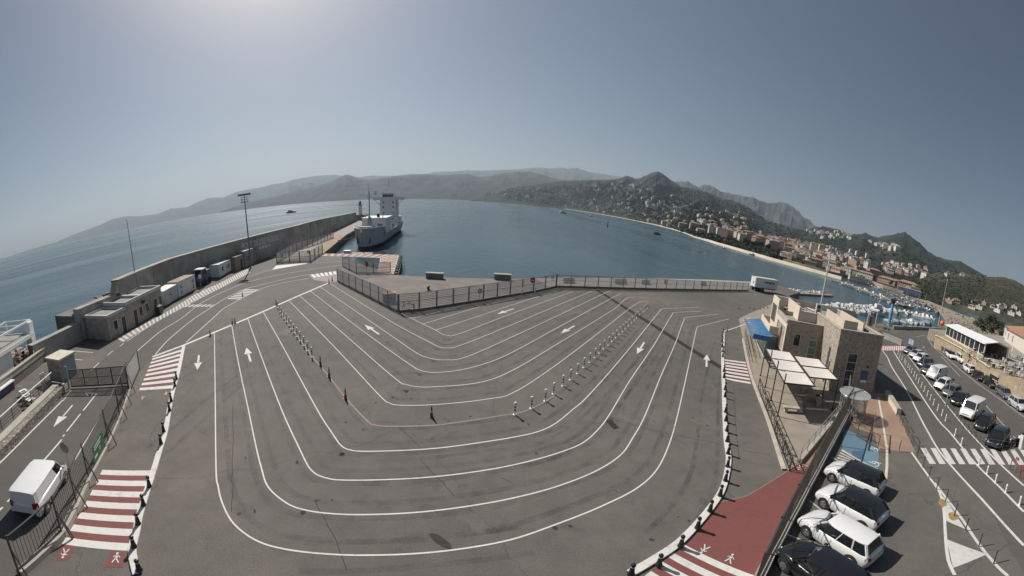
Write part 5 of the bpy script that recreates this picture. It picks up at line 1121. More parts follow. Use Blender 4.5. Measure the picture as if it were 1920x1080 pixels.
# blue travelling-hoist column and its shelter at the marina
bluec = M('blue_crane_paint', (.1, .25, .42), .45, .12, 1.5); q = P(1666,611)
t = thing('slewing_crane', 'blue boat crane column with a dark slewing head at the marina edge', 'crane', q); hh = up_at(q, 1671, 558)
MB().lathe([(.75, 0), (.75, .1), (.5, .15), (.45, hh*.8), (.38, hh*.82)], 14).build('column', bluec, t, smooth=True); MB().lathe([(.65, hh*.82), (.7, hh*.86), (.7, hh*.9), (.4, hh*.95), (.25, hh)], 14).build('slewing_head', blk, t, smooth=True)
mb = MB(); mb.bar((-1.4, .4, hh*.93), (1.6, -.4, hh*.96), .3, .35); mb.build('jib', blk, t); mb = MB(); mb.bar((.55, 0, 1), (.55, 0, hh*.8), .08); mb.bar((.55, .35, 1), (.55, .35, hh*.8), .06); mb.build('ladder', gry, t)
q = P(1634,610)
for nm, lb, dx, cols in [('fuel_shelter', 'white-roofed dockside shelter on posts next to the blue crane', 0, 1)]:
    t = thing(nm, lb, 'shelter', q, .3); mb = MB(); mb.box(-1.9, -1.4, 3.9, 1.9, 1.4, 4.2); mb.build('roof', whr, t)
    for sx, sy in ((-1.7, -1.2), (1.7, -1.2), (-1.7, 1.2), (1.7, 1.2)): mb = MB(); mb.bar((sx, sy, 0), (sx, sy, 3.9), .16); mb.build('post', wf, t)
    mb = MB(); mb.box(-1.3, -.9, 0, 1.3, .9, 2.3); mb.build('booth', M('dark_booth', (.09, .085, .08), .6, .15, 1), t)
seg_fence('dock_fence', 'tan timber-slat fence on the dock between the crane and the terminal', [P(1634,624), P(1655,619), P(1664,622)], 1.9, 1.8, .1, M('timber_post', (.35, .29, .2), .85, .15, 2), (M('timber_slat', (.42, .35, .25), .85, .15, 2), .2), None, 0, 'post', None)
t = thing('orange_float', 'orange float stored at the marina edge beside the slim mast', 'float', P(1766,610)); mb = MB(); mb.lathe([(0, 0), (.7, .1), (1.0, .6), (1.0, 1.2), (.6, 1.75), (0, 1.9)], 14); mb.build('hull', M('orange_float_paint', (.62, .14, .05), .5, .1, 2), t, smooth=True); mb = MB(); mb.tube([(0, 0, 1.85), (0, 0, 2.3)], .05); mb.build('lifting_eye', gry, t)
for px, zt, nm in [([(1652,632), (1672,640), (1690,648)], 1.0, 'dark road-edge wall with a pale coping behind the terminal'), ([(1674,617), (1720,618), (1764,620)], .8, 'low quay wall between the road bend and the moored boats')]:
    pts = [P(*q) for q in px]; t = thing('quay_parapet', nm, 'wall', pts[0]); mb = MB(); mb2 = MB()
    for a, b in zip(pts, pts[1:]): a, b = a-pts[0], b-pts[0]; mb.bar(a+Vector((0, 0, zt/2)), b+Vector((0, 0, zt/2)), .35, zt); mb2.bar(a+Vector((0, 0, zt+.06)), b+Vector((0, 0, zt+.06)), .5, .117)
    mb.build('stonework', cwall, t); mb2.build('coping', ccap, t)
# ------------------------------------------------------------------ vehicles
def paint(name, c, rough=.28): return M(name, c, rough, .03, 1, coat=.6)
PW = paint('white_car_paint', (.68, .68, .67)); PB = paint('black_car_paint', (.012, .012, .015), .2); PG = paint('grey_car_paint', (.1, .105, .115)); PS = paint('silver_car_paint', (.4, .41, .42)); PD = paint('dark_blue_car_paint', (.03, .04, .07))
cglass = M('car_glass', (.012, .014, .016), .05, .1, 1, spec=.7); tyrem = M('tyre_rubber', (.02, .02, .02), .85, .15, 5); rimm = M('alloy_rim', (.42, .42, .43), .35, .08, 4, metal=.7); trim = M('black_plastic_trim', (.025, .025, .026), .6, .1, 4)
lampw = M('clear_lamp', (.6, .62, .64), .1, .05, 3); lampr = M('red_lamp', (.3, .015, .015), .2, .1, 3); plate = M('number_plate', (.65, .65, .62), .5, .05, 2)
KIND = {  # length, half width, sill, bonnet z at nose / at screen, belt z, roof z, [screen base, roof front, roof rear, tail base] as x from the rear 0..1, roof half width
 'hatch': (4.0, .87, .2, .68, .93, .95, 1.5, (.76, .60, .12, .035), .6),
 'crossover': (4.15, .9, .24, .75, 1.0, 1.02, 1.57, (.75, .6, .13, .03), .63),
 'estate': (4.25, .87, .2, .68, .92, .95, 1.5, (.76, .61, .1, .03), .6),
 'saloon': (4.4, .88, .2, .68, .9, .93, 1.45, (.72, .57, .26, .1), .58),
 'van': (4.4, .92, .22, .8, 1.12, 1.12, 1.84, (.82, .70, .035, .012), .76),
 'big_van': (5.0, .98, .24, .9, 1.2, 1.2, 2.0, (.84, .74, .03, .01), .82),
 'jeep': (4.0, .86, .32, .95, 1.08, 1.1, 1.82, (.7, .63, .03, .01), .74),
}
def make_vehicle(name, label, cat, kind, body, roofmat=None, panelled=False, lowtrim=False):
    L_, w, z0, zn, zs, zb, zr, xs, rw_ = KIND[kind]; t = thing(name, label, cat); roofmat = roofmat or body
    X = lambda f: (f-.5)*L_
    xs = [X(f) for f in xs]; xf, xr = L_/2, -L_/2
    # body shell, lofted from tail to nose
    st = [(xr, .86, z0+.2, zb-.18), (xr+.05, .93, z0+.08, zb-.06), (xr+.2, .98, z0, zb), (xr+.9, 1.0, z0, zb+.01), (0, 1.0, z0-.02, zb), (xs[0]-.05, 1.0, z0, zs), (xs[0]+.35, .985, z0, zs-.02), (xf-.45, .96, z0, (zn+zs)/2+.02), (xf-.18, .9, z0+.04, zn), (xf-.05, .82, z0+.1, zn-.1), (xf, .74, z0+.18, zn-.24)]
    rows = []
    for x, kw, za, zt in st:
        ww = w*kw; zm = za+(zt-za)*.55
        half = [(ww*.9, za), (ww*.99, za+(zm-za)*.35), (ww, zm), (ww*.965, zt-.07), (ww*.9, zt-.012), (ww*.55, zt+.022), (0, zt+.035)]
        rows.append([(x, y, z) for y, z in half]+[(x, -y, z) for y, z in half[-2::-1]])
    mb = MB(); mb.grid(rows); mb.poly(rows[0]); mb.poly(rows[-1]); mb.build('body', body, t, smooth=True, fixn=True)
    # glasshouse
    bw = w*.915; zg = zb-.03
    lowr = [(xs[0], bw*.93), (xs[0]-.35, bw), (xs[3]+.25, bw*.99), (xs[3], bw*.93)]; topr = [(xs[1], rw_*.96), (xs[1]-.3, rw_*1.03), (xs[2]+.25, rw_*1.02), (xs[2], rw_*.94)]
    def loop(r_, z, zz=0): return [(x, y, z) for x, y in r_]+[(x, -y, z) for x, y in r_[::-1]]
    lo, hi = loop(lowr, zg), loop(topr, zr-.05); n_ = 8
    mb = MB(); side = body if panelled else cglass
    front = MB(); front.add([lo[7], lo[0], hi[0], hi[7]], [(0, 1, 2, 3)]); front.add([lo[0], lo[1], hi[1], hi[0]], [(0, 1, 2, 3)]) if False else None
    front.build('windscreen', cglass, t, fixn=True)
    rear = MB(); rear.add([lo[3], lo[4], hi[4], hi[3]], [(0, 1, 2, 3)]); rear.build('rear_window', body if panelled else cglass, t, fixn=True)
    for s, idx in ((1, (0, 1, 2, 3)), (-1, (7, 6, 5, 4))):
        if not panelled:
            mb = MB(); mb.grid([[lo[i] for i in idx], [hi[i] for i in idx]]); mb.build('side_window', cglass, t, fixn=True)
        else:
            a, b, c, d = idx; m1 = Vector(lo[b]).lerp(Vector(lo[c]), .16); m2 = Vector(hi[b]).lerp(Vector(hi[c]), .16)
            mb = MB(); mb.add([lo[a], lo[b], m1, m2, hi[b], hi[a]], [(0, 1, 2, 3, 4, 5)]); mb.build('side_window', cglass, t, fixn=True)
            mb = MB(); mb.grid([[m1, lo[c], lo[d]], [m2, hi[c], hi[d]]]); mb.build('side_panel', body, t, fixn=True)
    mb = MB(); pil = [(0, .075), (3, .1)] if not panelled else [(0, .07)]
    for i, th in pil:
        for s in (1, -1):
            a, b = Vector(lo[i]), Vector(hi[i]); a.y *= s; b.y *= s; MB().bar(a, b, th).build('pillar', roofmat if not panelled else body, t)
    if not panelled:
        for f in (.42, .78) if kind != 'hatch' else (.5,):
            for s in (1, -1):
                a = Vector(lo[1]).lerp(Vector(lo[2]), f); b = Vector(hi[1]).lerp(Vector(hi[2]), f); a.y *= s*1.003; b.y *= s*1.003; MB().bar(a, b, .07, .03).build('pillar', roofmat, t)
    rr = []
    for f in (1.02, 1.01, .8, 0, -.8, -1.01, -1.02):
        zz = {1.02: -.075, 1.01: -.03, .8: .01, 0: .035}[abs(f)]
        rr.append([(x+dx, y*f, zr-.02+zz+dz) for (x, y), dx, dz in zip([(topr[0][0], topr[0][1]), (topr[1][0], topr[1][1]), ((topr[1][0]+topr[2][0])/2, topr[1][1]*1.01), topr[2], topr[3]], (.06, 0, 0, 0, -.06), (-.035, 0, .012, 0, -.035))])
    mb = MB(); mb.grid(rr); mb.build('roof', roofmat, t, smooth=True)
    # bumpers, lamps, plate, mirrors, door lines
    mb = MB(); mb.box(xr-.02, -w*.8, z0+.12, xr+.1, w*.8, z0+.32); mb.build('rear_bumper', trim if lowtrim or panelled else body, t, bevel=.03)
    mb = MB(); mb.box(xf-.12, -w*.68, z0+.08, xf+.015, w*.68, z0+.27); mb.build('front_bumper', trim, t, bevel=.03)
    mb = MB(); mb.box(xf-.1, -.42, zn-.26, xf+.008, .42, zn-.18); mb.build('grille', trim, t)
    for s in (1, -1):
        mb = MB(); mb.add([(xf-.02, s*w*.5, zn-.17), (xf-.3, s*w*.93, zn-.1), (xf-.42, s*w*.93, zn+.0), (xf-.12, s*w*.52, zn-.01)], [(0, 1, 2, 3)]); mb.v = [(x+.012, y*1.012, z+.035) for x, y, z in mb.v]; mb.build('headlight', lampw, t, fixn=True)
        mb = MB(); zt = zb-.22; hh = .5 if panelled else .24; mb.add([(xr-.012, s*w*.62, zt-.04), (xr-.012, s*w*.8, zt-.04), (xr+.16, s*w*.955, zt), (xr+.16, s*w*.945, zt+hh*.6), (xr+.02, s*w*.8, zt+hh*.7), (xr+.01, s*w*.62, zt+hh*.6)], [(0, 1, 4, 5), (1, 2, 3, 4)]); mb.v = [(x-.012, y*1.01, z) for x, y, z in mb.v]; mb.build('tail_light', lampr, t, fixn=True)
        mb = MB(); mb.box(xs[0]-.3, s*(w+.16), zb+.02, xs[0]-.14, s*(w-.02), zb+.16); mb.build('mirror', roofmat, t, bevel=.03)
        for f in (.47, .7) if not panelled else (.66, .8): x = X(f); MB().box(x, s*(w*1.001), z0+.15, x+.018, s*(w*1.005), zb-.1).build('door_seam', trim, t)
    mb = MB(); mb.box(xr-.03, -.26, zb-.34, xr-.015, .26, zb-.23); mb.build('number_plate', plate, t)
    # wheels
    r = .32 if kind in ('hatch', 'estate', 'saloon') else .34
    for x in (xf-L_*.2, xr+L_*.185):
        for s in (1, -1):
            mb = MB(); mb.lathe([(r+.065, 0), (r+.065, .03), (r-.02, .033)], 20); mb.v = [(vx+x, s*(w*1.0-.02+vz), vy+r) for vx, vy, vz in mb.v]; mb.build('wheel_arch', trim, t)
            mb = MB(); mb.lathe([(r*.62, .0), (r*.97, .0), (r, .03), (r, .18), (r*.97, .2), (r*.64, .205)], 22); mb.v = [(vx+x, s*(w-.17+vz), vy+r) for vx, vy, vz in mb.v]; o = mb.build('wheel', tyrem, t, smooth=True)
            mb = MB(); mb.lathe([(r*.64, .198), (r*.6, .21), (r*.5, .205)], 20)
            for k in range(5): a = k*1.2566+.3; mb.bar((0, 0, .2), (r*.56*math.cos(a), r*.56*math.sin(a), .205), .075, .03)
            mb.lathe([(.07, .2), (.06, .225), (0, .226)], 10); mb.v = [(vx+x, s*(w-.17+vz), vy+r) for vx, vy, vz in mb.v]; mb.build('rim', rimm, o)
            mb = MB(); mb.lathe([(0, .19), (r*.6, .19)], 16); mb.v = [(vx+x, s*(w-.17+vz), vy+r) for vx, vy, vz in mb.v]; mb.build('brake_disc', trim, o)
    mb = MB(); mb.box(xr+.4, -w*.8, z0-.05, xf-.4, w*.8, z0+.1); mb.build('underside', trim, t)
    return t
def park(t, fw, rw_, side, label=None):
    """stand a vehicle on the road: ground points of front and rear wheel on its visible side (+1 left, -1 right)"""
    F, B = P(*fw), P(*rw_); d = (F-B).normalized(); rt = Vector((d.y, -d.x, 0)); c = (F+B)/2+rt*(.8*side); t.location = c; t.rotation_euler = (0, 0, math.atan2(d.y, d.x))
v1 = make_vehicle('parked_car', 'small white hatchback with a black roof, nearest the blue parking bay', 'car', 'hatch', PW, PB); park(v1, (1556, 902), (1624, 934), 1)
v2 = make_vehicle('parked_car', 'white crossover with a black roof, second from the blue parking bay', 'car', 'crossover', PW, PB, lowtrim=True); park(v2, (1541, 951), (1615, 995), 1)
v3 = make_vehicle('parked_car', 'white estate car with a white roof between two other parked cars', 'car', 'estate', PW, PW); park(v3, (1512, 1006), (1588, 1057), 1)
v4 = make_vehicle('parked_car', 'black hatchback cut off by the bottom edge beside the picket fence', 'car', 'crossover', PB, PB); park(v4, (1472, 1071), (1548, 1132), 1)
vv = make_vehicle('parked_van', 'white panel van on the access road behind the left picket fence', 'van', 'van', PW, PW, True, True); park(vv, (122, 903), (88, 960), -1)
protos = {}
def veh(kind, mat, roofm_=None, panelled=False):
    key = (kind, mat.name, roofm_.name if roofm_ else '', panelled)
    if key not in protos: protos[key] = make_vehicle('parked_van' if 'van' in kind else 'parked_car', 'x x x x', 'van' if 'van' in kind else 'car', kind, mat, roofm_, panelled)
    return protos[key]
# angled row between the cycle lane and the road
Cl = PL([(1695,657),(1745,722),(1800,790),(1865,860)])
def row_car(kind, mat, px, label, pan=False, roof=None, turn=0, group='cars angled beside the cycle lane'):
    q = P(px[0], px[1], .75); q.z = 0; h = math.atan2(P(1806,788).y-P(1838,768).y, P(1806,788).x-P(1838,768).x); dup(veh(kind, mat, roof, pan), q, h+turn, label, group)
row_car('crossover', PB, (1872,819), 'black car closest to the zebra crossing in the angled row')
row_car('hatch', PB, (1848,790), 'black hatchback between the nearest white van and the zebra end car')
row_car('big_van', PW, (1824,768), 'white van nearest the zebra crossing in the angled row', True)
row_car('saloon', PB, (1802,746), 'black car just beyond the nearest white van')
row_car('hatch', PG, (1785,732), 'dark grey car between the white car and the black one in the angled row')
row_car('hatch', PW, (1769,719), 'small white car in front of the farther white van')
row_car('big_van', PW, (1757,701), 'farther white van in the middle of the angled row', True)
row_car('hatch', PG, (1742,692), 'grey car just beyond the farther white van')
row_car('crossover', PD, (1735,680), 'dark blue car behind the second street lamp')
row_car('crossover', PW, (1727,671), 'white car third from the far end of the angled row')
row_car('hatch', PS, (1718,663), 'silver car second from the far end of the angled row')
row_car('saloon', PG, (1708,656), 'dark car at the far end of the angled row by the road bend')
def side_car(kind, mat, px, label, turn=0, roof=None):
    q = P(px[0], px[1], .7); q.z = 0; a, b = P(1783,666), P(1910,760); dup(veh(kind, mat, roof), q, math.atan2(b.y-a.y, b.x-a.x)+turn, label, 'cars along the stone wall')
side_car('hatch', PW, (1783,665), 'white open-top car nearest the green bins', 0, PB)
side_car('jeep', PW, (1803,674), 'boxy white off-roader between two white cars by the stone wall')
side_car('crossover', PW, (1817,691), 'white car behind the boxy off-roader by the stone wall', math.pi)
side_car('saloon', PB, (1836,704), 'black car just past the white ones along the stone wall')
side_car('crossover', PB, (1859,717), 'black car below the balustraded wall opening')
side_car('estate', PG, (1884,736), 'grey car second from the right edge along the stone wall')
side_car('crossover', PS, (1910,757), 'light grey car at the right edge along the stone wall')
# motor scooter at the zebra
q = P(1899,838); t = thing('motor_scooter', 'black and chrome scooter parked at the right end of the zebra crossing', 'scooter', q, 2.4)
for x in (-.62, .62): mb = MB(); mb.lathe([(.13, -.06), (.24, -.06), (.27, 0), (.24, .06), (.13, .06)], 16); mb.v = [(vx+x, vz, vy+.27) for vx, vy, vz in mb.v]; mb.build('wheel', tyrem, t, smooth=True)
mb = MB(); mb.grid([[(-.75, -.16, .5), (-.4, -.2, .55), (.1, -.17, .35), (.4, -.2, .4), (.55, -.1, .9)], [(-.8, 0, .78), (-.4, 0, .8), (.1, 0, .42), (.38, 0, .5), (.5, 0, 1.0)], [(-.75, .16, .5), (-.4, .2, .55), (.1, .17, .35), (.4, .2, .4), (.55, .1, .9)]]); mb.build('body', PB, t, smooth=True)
mb = MB(); mb.box(-.75, -.14, .78, -.02, .14, .87); mb.build('seat', trim, t, bevel=.03); mb = MB(); mb.tube([(.45, -.36, 1.02), (.5, 0, .98), (.45, .36, 1.02)], .02); mb.bar((.5, 0, .98), (.62, 0, .3), .06); mb.build('handlebar', rimm, t)
mb = MB(); mb.lathe([(.09, 0), (.07, .06), (0, .07)], 12); mb.v = [(.58+vz, vx, .86+vy) for vx, vy, vz in mb.v]; mb.build('headlight', lampw, t); mb = MB(); mb.box(-1.02, -.17, .85, -.72, .17, 1.12); mb.build('top_box', wht, t, bevel=.03)
# information post at the right edge
t = thing('ticket_machine', 'grey ticket machine beside the scooter at the right edge', 'machine', P(1914,842), 2.4); mb = MB(); mb.box(-.25, -.2, 0, .25, .2, 1.6); mb.build('housing', acw, t, bevel=.03); mb = MB(); mb.box(-.27, -.22, 1.6, .27, .22, 1.68); mb.build('cap', trim, t); mb = MB(); mb.box(-.16, -.215, .95, .16, -.205, 1.4); mb.build('screen', cglass, t)
# semi-trailer at the end of the fence
ta, tb2 = P(1414,546), P(1457,551); loc, yw = frame(ta, tb2); t = thing('semi_trailer', 'white box semi-trailer standing at the right end of the quay fence', 'trailer', loc, yw); Lt = 9.6
mb = MB(); mb.box(0, 0, 1.15, Lt, 2.5, 3.75); mb.build('box', cabw, t, bevel=.04); mb = MB(); mb.box(-.03, -.03, 3.75, Lt+.03, 2.53, 3.84); mb.build('roof', M('cream_trailer_roof', (.6, .55, .45), .6, .06, 1), t)
mb = MB(); mb.box(.2, .4, .85, Lt-.2, 2.1, 1.15); mb.build('chassis', trim, t); mb = MB(); mb.box(-.05, .2, 1.2, -.005, 1.25, 3.65); mb.box(-.05, 1.28, 1.2, -.005, 2.3, 3.65); mb.build('rear_doors', wht, t)
mb = MB(); mb.box(-.07, .75, 2.0, -.045, 1.15, 2.6); mb.build('dark_emblem', trim, t)
mb = MB()
for k, (w, z0, z1) in enumerate([(.3, 2.5, 3.1), (.4, 2.55, 3.1), (.35, 2.5, 3.05), (.3, 2.5, 3.1), (.5, 2.45, 3.05), (.35, 2.5, 3.0), (.3, 2.5, 3.1), (.45, 2.5, 3.05), (.3, 2.5, 3.0)]): mb.box(3.6+k*.52, -.02, z0, 3.6+k*.52+w, -.006, z1)
mb.build('lettering', ink, t)
for x in (1.2, 2.4, 3.6):
    for y in (.15, 2.35): mb = MB(); mb.lathe([(.2, -.15), (.48, -.15), (.5, -.1), (.5, .1), (.48, .15), (.2, .15)], 16); mb.v = [(vx+x, vz+y, vy+.5) for vx, vy, vz in mb.v]; mb.build('wheel', tyrem, t, smooth=True)
for y in (.4, 2.0): mb = MB(); mb.bar((8.0, y, .02), (8.0, y, .9), .14); mb.build('landing_leg', gry, t)
# blue tractor loader by the cabins
A_, B_ = (-56.8, 39.4), (-58.6, 43.6); loc, yw = frame(A_, B_); t = thing('yard_tractor', 'dark blue yard tractor with a white cab roof beside the white office', 'tractor', loc, yw); db = M('navy_machine_paint', (.05, .07, .16), .5, .15, 1.5)
mb = MB(); mb.box(0, .3, .7, 3.9, 2.3, 1.7); mb.build('body', db, t, bevel=.06); mb = MB(); mb.box(.3, .4, 1.7, 1.9, 2.2, 3.0); mb.build('cab_glass', cglass, t)
mb = MB()
for x in (.3, 1.9):
    for y in (.4, 2.2): mb.bar((x, y, 1.7), (x, y, 3.05), .13)
mb.bar((.3, .4, 3.0), (1.9, .4, 3.0), .1); mb.bar((.3, 2.2, 3.0), (1.9, 2.2, 3.0), .1); mb.bar((.3, .4, 3.0), (.3, 2.2, 3.0), .1); mb.bar((1.9, .4, 3.0), (1.9, 2.2, 3.0), .1); mb.build('cab_frame', db, t); mb = MB(); mb.box(.15, .25, 3.0, 2.05, 2.35, 3.16); mb.build('cab_roof', wht, t, bevel=.03); mb = MB(); mb.box(2.1, .4, 1.7, 3.8, 2.2, 2.6); mb.build('load_box', M('teal_box', (.1, .14, .16), .6, .15, 1.5), t)
for x in (.8, 3.0):
    for y in (.3, 2.3): mb = MB(); mb.lathe([(.25, -.2), (.55, -.2), (.6, -.1), (.6, .1), (.55, .2), (.25, .2)], 16); mb.v = [(vx+x, vz+y, vy+.6) for vx, vy, vz in mb.v]; mb.build('wheel', tyrem, t, smooth=True)
mb = MB(); mb.box(-.3, .4, .3, 0, 2.2, .9); mb.build('bumper', trim, t)
q = P(371,536, 2.2); t = thing('mirror_post', 'round white traffic mirror on a post by the container cabin', 'mirror', (-55.2, 37.4, 0), .5); mb = MB(); mb.tube([(0, .03, 0), (0, .03, 2.5)], .04, 8); mb.build('pole', gry, t); mb = MB(); mb.lathe([(.4, 0), (.4, .04), (.2, .08), (0, .09)], 16); mb.v = [(vx, -vz, vy+2.3) for vx, vy, vz in mb.v]; mb.build('mirror_face', wht, t)
# quayside blocks, mooring bollard
for px, lb in (((815, 522), 'grey fender block on the quay edge left of the other one'), ((942, 524), 'grey fender block with dark ribs on the quay edge, the right one')):
    t = thing('fender_block', lb, 'block', P(*px), .12); mb = MB(); mb.box(-1.65, -.45, 0, 1.65, .45, .85); mb.build('block_body', M('dark_fender', (.16, .165, .155), .85, .2, 1.5, fine=.2), t, bevel=.04); mb = MB(); mb.box(-1.7, -.5, .85, 1.7, .5, .97); mb.build('cap', ccap, t)

mbd = M('mooring_iron', (.05, .03, .03), .6, .2, 3)
def mooring(px, lb, world=None, z=0):
    t = thing('mooring_bollard', lb, 'bollard', world or P(*px), 0, 'mooring bollards on the quays'); MB().lathe([(.4, 0), (.4, .08), (.22, .12), (.2, .42), (.34, .5), (.34, .6), (.2, .66), (0, .67)], 14).build('casting', mbd, t, smooth=True); MB().lathe([(.55, .005), (.55, .05), (.4, .06)], 14).build('base', conc, t)
mooring((803, 544), 'red-brown mooring bollard alone on the brown quay behind the fence')
mooring(None, 'mooring bollard on the rusty quay edge near the ship bow', (-60.5, 101, .01)); mooring(None, 'pair-side mooring bollard farther along the jetty by the hull', (-68.5, 125, .01))
# hoarded gear in the brown quay corner behind the fence
q = P(730,566); t = thing('gear_box', 'dark striped equipment box behind the fence corner', 'box', q, .6); mb = MB(); mb.box(-.9, -.5, 0, .9, .5, 1.1); mb.build('box_body', M('dark_box', (.05, .05, .05), .6, .2, 2), t); mb = MB(); mb.box(-.95, -.55, 1.1, .95, .55, 1.2); mb.build('lid', rustroof, t)
# ------------------------------------------------------------------ the ship at the jetty
hullm = M('grey_hull_paint', (.42, .435, .45), .5, .14, .25, fine=.12); hulld = M('dark_boot_paint', (.05, .055, .065), .6, .2, .3); supw = M('ship_white', (.68, .69, .69), .5, .06, .5); deckm = M('ship_deck', (.33, .32, .29), .85, .15, .5)
BOW = Vector((-50.3, 99.0, 0)); ax = Vector((-.215, .977, 0)).normalized(); ship = thing('cargo_ship', 'light grey coaster moored bow-on at the jetty with its bridge aft', 'ship', (BOW.x, BOW.y, WATER_Z), math.atan2(ax.y, ax.x))
LS, BW = 72, 6.3    # local x runs from bow to stern
def half_b(x): return BW*(1-(1-min(1, x/17))**2.1)*(1 if x < 62 else 1-.12*((x-62)/10)**2)
def sheer(x): return 6.3 if x < 13 else (6.3-2.2*min(1, (x-13)/.8) if x < 13.8 else (4.1 if x < 50 else 4.1+.5*min(1, (x-50)/4)))
xs_ = [0, .6, 1.5, 3, 5, 7.5, 10, 12.9, 13.9, 17, 22, 30, 40, 49.5, 51, 56, 62, 67, 70, 72]
rows = []
for x in xs_:
    b = half_b(x); rows.append([(x+(1.6 if x < 5 else 0)*(1-x/5 if x < 5 else 0), -max(.05, b*.55), -1.0), (x+(.9 if x < 5 else 0)*(1-x/5 if x < 5 else 0), -max(.05, b*.8), .9), (x, -max(.06, b), sheer(x))])
for mi, (nm, m_, a, b) in enumerate([('hull', hullm, 1, 2)]):
    for s in (-1, 1):
        pass
mb = MB(); mb.grid([[(r[1][0], r[1][1], r[1][2]), r[2]] [::1] for r in rows]); mb.grid([[(r[1][0], -r[1][1], r[1][2]), (r[2][0], -r[2][1], r[2][2])] for r in rows]); r = rows[-1]; mb.poly([r[1], r[2], (r[2][0], -r[2][1], r[2][2]), (r[1][0], -r[1][1], r[1][2])]); mb.build('hull', hullm, ship, smooth=True, fixn=True)
mb = MB(); mb.grid([[r[0], r[1]] for r in rows]); mb.grid([[(r[0][0], -r[0][1], r[0][2]), (r[1][0], -r[1][1], r[1][2])] for r in rows]); mb.build('boot_topping', hulld, ship, smooth=True, fixn=True)
mb = MB()
def deck(x0, x1, z): mb.grid([[(x, -half_b(x)*.97, z), (x, half_b(x)*.97, z)] for x in np.linspace(x0, x1, 8)])
deck(.5, 13.2, 5.3); deck(13.2, 51, 3.2); deck(51, 71.8, 4.0); mb.box(13.1, -6, 3.0, 13.25, 6, 5.3); mb.build('deck', deckm, ship)
mb = MB()
for s in (-1, 1): mb.tube([(x, s*half_b(x), sheer(x)) for x in np.linspace(.2, 12.8, 14)], .12, 6); mb.tube([(x, s*half_b(x), sheer(x)) for x in np.linspace(13.9, 71.5, 14)], .12, 6)
mb.build('rubbing_rail', supw, ship)
for s in (-1, 1):
    mb = MB()
    for x in np.arange(14.5, 50, 1.6): mb.bar((x, s*half_b(x)*.99, 4.1), (x, s*half_b(x)*.99, 5.2), .07)
    for z in (4.65, 5.2): mb.tube([(x, s*half_b(x)*.99, z) for x in np.linspace(14.5, 50, 12)], .05, 5)
    mb.build('deck_railing', supw, ship)
mb = MB()
for x in np.arange(1.2, 12.5, 1.2):
    for s in (-1, 1): mb.bar((x, s*half_b(x)*.97, 6.3), (x, s*half_b(x)*.97, 7.2), .06)
for s in (-1, 1):
    for z in (6.75, 7.2): mb.tube([(x, s*half_b(x)*.97, z) for x in np.linspace(1.2, 12.4, 10)], .045, 5)
mb.build('forecastle_railing', supw, ship)
rr_ = random.Random(4)
for k in range(16):
    x = rr_.uniform(2, 68); s_ = rr_.choice((-1, 1)); y = s_*(half_b(x)+.02); z1_ = sheer(x)-rr_.uniform(.2, .8); z0_ = rr_.uniform(1.2, 2.6); w_ = rr_.uniform(.1, .3); mb = MB(); mb.add([(x, y, z1_), (x+w_, s_*(half_b(x+w_)+.02), z1_), (x+w_*.6, s_*(half_b(x+w_*.6)*(.8+.2*(z0_-.9)/(sheer(x)-.9))+.04), z0_), (x+w_*.4, s_*(half_b(x+w_*.4)*(.8+.2*(z0_-.9)/(sheer(x)-.9))+.04), z0_)], [(0, 1, 2, 3)]); mb.build('rust_stain', M('hull_rust', (.2, .12, .07), .85, .3, 1), ship)
# windlass, kingpost, anchor
mb = MB(); mb.box(6.5, -1.5, 5.3, 8.2, 1.5, 6.5); mb.tube([(7.3, -2.4, 6.1), (7.3, 2.4, 6.1)], .5, 12); mb.build('windlass', cabg, ship)
mb = MB(); mb.lathe([(1.1, 5.3), (.9, 8.6), (.5, 9.2), (.22, 9.6), (.18, 17.6), (.06, 17.8), (.05, 20.2), (0, 20.25)], 12, (10.8, -.6, 0)); mb.build('kingpost', M('grey_ship_mast', (.3, .32, .33), .5, .1, 1), ship, smooth=True)
mb = MB(); mb.bar((10.8, -3.2, 16.4), (10.8, 3.4, 16.4), .14); mb.box(10.6, -3.4, 16.2, 11.2, -2.6, 17.4); mb.bar((10.8, 3.0, 16.4), (10.8, 1.0, 15.6), .1); mb.box(10.4, -1.4, 15.5, 11.2, .2, 16.0); mb.build('crosstree', supw, ship)
for s in (-1, 1): mb = MB(); x = 3.6; y = s*(half_b(x)*.86+.1); mb.box(x-.5, y-.15, 1.9, x+.5, y+.15, 2.4); mb.bar((x, y, 2.2), (x, y, 3.6), .25); mb.build('anchor', trim, ship)
# cargo house amidships
mb = MB(); mb.box(19, -5.2, 3.2, 34, 4.4, 8.4); mb.build('cargo_house', supw, ship); mb = MB(); mb.box(18.8, -5.4, 8.4, 34.2, 4.6, 8.6); mb.build('cargo_house_roof', M('white_deckhouse_roof', (.7, .7, .67), .7, .05, 1), ship)
for y0, y1, z0, z1 in ((1.2, 2.4, 4.4, 5.8), (-1.0, 0, 5.5, 5.8), (-4.0, -1.9, 5.2, 6.4)): mb = MB(); mb.box(18.93, y0, z0, 19, y1, z1); mb.build('opening', trim, ship)
mb = MB(); mb.lathe([(.6, 8.6), (.6, 9.6), (.4, 9.9), (0, 10)], 10, (22, -1.6, 0)); mb.build('ventilator', trim, ship, smooth=True)
for y in (3.4, 2.2, -3.6): mb = MB(); mb.lathe([(.18, 8.6), (.15, 10.2), (0, 10.3)], 8, (21, y, 0)); mb.build('vent_pipe', cabg, ship, smooth=True)
mb = MB(); mb.box(15.5, -4.6, 3.2, 18, 4.2, 4.0); mb.build('hatch_cover', M('pale_hatch', (.6, .58, .53), .7, .1, 1), ship)
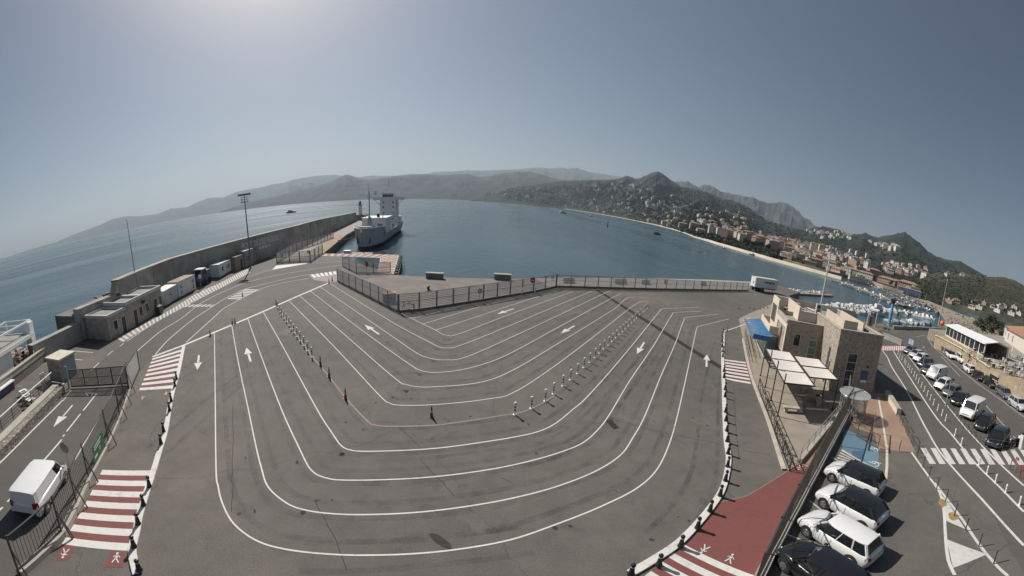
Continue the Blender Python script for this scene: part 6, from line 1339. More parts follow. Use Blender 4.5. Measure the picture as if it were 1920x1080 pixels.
# bridge block aft
mb = MB(); mb.box(54, -4.0, 4.0, 64, 4.0, 14.6); mb.box(52.5, -5.2, 4.0, 66, 5.2, 7.0); mb.build('superstructure', supw, ship)
mb = MB(); mb.box(54.5, -2.9, 14.6, 62, 2.9, 17.2); mb.build('wheelhouse', supw, ship)
mb = MB(); mb.box(54.2, -7.6, 14.35, 58.5, 7.6, 14.6); mb.box(54.2, -7.6, 14.6, 54.35, 7.6, 15.6); mb.box(54.35, -7.6, 14.6, 58.5, -7.45, 15.6); mb.box(54.35, 7.45, 14.6, 58.5, 7.6, 15.6); 
for s in (-1, 1): mb.bar((56, s*7.0, 14.3), (56, s*4.0, 11.8), .25)
mb.build('bridge_wing', supw, ship)
for k in range(5): mb = MB(); y = -2.6+k*1.08; mb.box(54.42, y, 15.5, 54.5, y+.85, 16.7); mb.build('bridge_window', cglass, ship)
for z in (6.2, 8.8, 11.3, 13.3):
    for y in (-2.6, 2.2) : mb = MB(); mb.box(53.93 if z > 7 else 52.43, y-.3, z-.35, 54 if z > 7 else 52.5, y+.3, z+.35); mb.build('porthole', cglass, ship)
mb = MB(); mb.box(54.3, -3.1, 17.2, 62.2, 3.1, 17.4); mb.build('wheelhouse_roof', supw, ship)
mb = MB(); mb.lathe([(.35, 17.4), (.25, 20.5), (.12, 23.8), (0, 24)], 8, (57, 0, 0)); mb.bar((57, -2.2, 20.6), (57, 2.2, 20.6), .2); mb.bar((56.8, -1.5, 22.0), (56.8, 1.5, 22.0), .28, .2); mb.bar((57, 0, 21), (57, 2.4, 19), .08); mb.bar((57, -1, 18), (57, -1, 22.4), .08); mb.build('radar_mast', supw, ship)
mb = MB(); mb.box(62.5, -1.8, 7, 66, 1.8, 15.5); mb.build('funnel', M('ship_funnel', (.3, .31, .33), .5, .1, 1), ship)
mb = MB(); mb.box(67, 3.2, 5.5, 71, 4.8, 6.6); mb.build('lifeboat', M('orange_lifeboat', (.5, .16, .06), .5, .1, 1), ship, bevel=.3)
# mooring lines from the bow
t = thing('mooring_line', 'mooring rope from the ship bow down to the quay edge', 'rope', (BOW.x, BOW.y, 0)); e = Vector((-60.5, 101, .5))-Vector((BOW.x, BOW.y, 0)); mb = MB(); s0 = Vector((-.4, 2.2, 3.3)); mb.tube([s0.lerp(e, k/8)-Vector((0, 0, .6*math.sin(math.pi*k/8))) for k in range(9)], .05, 5); mb.build('rope', M('mooring_rope', (.4, .36, .28), .9, .1, 3), t)
t = thing('floating_pontoon', 'small floating work pontoon in front of the ship bow', 'pontoon', (-48, 91.5, WATER_Z), .2); mb = MB(); mb.box(-5, -1.6, -.3, 5, 1.6, .45); mb.build('deck', conc, t); mb = MB(); mb.box(-4.4, -.9, .45, -2.2, .9, 1.2); mb.build('locker', cabw, t); mb = MB(); mb.bar((2, 0, .45), (2, 0, 2.2), .2); mb.build('pile', trim, t)
# jetty ladders and fenders under the ferry ramp
t = thing('ramp_fender', 'dark timber fender row under the right edge of the ferry ramp', 'fender', (-23, 59.6, 0), math.atan2(81.5-59.6, -29.7+23))
mb = MB()
for k in range(9): mb.box(k*2.5+.2, -.5, -3.2, k*2.5+.9, -.02, .2)
mb.build('fender_timber', trim, t); mb = MB(); mb.box(0, -.6, -.7, 22.8, -.5, -.3); mb.build('waler', M('steel_waler', (.2, .17, .14), .8, .2, 1), t)
# ------------------------------------------------------------------ lighthouse at the jetty head
lh = Vector((-105.0, 206.5, 0)); t = thing('lighthouse', 'small white lighthouse tower with a dark lantern on the jetty head', 'lighthouse', lh)
mb = MB(); mb.box(-3, -2.5, 0, 4.5, 3.5, 3.4); mb.box(4.5, -2, 0, 11, 2, 2.6); mb.build('base_house', M('lighthouse_stone', (.3, .28, .25), .9, .18, .6, fine=.2), t); z1 = 9.9
MB().lathe([(1.7, 3.4), (1.35, 4), (1.15, z1-1.2), (1.5, z1-1.0), (1.5, z1-.7), (1.1, z1-.68)], 16).build('tower', M('white_lighthouse', (.75, .74, .7), .8, .08, 1), t, smooth=True)
MB().lathe([(.85, z1-.7), (.85, z1+.7)], 12).build('lantern', cglass, t); MB().lathe([(1.15, z1+.7), (1.0, z1+1.0), (.5, z1+1.5), (.15, z1+1.7), (.08, z1+2.3), (0, z1+2.35)], 14).build('lantern_roof', M('dark_green_dome', (.06, .09, .08), .5, .1, 2), t, smooth=True)
mb = MB(); ring(mb, (0, 0), 1.2, 1.75, 0, 6.2832, z1-.72, 16); mb.tube([(1.7*math.cos(a), 1.7*math.sin(a), z1+.1) for a in np.linspace(0, 6.2832, 17)], .05, 5, cap=False)
for k in range(8): a = k*.785; mb.bar((1.7*math.cos(a), 1.7*math.sin(a), z1-.7), (1.7*math.cos(a), 1.7*math.sin(a), z1+.1), .06)
mb.build('gallery', gry, t)
# ------------------------------------------------------------------ boats
bwh = M('boat_gelcoat', (.66, .66, .64), .35, .05, 1); bbl = M('boat_blue_hull', (.08, .11, .18), .4, .1, 1); bdk = M('boat_dark_glass', (.04, .045, .05), .2, .1, 1); btk = M('boat_teak', (.36, .26, .17), .7, .12, 2); bcn = M('boat_blue_canvas', (.16, .19, .25), .8, .12, 2); bgr = M('boat_grey_tube', (.3, .31, .32), .6, .1, 2); alu = M('aluminium_spar', (.5, .51, .52), .4, .06, 2, metal=.5)
def hull_mb(L_, w, h, full=.55):
    rows = []
    for k in range(9):
        f = k/8; x = -L_/2+L_*f; b = w/2*(1-max(0, (f-full)/(1-full))**2.2)*(.88 if k == 0 else 1); hh = h*(1+.35*f*f)
        rows.append([(x, -max(.02, b), hh), (x-.06*L_*f, -max(.02, b*.82), .1), (x-.08*L_*f, 0, -.35), (x-.06*L_*f, max(.02, b*.82), .1), (x, max(.02, b), hh)])
    mb = MB(); mb.grid(rows); mb.poly(rows[0]); return mb, rows
def boat(kind, label, L_=6.5, hm=None):
    t = thing({'sail': 'sailing_boat', 'rib': 'inflatable_boat', 'yacht': 'motor_yacht'}.get(kind, 'motor_boat'), label, 'boat'); w = L_*.34; h = L_*.13
    mb, rows = hull_mb(L_, w, h); mb.build('hull', hm or bwh, t, smooth=True, fixn=True)
    mb = MB(); mb.grid([[(r[0][0], r[0][1]*.95, r[0][2]-.06), (r[4][0], r[4][1]*.95, r[4][2]-.06)] for r in rows]); mb.build('deck', btk if kind in ('open', 'rib') else bwh, t)
    if kind == 'cabin':
        mb = MB(); mb.add([(-L_*.08, -w*.36, h), (L_*.3, -w*.26, h*1.05), (L_*.3, w*.26, h*1.05), (-L_*.08, w*.36, h), (-L_*.08, -w*.33, h+L_*.15), (L_*.1, -w*.27, h+L_*.15), (L_*.1, w*.27, h+L_*.15), (-L_*.08, w*.33, h+L_*.15)], [(4, 5, 6, 7), (0, 1, 5, 4), (2, 3, 7, 6), (3, 0, 4, 7)]); mb.build('cabin', bwh, t, fixn=True)
        mb = MB(); mb.add([(L_*.29, -w*.24, h*1.12), (L_*.29, w*.24, h*1.12), (L_*.11, w*.26, h+L_*.145), (L_*.11, -w*.26, h+L_*.145)], [(0, 1, 2, 3)]); mb.build('windscreen', bdk, t)
        mb = MB(); mb.box(-L_*.5-.25, -.25, .1, -L_*.5, .25, h+.45); mb.build('outboard', trim, t)
    if kind == 'canvas':
        mb = MB(); mb.grid([[(-L_*.42, s*w*.42, h), (0, s*w*.44, h), (L_*.2, s*w*.3, h*1.1)] if abs(s) == 1 else [(-L_*.4, s*w*.3, h+L_*.13), (0, s*w*.3, h+L_*.16), (L_*.18, s*w*.2, h+L_*.08)] for s in (-1, -.6, .6, 1)]); mb.build('canvas_cover', bcn, t, smooth=True)
        mb = MB(); mb.box(-L_*.5-.25, -.25, .1, -L_*.5, .25, h+.45); mb.build('outboard', trim, t)
    if kind == 'open':
        mb = MB(); mb.box(-L_*.06, -w*.14, h*.6, L_*.06, w*.14, h+.7); mb.build('console', bwh, t); mb = MB(); mb.box(-L_*.3, -w*.32, h*.7, -L_*.2, w*.32, h*1.0); mb.build('seat', bwh, t); mb = MB(); mb.box(-L_*.5-.25, -.25, .1, -L_*.5, .25, h+.45); mb.build('outboard', trim, t)
    if kind == 'rib':
        mb = MB(); mb.tube([(r[0][0], r[0][1], r[0][2]) for r in rows]+[(r[4][0], r[4][1], r[4][2]) for r in rows[::-1]], .25, 8); mb.build('tube', bgr, t, smooth=True); mb = MB(); mb.box(-L_*.1, -.3, h, L_*.02, .3, h+.8); mb.build('console', bwh, t)
    if kind == 'sail':
        mb = MB(); mb.box(-L_*.15, -w*.26, h, L_*.2, w*.26, h+.45); mb.build('coachroof', bwh, t, bevel=.1); mb = MB(); mb.lathe([(.09, h), (.06, L_*1.25), (0, L_*1.26)], 6, (L_*.1, 0, 0)); mb.bar((L_*.1, -.7, L_*.75), (L_*.1, .7, L_*.75), .05); mb.build('mast', alu, t); mb = MB(); mb.bar((L_*.1, 0, h+1.1), (-L_*.35, 0, h+1.1), .1); mb.tube([(L_*.08, 0, h+1.28), (-L_*.33, 0, h+1.24)], .16, 7); mb.build('boom_and_sail', bcn, t)
        mb = MB(); mb.bar((L_*.1, 0, L_*1.2), (L_*.49, 0, h*1.3), .025); mb.bar((L_*.1, 0, L_*1.2), (-L_*.48, 0, h), .025); mb.build('stay', alu, t)
    if kind == 'yacht':
        mb = MB(); mb.box(-L_*.35, -w*.36, h, L_*.2, w*.36, h+1.6); mb.box(-L_*.28, -w*.3, h+1.6, L_*.05, w*.3, h+3.0); mb.build('superstructure', bwh, t, bevel=.15); mb = MB(); mb.box(-L_*.3, -w*.37, h+.6, L_*.205, w*.37, h+1.15); mb.build('window_band', bdk, t); mb = MB(); mb.bar((-L_*.1, 0, h+3.0), (-L_*.13, 0, h+4.6), .15); mb.build('radar_arch', bwh, t)
    return t
PR = [boat('cabin', 'x x x x'), boat('canvas', 'x x x x'), boat('open', 'x x x x', 5.6), boat('sail', 'x x x x', 8.5), boat('cabin', 'x x x x', 8.2), boat('rib', 'x x x x', 5.8), boat('open', 'x x x x', 5.2, bbl), boat('canvas', 'x x x x', 7.2, bbl)]
PN = ['white cabin boat', 'white motorboat under a blue canvas cover', 'small open white boat', 'white sailing yacht with a bare mast', 'larger white cabin boat', 'grey inflatable boat', 'small blue open boat', 'dark blue boat under a blue canvas cover']
rb = random.Random(11)
def berth(a, b, spacing, side, where, group, mix, size=1.0, gap=.0):
    """boats moored side by side, bows or sterns to the line a-b"""
    a, b = Vector(a), Vector(b); d = (b-a); n_ = int(d.length/spacing); d.normalize(); nv = Vector((-d.y, d.x, 0))*side
    for k in range(n_):
        if rb.random() < .06: continue
        i = rb.choice(mix); off = 3.6*size+gap+rb.uniform(-.3, .5); q = a+d*(spacing*(k+.5))+nv*off
        size_ = size*.86; dup(PR[i], (q.x, q.y, WATER_Z), math.atan2(nv.y, nv.x)+(math.pi if rb.random() < .35 else 0)+rb.uniform(-.06, .06), PN[i].replace('white motorboat under a blue canvas cover', 'white boat under blue canvas')+' '+where, group, size_*rb.uniform(.8, 1.15))
def pontoon(name, label, a, b, w, z, m_):
    a, b = Vector(a), Vector(b); t = thing(name, label, 'pontoon' if 'pontoon' in name else 'pier', (a.x, a.y, 0), math.atan2((b-a).y, (b-a).x)); L_ = (b-a).length
    mb = MB(); mb.box(0, -w/2, z-.5, L_, w/2, z); mb.build('deck', m_, t)
    for k in range(int(L_/12)+1): mb = MB(); mb.tube([(k*12+.3, w/2+.15, -4), (k*12+.3, w/2+.15, z+1.2)], .15, 7); mb.build('pile', trim, t)
    return t
def W_(x, y): return P(x, y, WATER_Z)
MIX = [0, 0, 4, 2, 4, 4, 0, 1, 0, 2]; MIX2 = [3, 0, 4, 0, 4, 0, 2, 0]
a, b = W_(1562,584), W_(1672,582); pontoon('mooring_pontoon', 'timber pontoon lined with small white boats behind the terminal', a, b, 2.0, -1.5, btk)
berth(a, b, 2.9, -1, 'on the near side of the first pontoon', 'boats on the first pontoon', MIX); berth(a, b, 3.2, 1, 'on the far side of the first pontoon', 'boats on the first pontoon', MIX)
a, b = W_(1573,530), W_(1700,578); pontoon('stone_pier', 'tan stone pier running out into the marina from the causeway', a, b, 6, -.6, MATS['dry_earth'])
berth(a, b, 3.2, -1, 'moored against the stone pier, harbour side', 'boats along the stone pier', MIX, 1.1, 2.5); berth(a, b, 3.4, 1, 'moored against the stone pier, town side', 'boats along the stone pier', MIX2, 1.15, 2.5)
a, b = W_(1628,535), W_(1730,573); pontoon('mooring_pontoon', 'far pontoon crowded with boats before the causeway', a, b, 2.0, -1.5, btk)
berth(a, b, 3.6, -1, 'on the near side of the far pontoon', 'boats on the far pontoon', MIX2, 1.1); berth(a, b, 3.6, 1, 'on the far side of the far pontoon', 'boats on the far pontoon', MIX2, 1.1)
a, b = W_(1655,551), W_(1742,584); pontoon('mooring_pontoon', 'middle pontoon of the crowded marina beyond the blue crane', a, b, 1.8, -1.5, btk)
berth(a, b, 3.3, 1, 'on the far side of the middle pontoon', 'boats on the middle pontoon', MIX, 1.0); berth(a, b, 3.3, -1, 'on the near side of the middle pontoon', 'boats on the middle pontoon', MIX, 1.0)
a, b = W_(1690,586), W_(1748,598); pontoon('mooring_pontoon', 'short pontoon of boats to the right of the blue crane', a, b, 1.8, -1.5, btk)
berth(a, b, 2.9, 1, 'on the far side of the short pontoon by the crane', 'boats on the short pontoon', MIX, .95); berth(a, b, 3.0, -1, 'on the near side of the short pontoon by the crane', 'boats on the short pontoon', MIX, .95)
a, b = W_(1680,610), W_(1757,613); berth(a, b, 3.1, 1, 'along the quay wall beside the road bend', 'boats along the road quay', [4, 0, 1, 7, 2], 1.0, .6)
a, b = W_(1470,551), W_(1560,556); pontoon('mooring_pontoon', 'outer pontoon of bare-masted yachts seen over the terminal roof', a, b, 2.0, -1.5, btk); berth(a, b, 3.4, 1, 'on the outer pontoon over the terminal roof', 'yachts on the outer pontoon', [3, 0, 4, 1], .8)
t = boat('yacht', 'white-roofed launch leaving the marina in front of the crane', 9.5); t.location = W_(1640,590); t.rotation_euler.z = 2.6
# boats out in the bay
def at_sea(px, i, label, yaw, s=1.0, t=None):
    q = W_(*px)
    if t: t.location = q; t.rotation_euler.z = yaw; t.scale = (s,)*3
    else: dup(PR[i], q, yaw, label, None, s)
yb = boat('yacht', 'dark-hulled motor yacht anchored alone in the glittering bay', 12, M('dark_yacht_hull', (.02, .022, .03), .35, .1, 1)); q = W_(546,399); yb.location = q; yb.rotation_euler.z = math.radians(34); yb.scale = (1.7, 1.5, 1.0)
yw_ = boat('yacht', 'white motor yacht anchored off the beach', 12); yw_.location = W_(1056,400); yw_.rotation_euler.z = .1; yw_.scale = (1.9, 1.6, 1.4)
at_sea((1107,406), 4, 'white boat lying right of the anchored motor yacht', .3, 2.0)
at_sea((1233,440), 7, 'dark boat anchored close to the end of the beach', .2, 1.6)
at_sea((1357,466), 0, 'white boat anchored off the apartment blocks', .2, 1.2)
at_sea((1410,478), 4, 'white boat moored left of the town boats', .1, 1.2); at_sea((1425,477), 4, 'long white boat among those off the old town', .1, 1.4); at_sea((1438,483), 0, 'white boat moored just right of the long white one', 0, 1.2); at_sea((1455,490), 0, 'white boat nearest the quay among the town boats', .2, 1.3); at_sea((1527,508), 2, 'small boat moored off the shore before the tall mast', .2, 1.2); at_sea((1400,470), 2, 'open boat moored beyond the left town boat', .3, 1.2)
q = W_(1139,425); t = thing('channel_beacon', 'thin dark channel beacon standing in the open bay', 'beacon', q); s = q.length/400; MB().lathe([(.7, 0), (.5, 3), (.35, 11*s*.6), (0, 11.2*s*.6)], 8).build('pole', trim, t); MB().lathe([(1.1, 0), (1.1, .6), (.6, .8)], 10).build('float', mbd, t)
q = W_(1131,421); t = thing('mooring_buoy', 'small white mooring buoy beside the channel beacon', 'buoy', q); MB().lathe([(0, -.3), (.9, .1), (.9, .8), (.4, 1.4), (0, 1.5)], 10).build('body', bwh, t, smooth=True); MB().lathe([(.1, 1.4), (.1, 1.9)], 6).build('ring', trim, t)
# ------------------------------------------------------------------ the town and the hillside houses
rt = random.Random(5)
WALLC = [('ochre_render', (.5, .37, .25)), ('rose_render', (.5, .33, .27)), ('pale_render', (.6, .55, .48)), ('white_render', (.68, .66, .62)), ('tan_block_render', (.44, .36, .28))]
def mat_facade(name, c):
    """rendered wall with rows of shuttered windows"""
    m, n, l, p = _nodes(name); tc = n.new('ShaderNodeTexCoord'); g = n.new('ShaderNodeNewGeometry'); sp = n.new('ShaderNodeSeparateXYZ'); l.new(tc.outputs['Object'], sp.inputs[0])
    ad = n.new('ShaderNodeMath'); ad.operation = 'ADD'; l.new(sp.outputs['X'], ad.inputs[0]); l.new(sp.outputs['Y'], ad.inputs[1]); ms = []
    for src, pitch, lo, hi in ((ad.outputs[0], 3.1, .32, .68), (sp.outputs['Z'], 3.0, .35, .8)):
        d_ = n.new('ShaderNodeMath'); d_.operation = 'DIVIDE'; d_.inputs[1].default_value = pitch; l.new(src, d_.inputs[0]); f = n.new('ShaderNodeMath'); f.operation = 'FRACT'; l.new(d_.outputs[0], f.inputs[0])
        a = n.new('ShaderNodeMath'); a.operation = 'GREATER_THAN'; a.inputs[1].default_value = lo; l.new(f.outputs[0], a.inputs[0]); b = n.new('ShaderNodeMath'); b.operation = 'LESS_THAN'; b.inputs[1].default_value = hi; l.new(f.outputs[0], b.inputs[0])
        k = n.new('ShaderNodeMath'); k.operation = 'MULTIPLY'; l.new(a.outputs[0], k.inputs[0]); l.new(b.outputs[0], k.inputs[1]); ms.append(k.outputs[0])
    k = n.new('ShaderNodeMath'); k.operation = 'MULTIPLY'; l.new(ms[0], k.inputs[0]); l.new(ms[1], k.inputs[1])
    sn = n.new('ShaderNodeSeparateXYZ'); l.new(g.outputs['Normal'], sn.inputs[0]); ab = n.new('ShaderNodeMath'); ab.operation = 'ABSOLUTE'; l.new(sn.outputs['Z'], ab.inputs[0]); lt = n.new('ShaderNodeMath'); lt.operation = 'LESS_THAN'; lt.inputs[1].default_value = .5; l.new(ab.outputs[0], lt.inputs[0])
    k2 = n.new('ShaderNodeMath'); k2.operation = 'MULTIPLY'; l.new(k.outputs[0], k2.inputs[0]); l.new(lt.outputs[0], k2.inputs[1])
    mm = n.new('ShaderNodeMix'); mm.data_type = 'RGBA'; l.new(k2.outputs[0], mm.inputs[0]); f = noise_tex(n, l, .3, 4); l.new(ramp(n, l, f, [(.3, [v*.85 for v in c]), (.7, c)]), mm.inputs[6]); mm.inputs[7].default_value = (.09, .09, .1, 1); l.new(mm.outputs[2], p.inputs['Base Color']); p.inputs['Roughness'].default_value = .9
    return m
FAC = [mat_facade(n_, c) for n_, c in WALLC]
flatr = M('town_flat_roof', (.45, .4, .34), .9, .15, .3)
def block_mesh(L_, D, H_, roofk):
    w = MB(); w.box(-L_/2, -D/2, -8, L_/2, D/2, H_); r = MB()
    if roofk == 'flat':
        r.box(-L_/2-.2, -D/2-.2, H_+.003, L_/2+.2, D/2+.2, H_+.5); r.box(-L_*.2, -D*.2, H_+.5, L_*.05, D*.2, H_+2.4)
    else:
        e, h = .7, min(D, L_)*.2; a, b = L_/2+e, D/2+e; i = max(0, a-b)
        r.add([(-a, -b, H_), (a, -b, H_), (a, b, H_), (-a, b, H_), (-i, 0, H_+h), (i, 0, H_+h)], [(0, 1, 5, 4), (1, 2, 5), (2, 3, 4, 5), (3, 0, 4), (0, 3, 2, 1)])
    return w, r
FACEN = ['ochre', 'rose', 'cream', 'white', 'tan']
LAND = ('hill', 'right', 'near')
def building(px, L_, D, floors, col, roofk, label, cat='building', name='apartment_building', group=None, turn=0, keys=LAND):
    q, r = hit(px[0], px[1], keys)
    if q is None: q = P(px[0], px[1], 1.0)
    a = math.atan2(q.x, q.y); t = thing(name, label, cat, q, -a+turn, group)
    w, rf = block_mesh(L_, D, floors*3.0+.6, roofk); w.build('wall', FAC[col], t); rf.build('roof', flatr if roofk == 'flat' else tiler, t, fixn=True); return t
BL = [  # base px, length, depth, floors, colour, roof, label
 ((1254,424),16,12,3,3,'hip','white house at the left end of the sea front'), ((1281,427),34,14,4,1,'hip','rose apartment block at the left end of the sea front'), ((1301,428),26,14,4,1,'hip','second rose block right beside the first one on the sea front'),
 ((1313,438),22,14,3,0,'hip','ochre low building before the tall white tower block'), ((1331,442),12,12,7,3,'flat','tall narrow white tower block on the sea front'), ((1346,440),10,12,5,2,'hip','cream house just right of the white tower block'),
 ((1356,449),20,14,6,1,'flat','tall rose apartment block behind the sea wall'), ((1374,446),18,14,5,4,'flat','tan block right of the tall rose one'), ((1385,444),16,12,4,2,'hip','cream house half hidden behind the tan block'),
 ((1397,447),20,12,5,0,'hip','ochre long town building with a red roof, left end of its row'), ((1410,449),20,12,5,4,'flat','tan town building in the middle of the ochre row'), ((1424,452),20,12,5,0,'flat','ochre town building at the right of the row above the pines'), ((1438,457),18,12,4,2,'hip','cream building at the end of the row above the pines'),
 ((1450,462),16,10,3,3,'hip','white house behind the moored town boats'), ((1461,463),22,12,4,1,'hip','rose building with a red roof above the harbour corner'), ((1481,475),24,14,3,2,'hip','large cream hotel with a red roof on the shore'), ((1470,482),12,9,2,3,'hip','small white house left of the cream hotel'),
 ((1497,464),16,12,6,4,'flat','tan apartment slab rising behind the hotel'), ((1510,469),16,12,6,2,'flat','cream apartment slab right of the tan one'), ((1524,474),18,12,6,4,'flat','tan apartment slab third in the row'), ((1541,478),20,12,6,2,'flat','cream apartment slab at the right end of the row'),
 ((1517,492),18,12,3,1,'flat','salmon cube building on the shore'), ((1531,494),10,10,4,0,'hip','ochre house with a small tower by the salmon cube'), ((1548,497),26,14,3,0,'flat','long ochre building on the shore left of the mast'), ((1572,488),10,10,5,3,'flat','white apartment tower just right of the tall mast'), ((1586,491),14,10,5,2,'flat','cream apartment tower right of the white one'), ((1603,494),14,10,4,4,'flat','tan block right of the twin towers'),
 ((1575,507),20,12,2,1,'hip','red-roofed rose house by the shore right of the mast'), ((1597,514),22,12,2,0,'hip','red-roofed ochre house second along the marina road'), ((1622,521),26,10,2,2,'hip','long cream house with a red roof above the marina'), ((1637,518),22,12,3,1,'hip','rose house with a broad red roof above the marina'), ((1612,527),30,8,1,2,'flat','long low cream building beside the coast track'), ((1662,532),28,12,2,1,'hip','red-roofed rose house above the far pontoon'), ((1680,536),16,10,2,0,'hip','ochre house between two red roofs above the marina'), ((1700,545),30,14,3,1,'hip','large house with a bright red roof near the track'), ((1712,550),16,8,2,4,'flat','tan annex at the right of the bright red roof'),
]
for px, L_, D, fl, c, rk, lb in BL: building(px, L_, D, fl, c, rk, lb, turn=rt.uniform(-.4, .4))
q, r = hit(1704, 551, LAND); q = q or P(1704, 551, 1); t = thing('boat_shed', 'dark blue boat shed below the bright red roof', 'shed', q, -math.atan2(q.x, q.y)); w, rf = block_mesh(30, 9, 5, 'flat'); w.build('wall', M('blue_shed_wall', (.07, .1, .22), .7, .2, .3), t); rf.build('roof', flatr, t)
# white cluster on the slope, right of the tall mast
def cluster(n_, xr, yf, label_fn, group, sizes, floors, cols, roofs, name='town_house', seed=1):
    r_ = random.Random(seed); done = 0; tries = 0; pos = []
    while done < n_ and tries < n_*12:
        tries += 1; x = r_.uniform(*xr); y = yf(x, r_.random())
        q, r = hit(x, y, LAND)
        if q is None or any((q-p).length < 13 for p in pos): continue
        pos.append(q); c = r_.choice(cols); rk = r_.choice(roofs); L_ = r_.uniform(*sizes); fl = r_.choice(floors)
        key = ('cl', round(L_/3), fl, c, rk)
        if key not in protos:
            t = thing(name, 'x x x x', 'house'); w, rf = block_mesh(round(L_/3)*3+1, round(L_/3)*2+2, fl*3+.4, rk); w.build('wall', FAC[c], t); rf.build('roof', flatr if rk == 'flat' else tiler, t, fixn=True); protos[key] = t
        dup(protos[key], q, -math.atan2(q.x, q.y)+r_.uniform(-.7, .7), label_fn(c, rk, fl), group); done += 1
rn = {'hip': 'red-roofed', 'flat': 'flat-roofed'}
sz = {1: 'single-storey', 2: 'two-storey', 3: 'three-storey', 4: 'four-storey', 5: 'five-storey'}
cluster(46, (1335, 1600), lambda x, u: 434+(x-1335)*.25+u*16-8, lambda c, rk, fl: f'{sz[fl]} {rn[rk]} {FACEN[c]} apartment house packed in the town centre', 'apartment houses of the town centre', (14, 24), [4, 5], [0, 1, 2, 4, 2, 3], ['flat', 'flat', 'hip'], seed=20)
cluster(30, (1470, 1640), lambda x, u: 478+(x-1470)*.28+u*18-8, lambda c, rk, fl: f'{sz[fl]} {rn[rk]} {FACEN[c]} house in the streets behind the marina shore', 'houses behind the marina shore', (10, 18), [2, 3], [0, 1, 2, 4, 3], ['flat', 'hip', 'flat'], seed=19)
cluster(46, (1470, 1660), lambda x, u: 446+(x-1470)*.28+u*26-8, lambda c, rk, fl: f'{sz[fl]} {rn[rk]} {FACEN[c]} town house behind the apartment slabs', 'town houses behind the slabs', (9, 17), [2, 3, 4], [2, 3, 3, 4, 1], ['flat', 'hip'], seed=21)
cluster(44, (1655, 1740), lambda x, u: 492+(x-1655)*.12+u*(20), lambda c, rk, fl: f'{sz[fl]} {rn[rk]} {FACEN[c]} house in the pale cluster on the far slope', 'houses in the pale slope cluster', (8, 16), [2, 3], [3, 3, 2, 1], ['hip', 'flat'], seed=22)
cluster(26, (1330, 1470), lambda x, u: 408+(x-1330)*.3+u*22, lambda c, rk, fl: f'{sz[fl]} {rn[rk]} {FACEN[c]} house between the town blocks and the dark hill', 'houses above the town blocks', (9, 16), [2, 3, 4], [0, 1, 2, 4], ['hip', 'flat'], seed=23)
cluster(13, (1768, 1912), lambda x, u: 556+(x-1768)*.16+u*16, lambda c, rk, fl: f'{sz[fl]} {rn[rk]} {FACEN[c]} villa on the shore across the channel', 'villas across the channel', (6, 10), [1], [3, 2, 1], ['flat', 'hip'], seed=24)
cluster(7, (1770, 1860), lambda x, u: 512+u*6, lambda c, rk, fl: f'{sz[fl]} {rn[rk]} {FACEN[c]} villa high on the green hill', 'villas on the green hill crest', (8, 12), [1, 2], [3, 2], ['hip'], seed=25)
# single-mesh villas on the distant slopes, each too small to show parts
VM = []; villaw = [M('villa_white_render', (.57, .55, .5), .9, .08, .3), M('villa_cream_render', (.52, .47, .39), .9, .08, .3)]
paler = M('pale_villa_roof', (.48, .42, .36), .9, .15, .3)
for c in (2, 3, 3, 4):
    for rk in ('hip', 'flat', 'flat', 'flat'):
        w, rf = block_mesh(15, 10, 5.5, rk); o = len(w.v); w.v += rf.v; w.f += [tuple(i+o for i in f) for f in rf.f]; w.mi += [1]*len(rf.f)
        ob = w.build('hillside_house', [villaw[c % 2], paler if rk == 'flat' else tiler], fixn=True); VM.append((ob.data, ('white', 'cream')[c % 2], rn[rk])); bpy.data.objects.remove(ob)
def villas(n_, xr, yf, where, group, s0, s1, seed, keys=LAND):
    r_ = random.Random(seed); k = 0; tr = 0
    while k < n_ and tr < n_*6:
        tr += 1; x = r_.uniform(*xr); y = yf(x, r_.random()); q, r = hit(x, y, keys)
        if q is None: continue
        me, cn, rr = r_.choice(VM); o = bpy.data.objects.new('hillside_house', me); COL.objects.link(o); o.location = q; s = r_.uniform(s0, s1); o.scale = (s*r_.uniform(.8, 1.5), s, s*r_.uniform(.8, 1.3)); o.rotation_euler.z = -math.atan2(q.x, q.y)+r_.uniform(-.8, .8)
        tag(o, f'tiny {rr} {cn} villa {where}', 'house', group); k += 1
def hy(x, u):
    top = 352+max(0, x-1100)*.085+max(0, x-1250)*.12; bot = 378+max(0, x-960)*.135+max(0, x-1200)*.1; return top+(bot-top)*(u**.9)
villas(150, (965, 1270), hy, 'on the wooded slope above the long beach', 'villas above the long beach', 1.0, 1.9, 31)
villas(62, (1250, 1420), lambda x, u: 376+(x-1250)*.17+u*(34+(x-1250)*.05), 'on the slope above the sea front blocks', 'villas above the sea front', .8, 1.5, 32)
villas(34, (1110, 1225), lambda x, u: 343+u*18, 'high below the twin hill summits', 'villas below the summits', 1.2, 2.0, 33)
villas(34, (1515, 1600), lambda x, u: 432+u*14+(x-1515)*.04, 'in the hilltop village below the rocky mountain', 'villas of the hilltop village', 1.0, 1.8, 34)
villas(16, (1625, 1690), lambda x, u: 452+(x-1625)*.2+u*8, 'strung along the saddle left of the right-hand peak', 'villas on the saddle', 1.2, 2.0, 35)
villas(12, (800, 960), lambda x, u: 356+u*10, 'scattered on the hazy hills behind the bay', 'villas on the hazy hills', 2.0, 3.2, 36, ('mid', 'hill'))
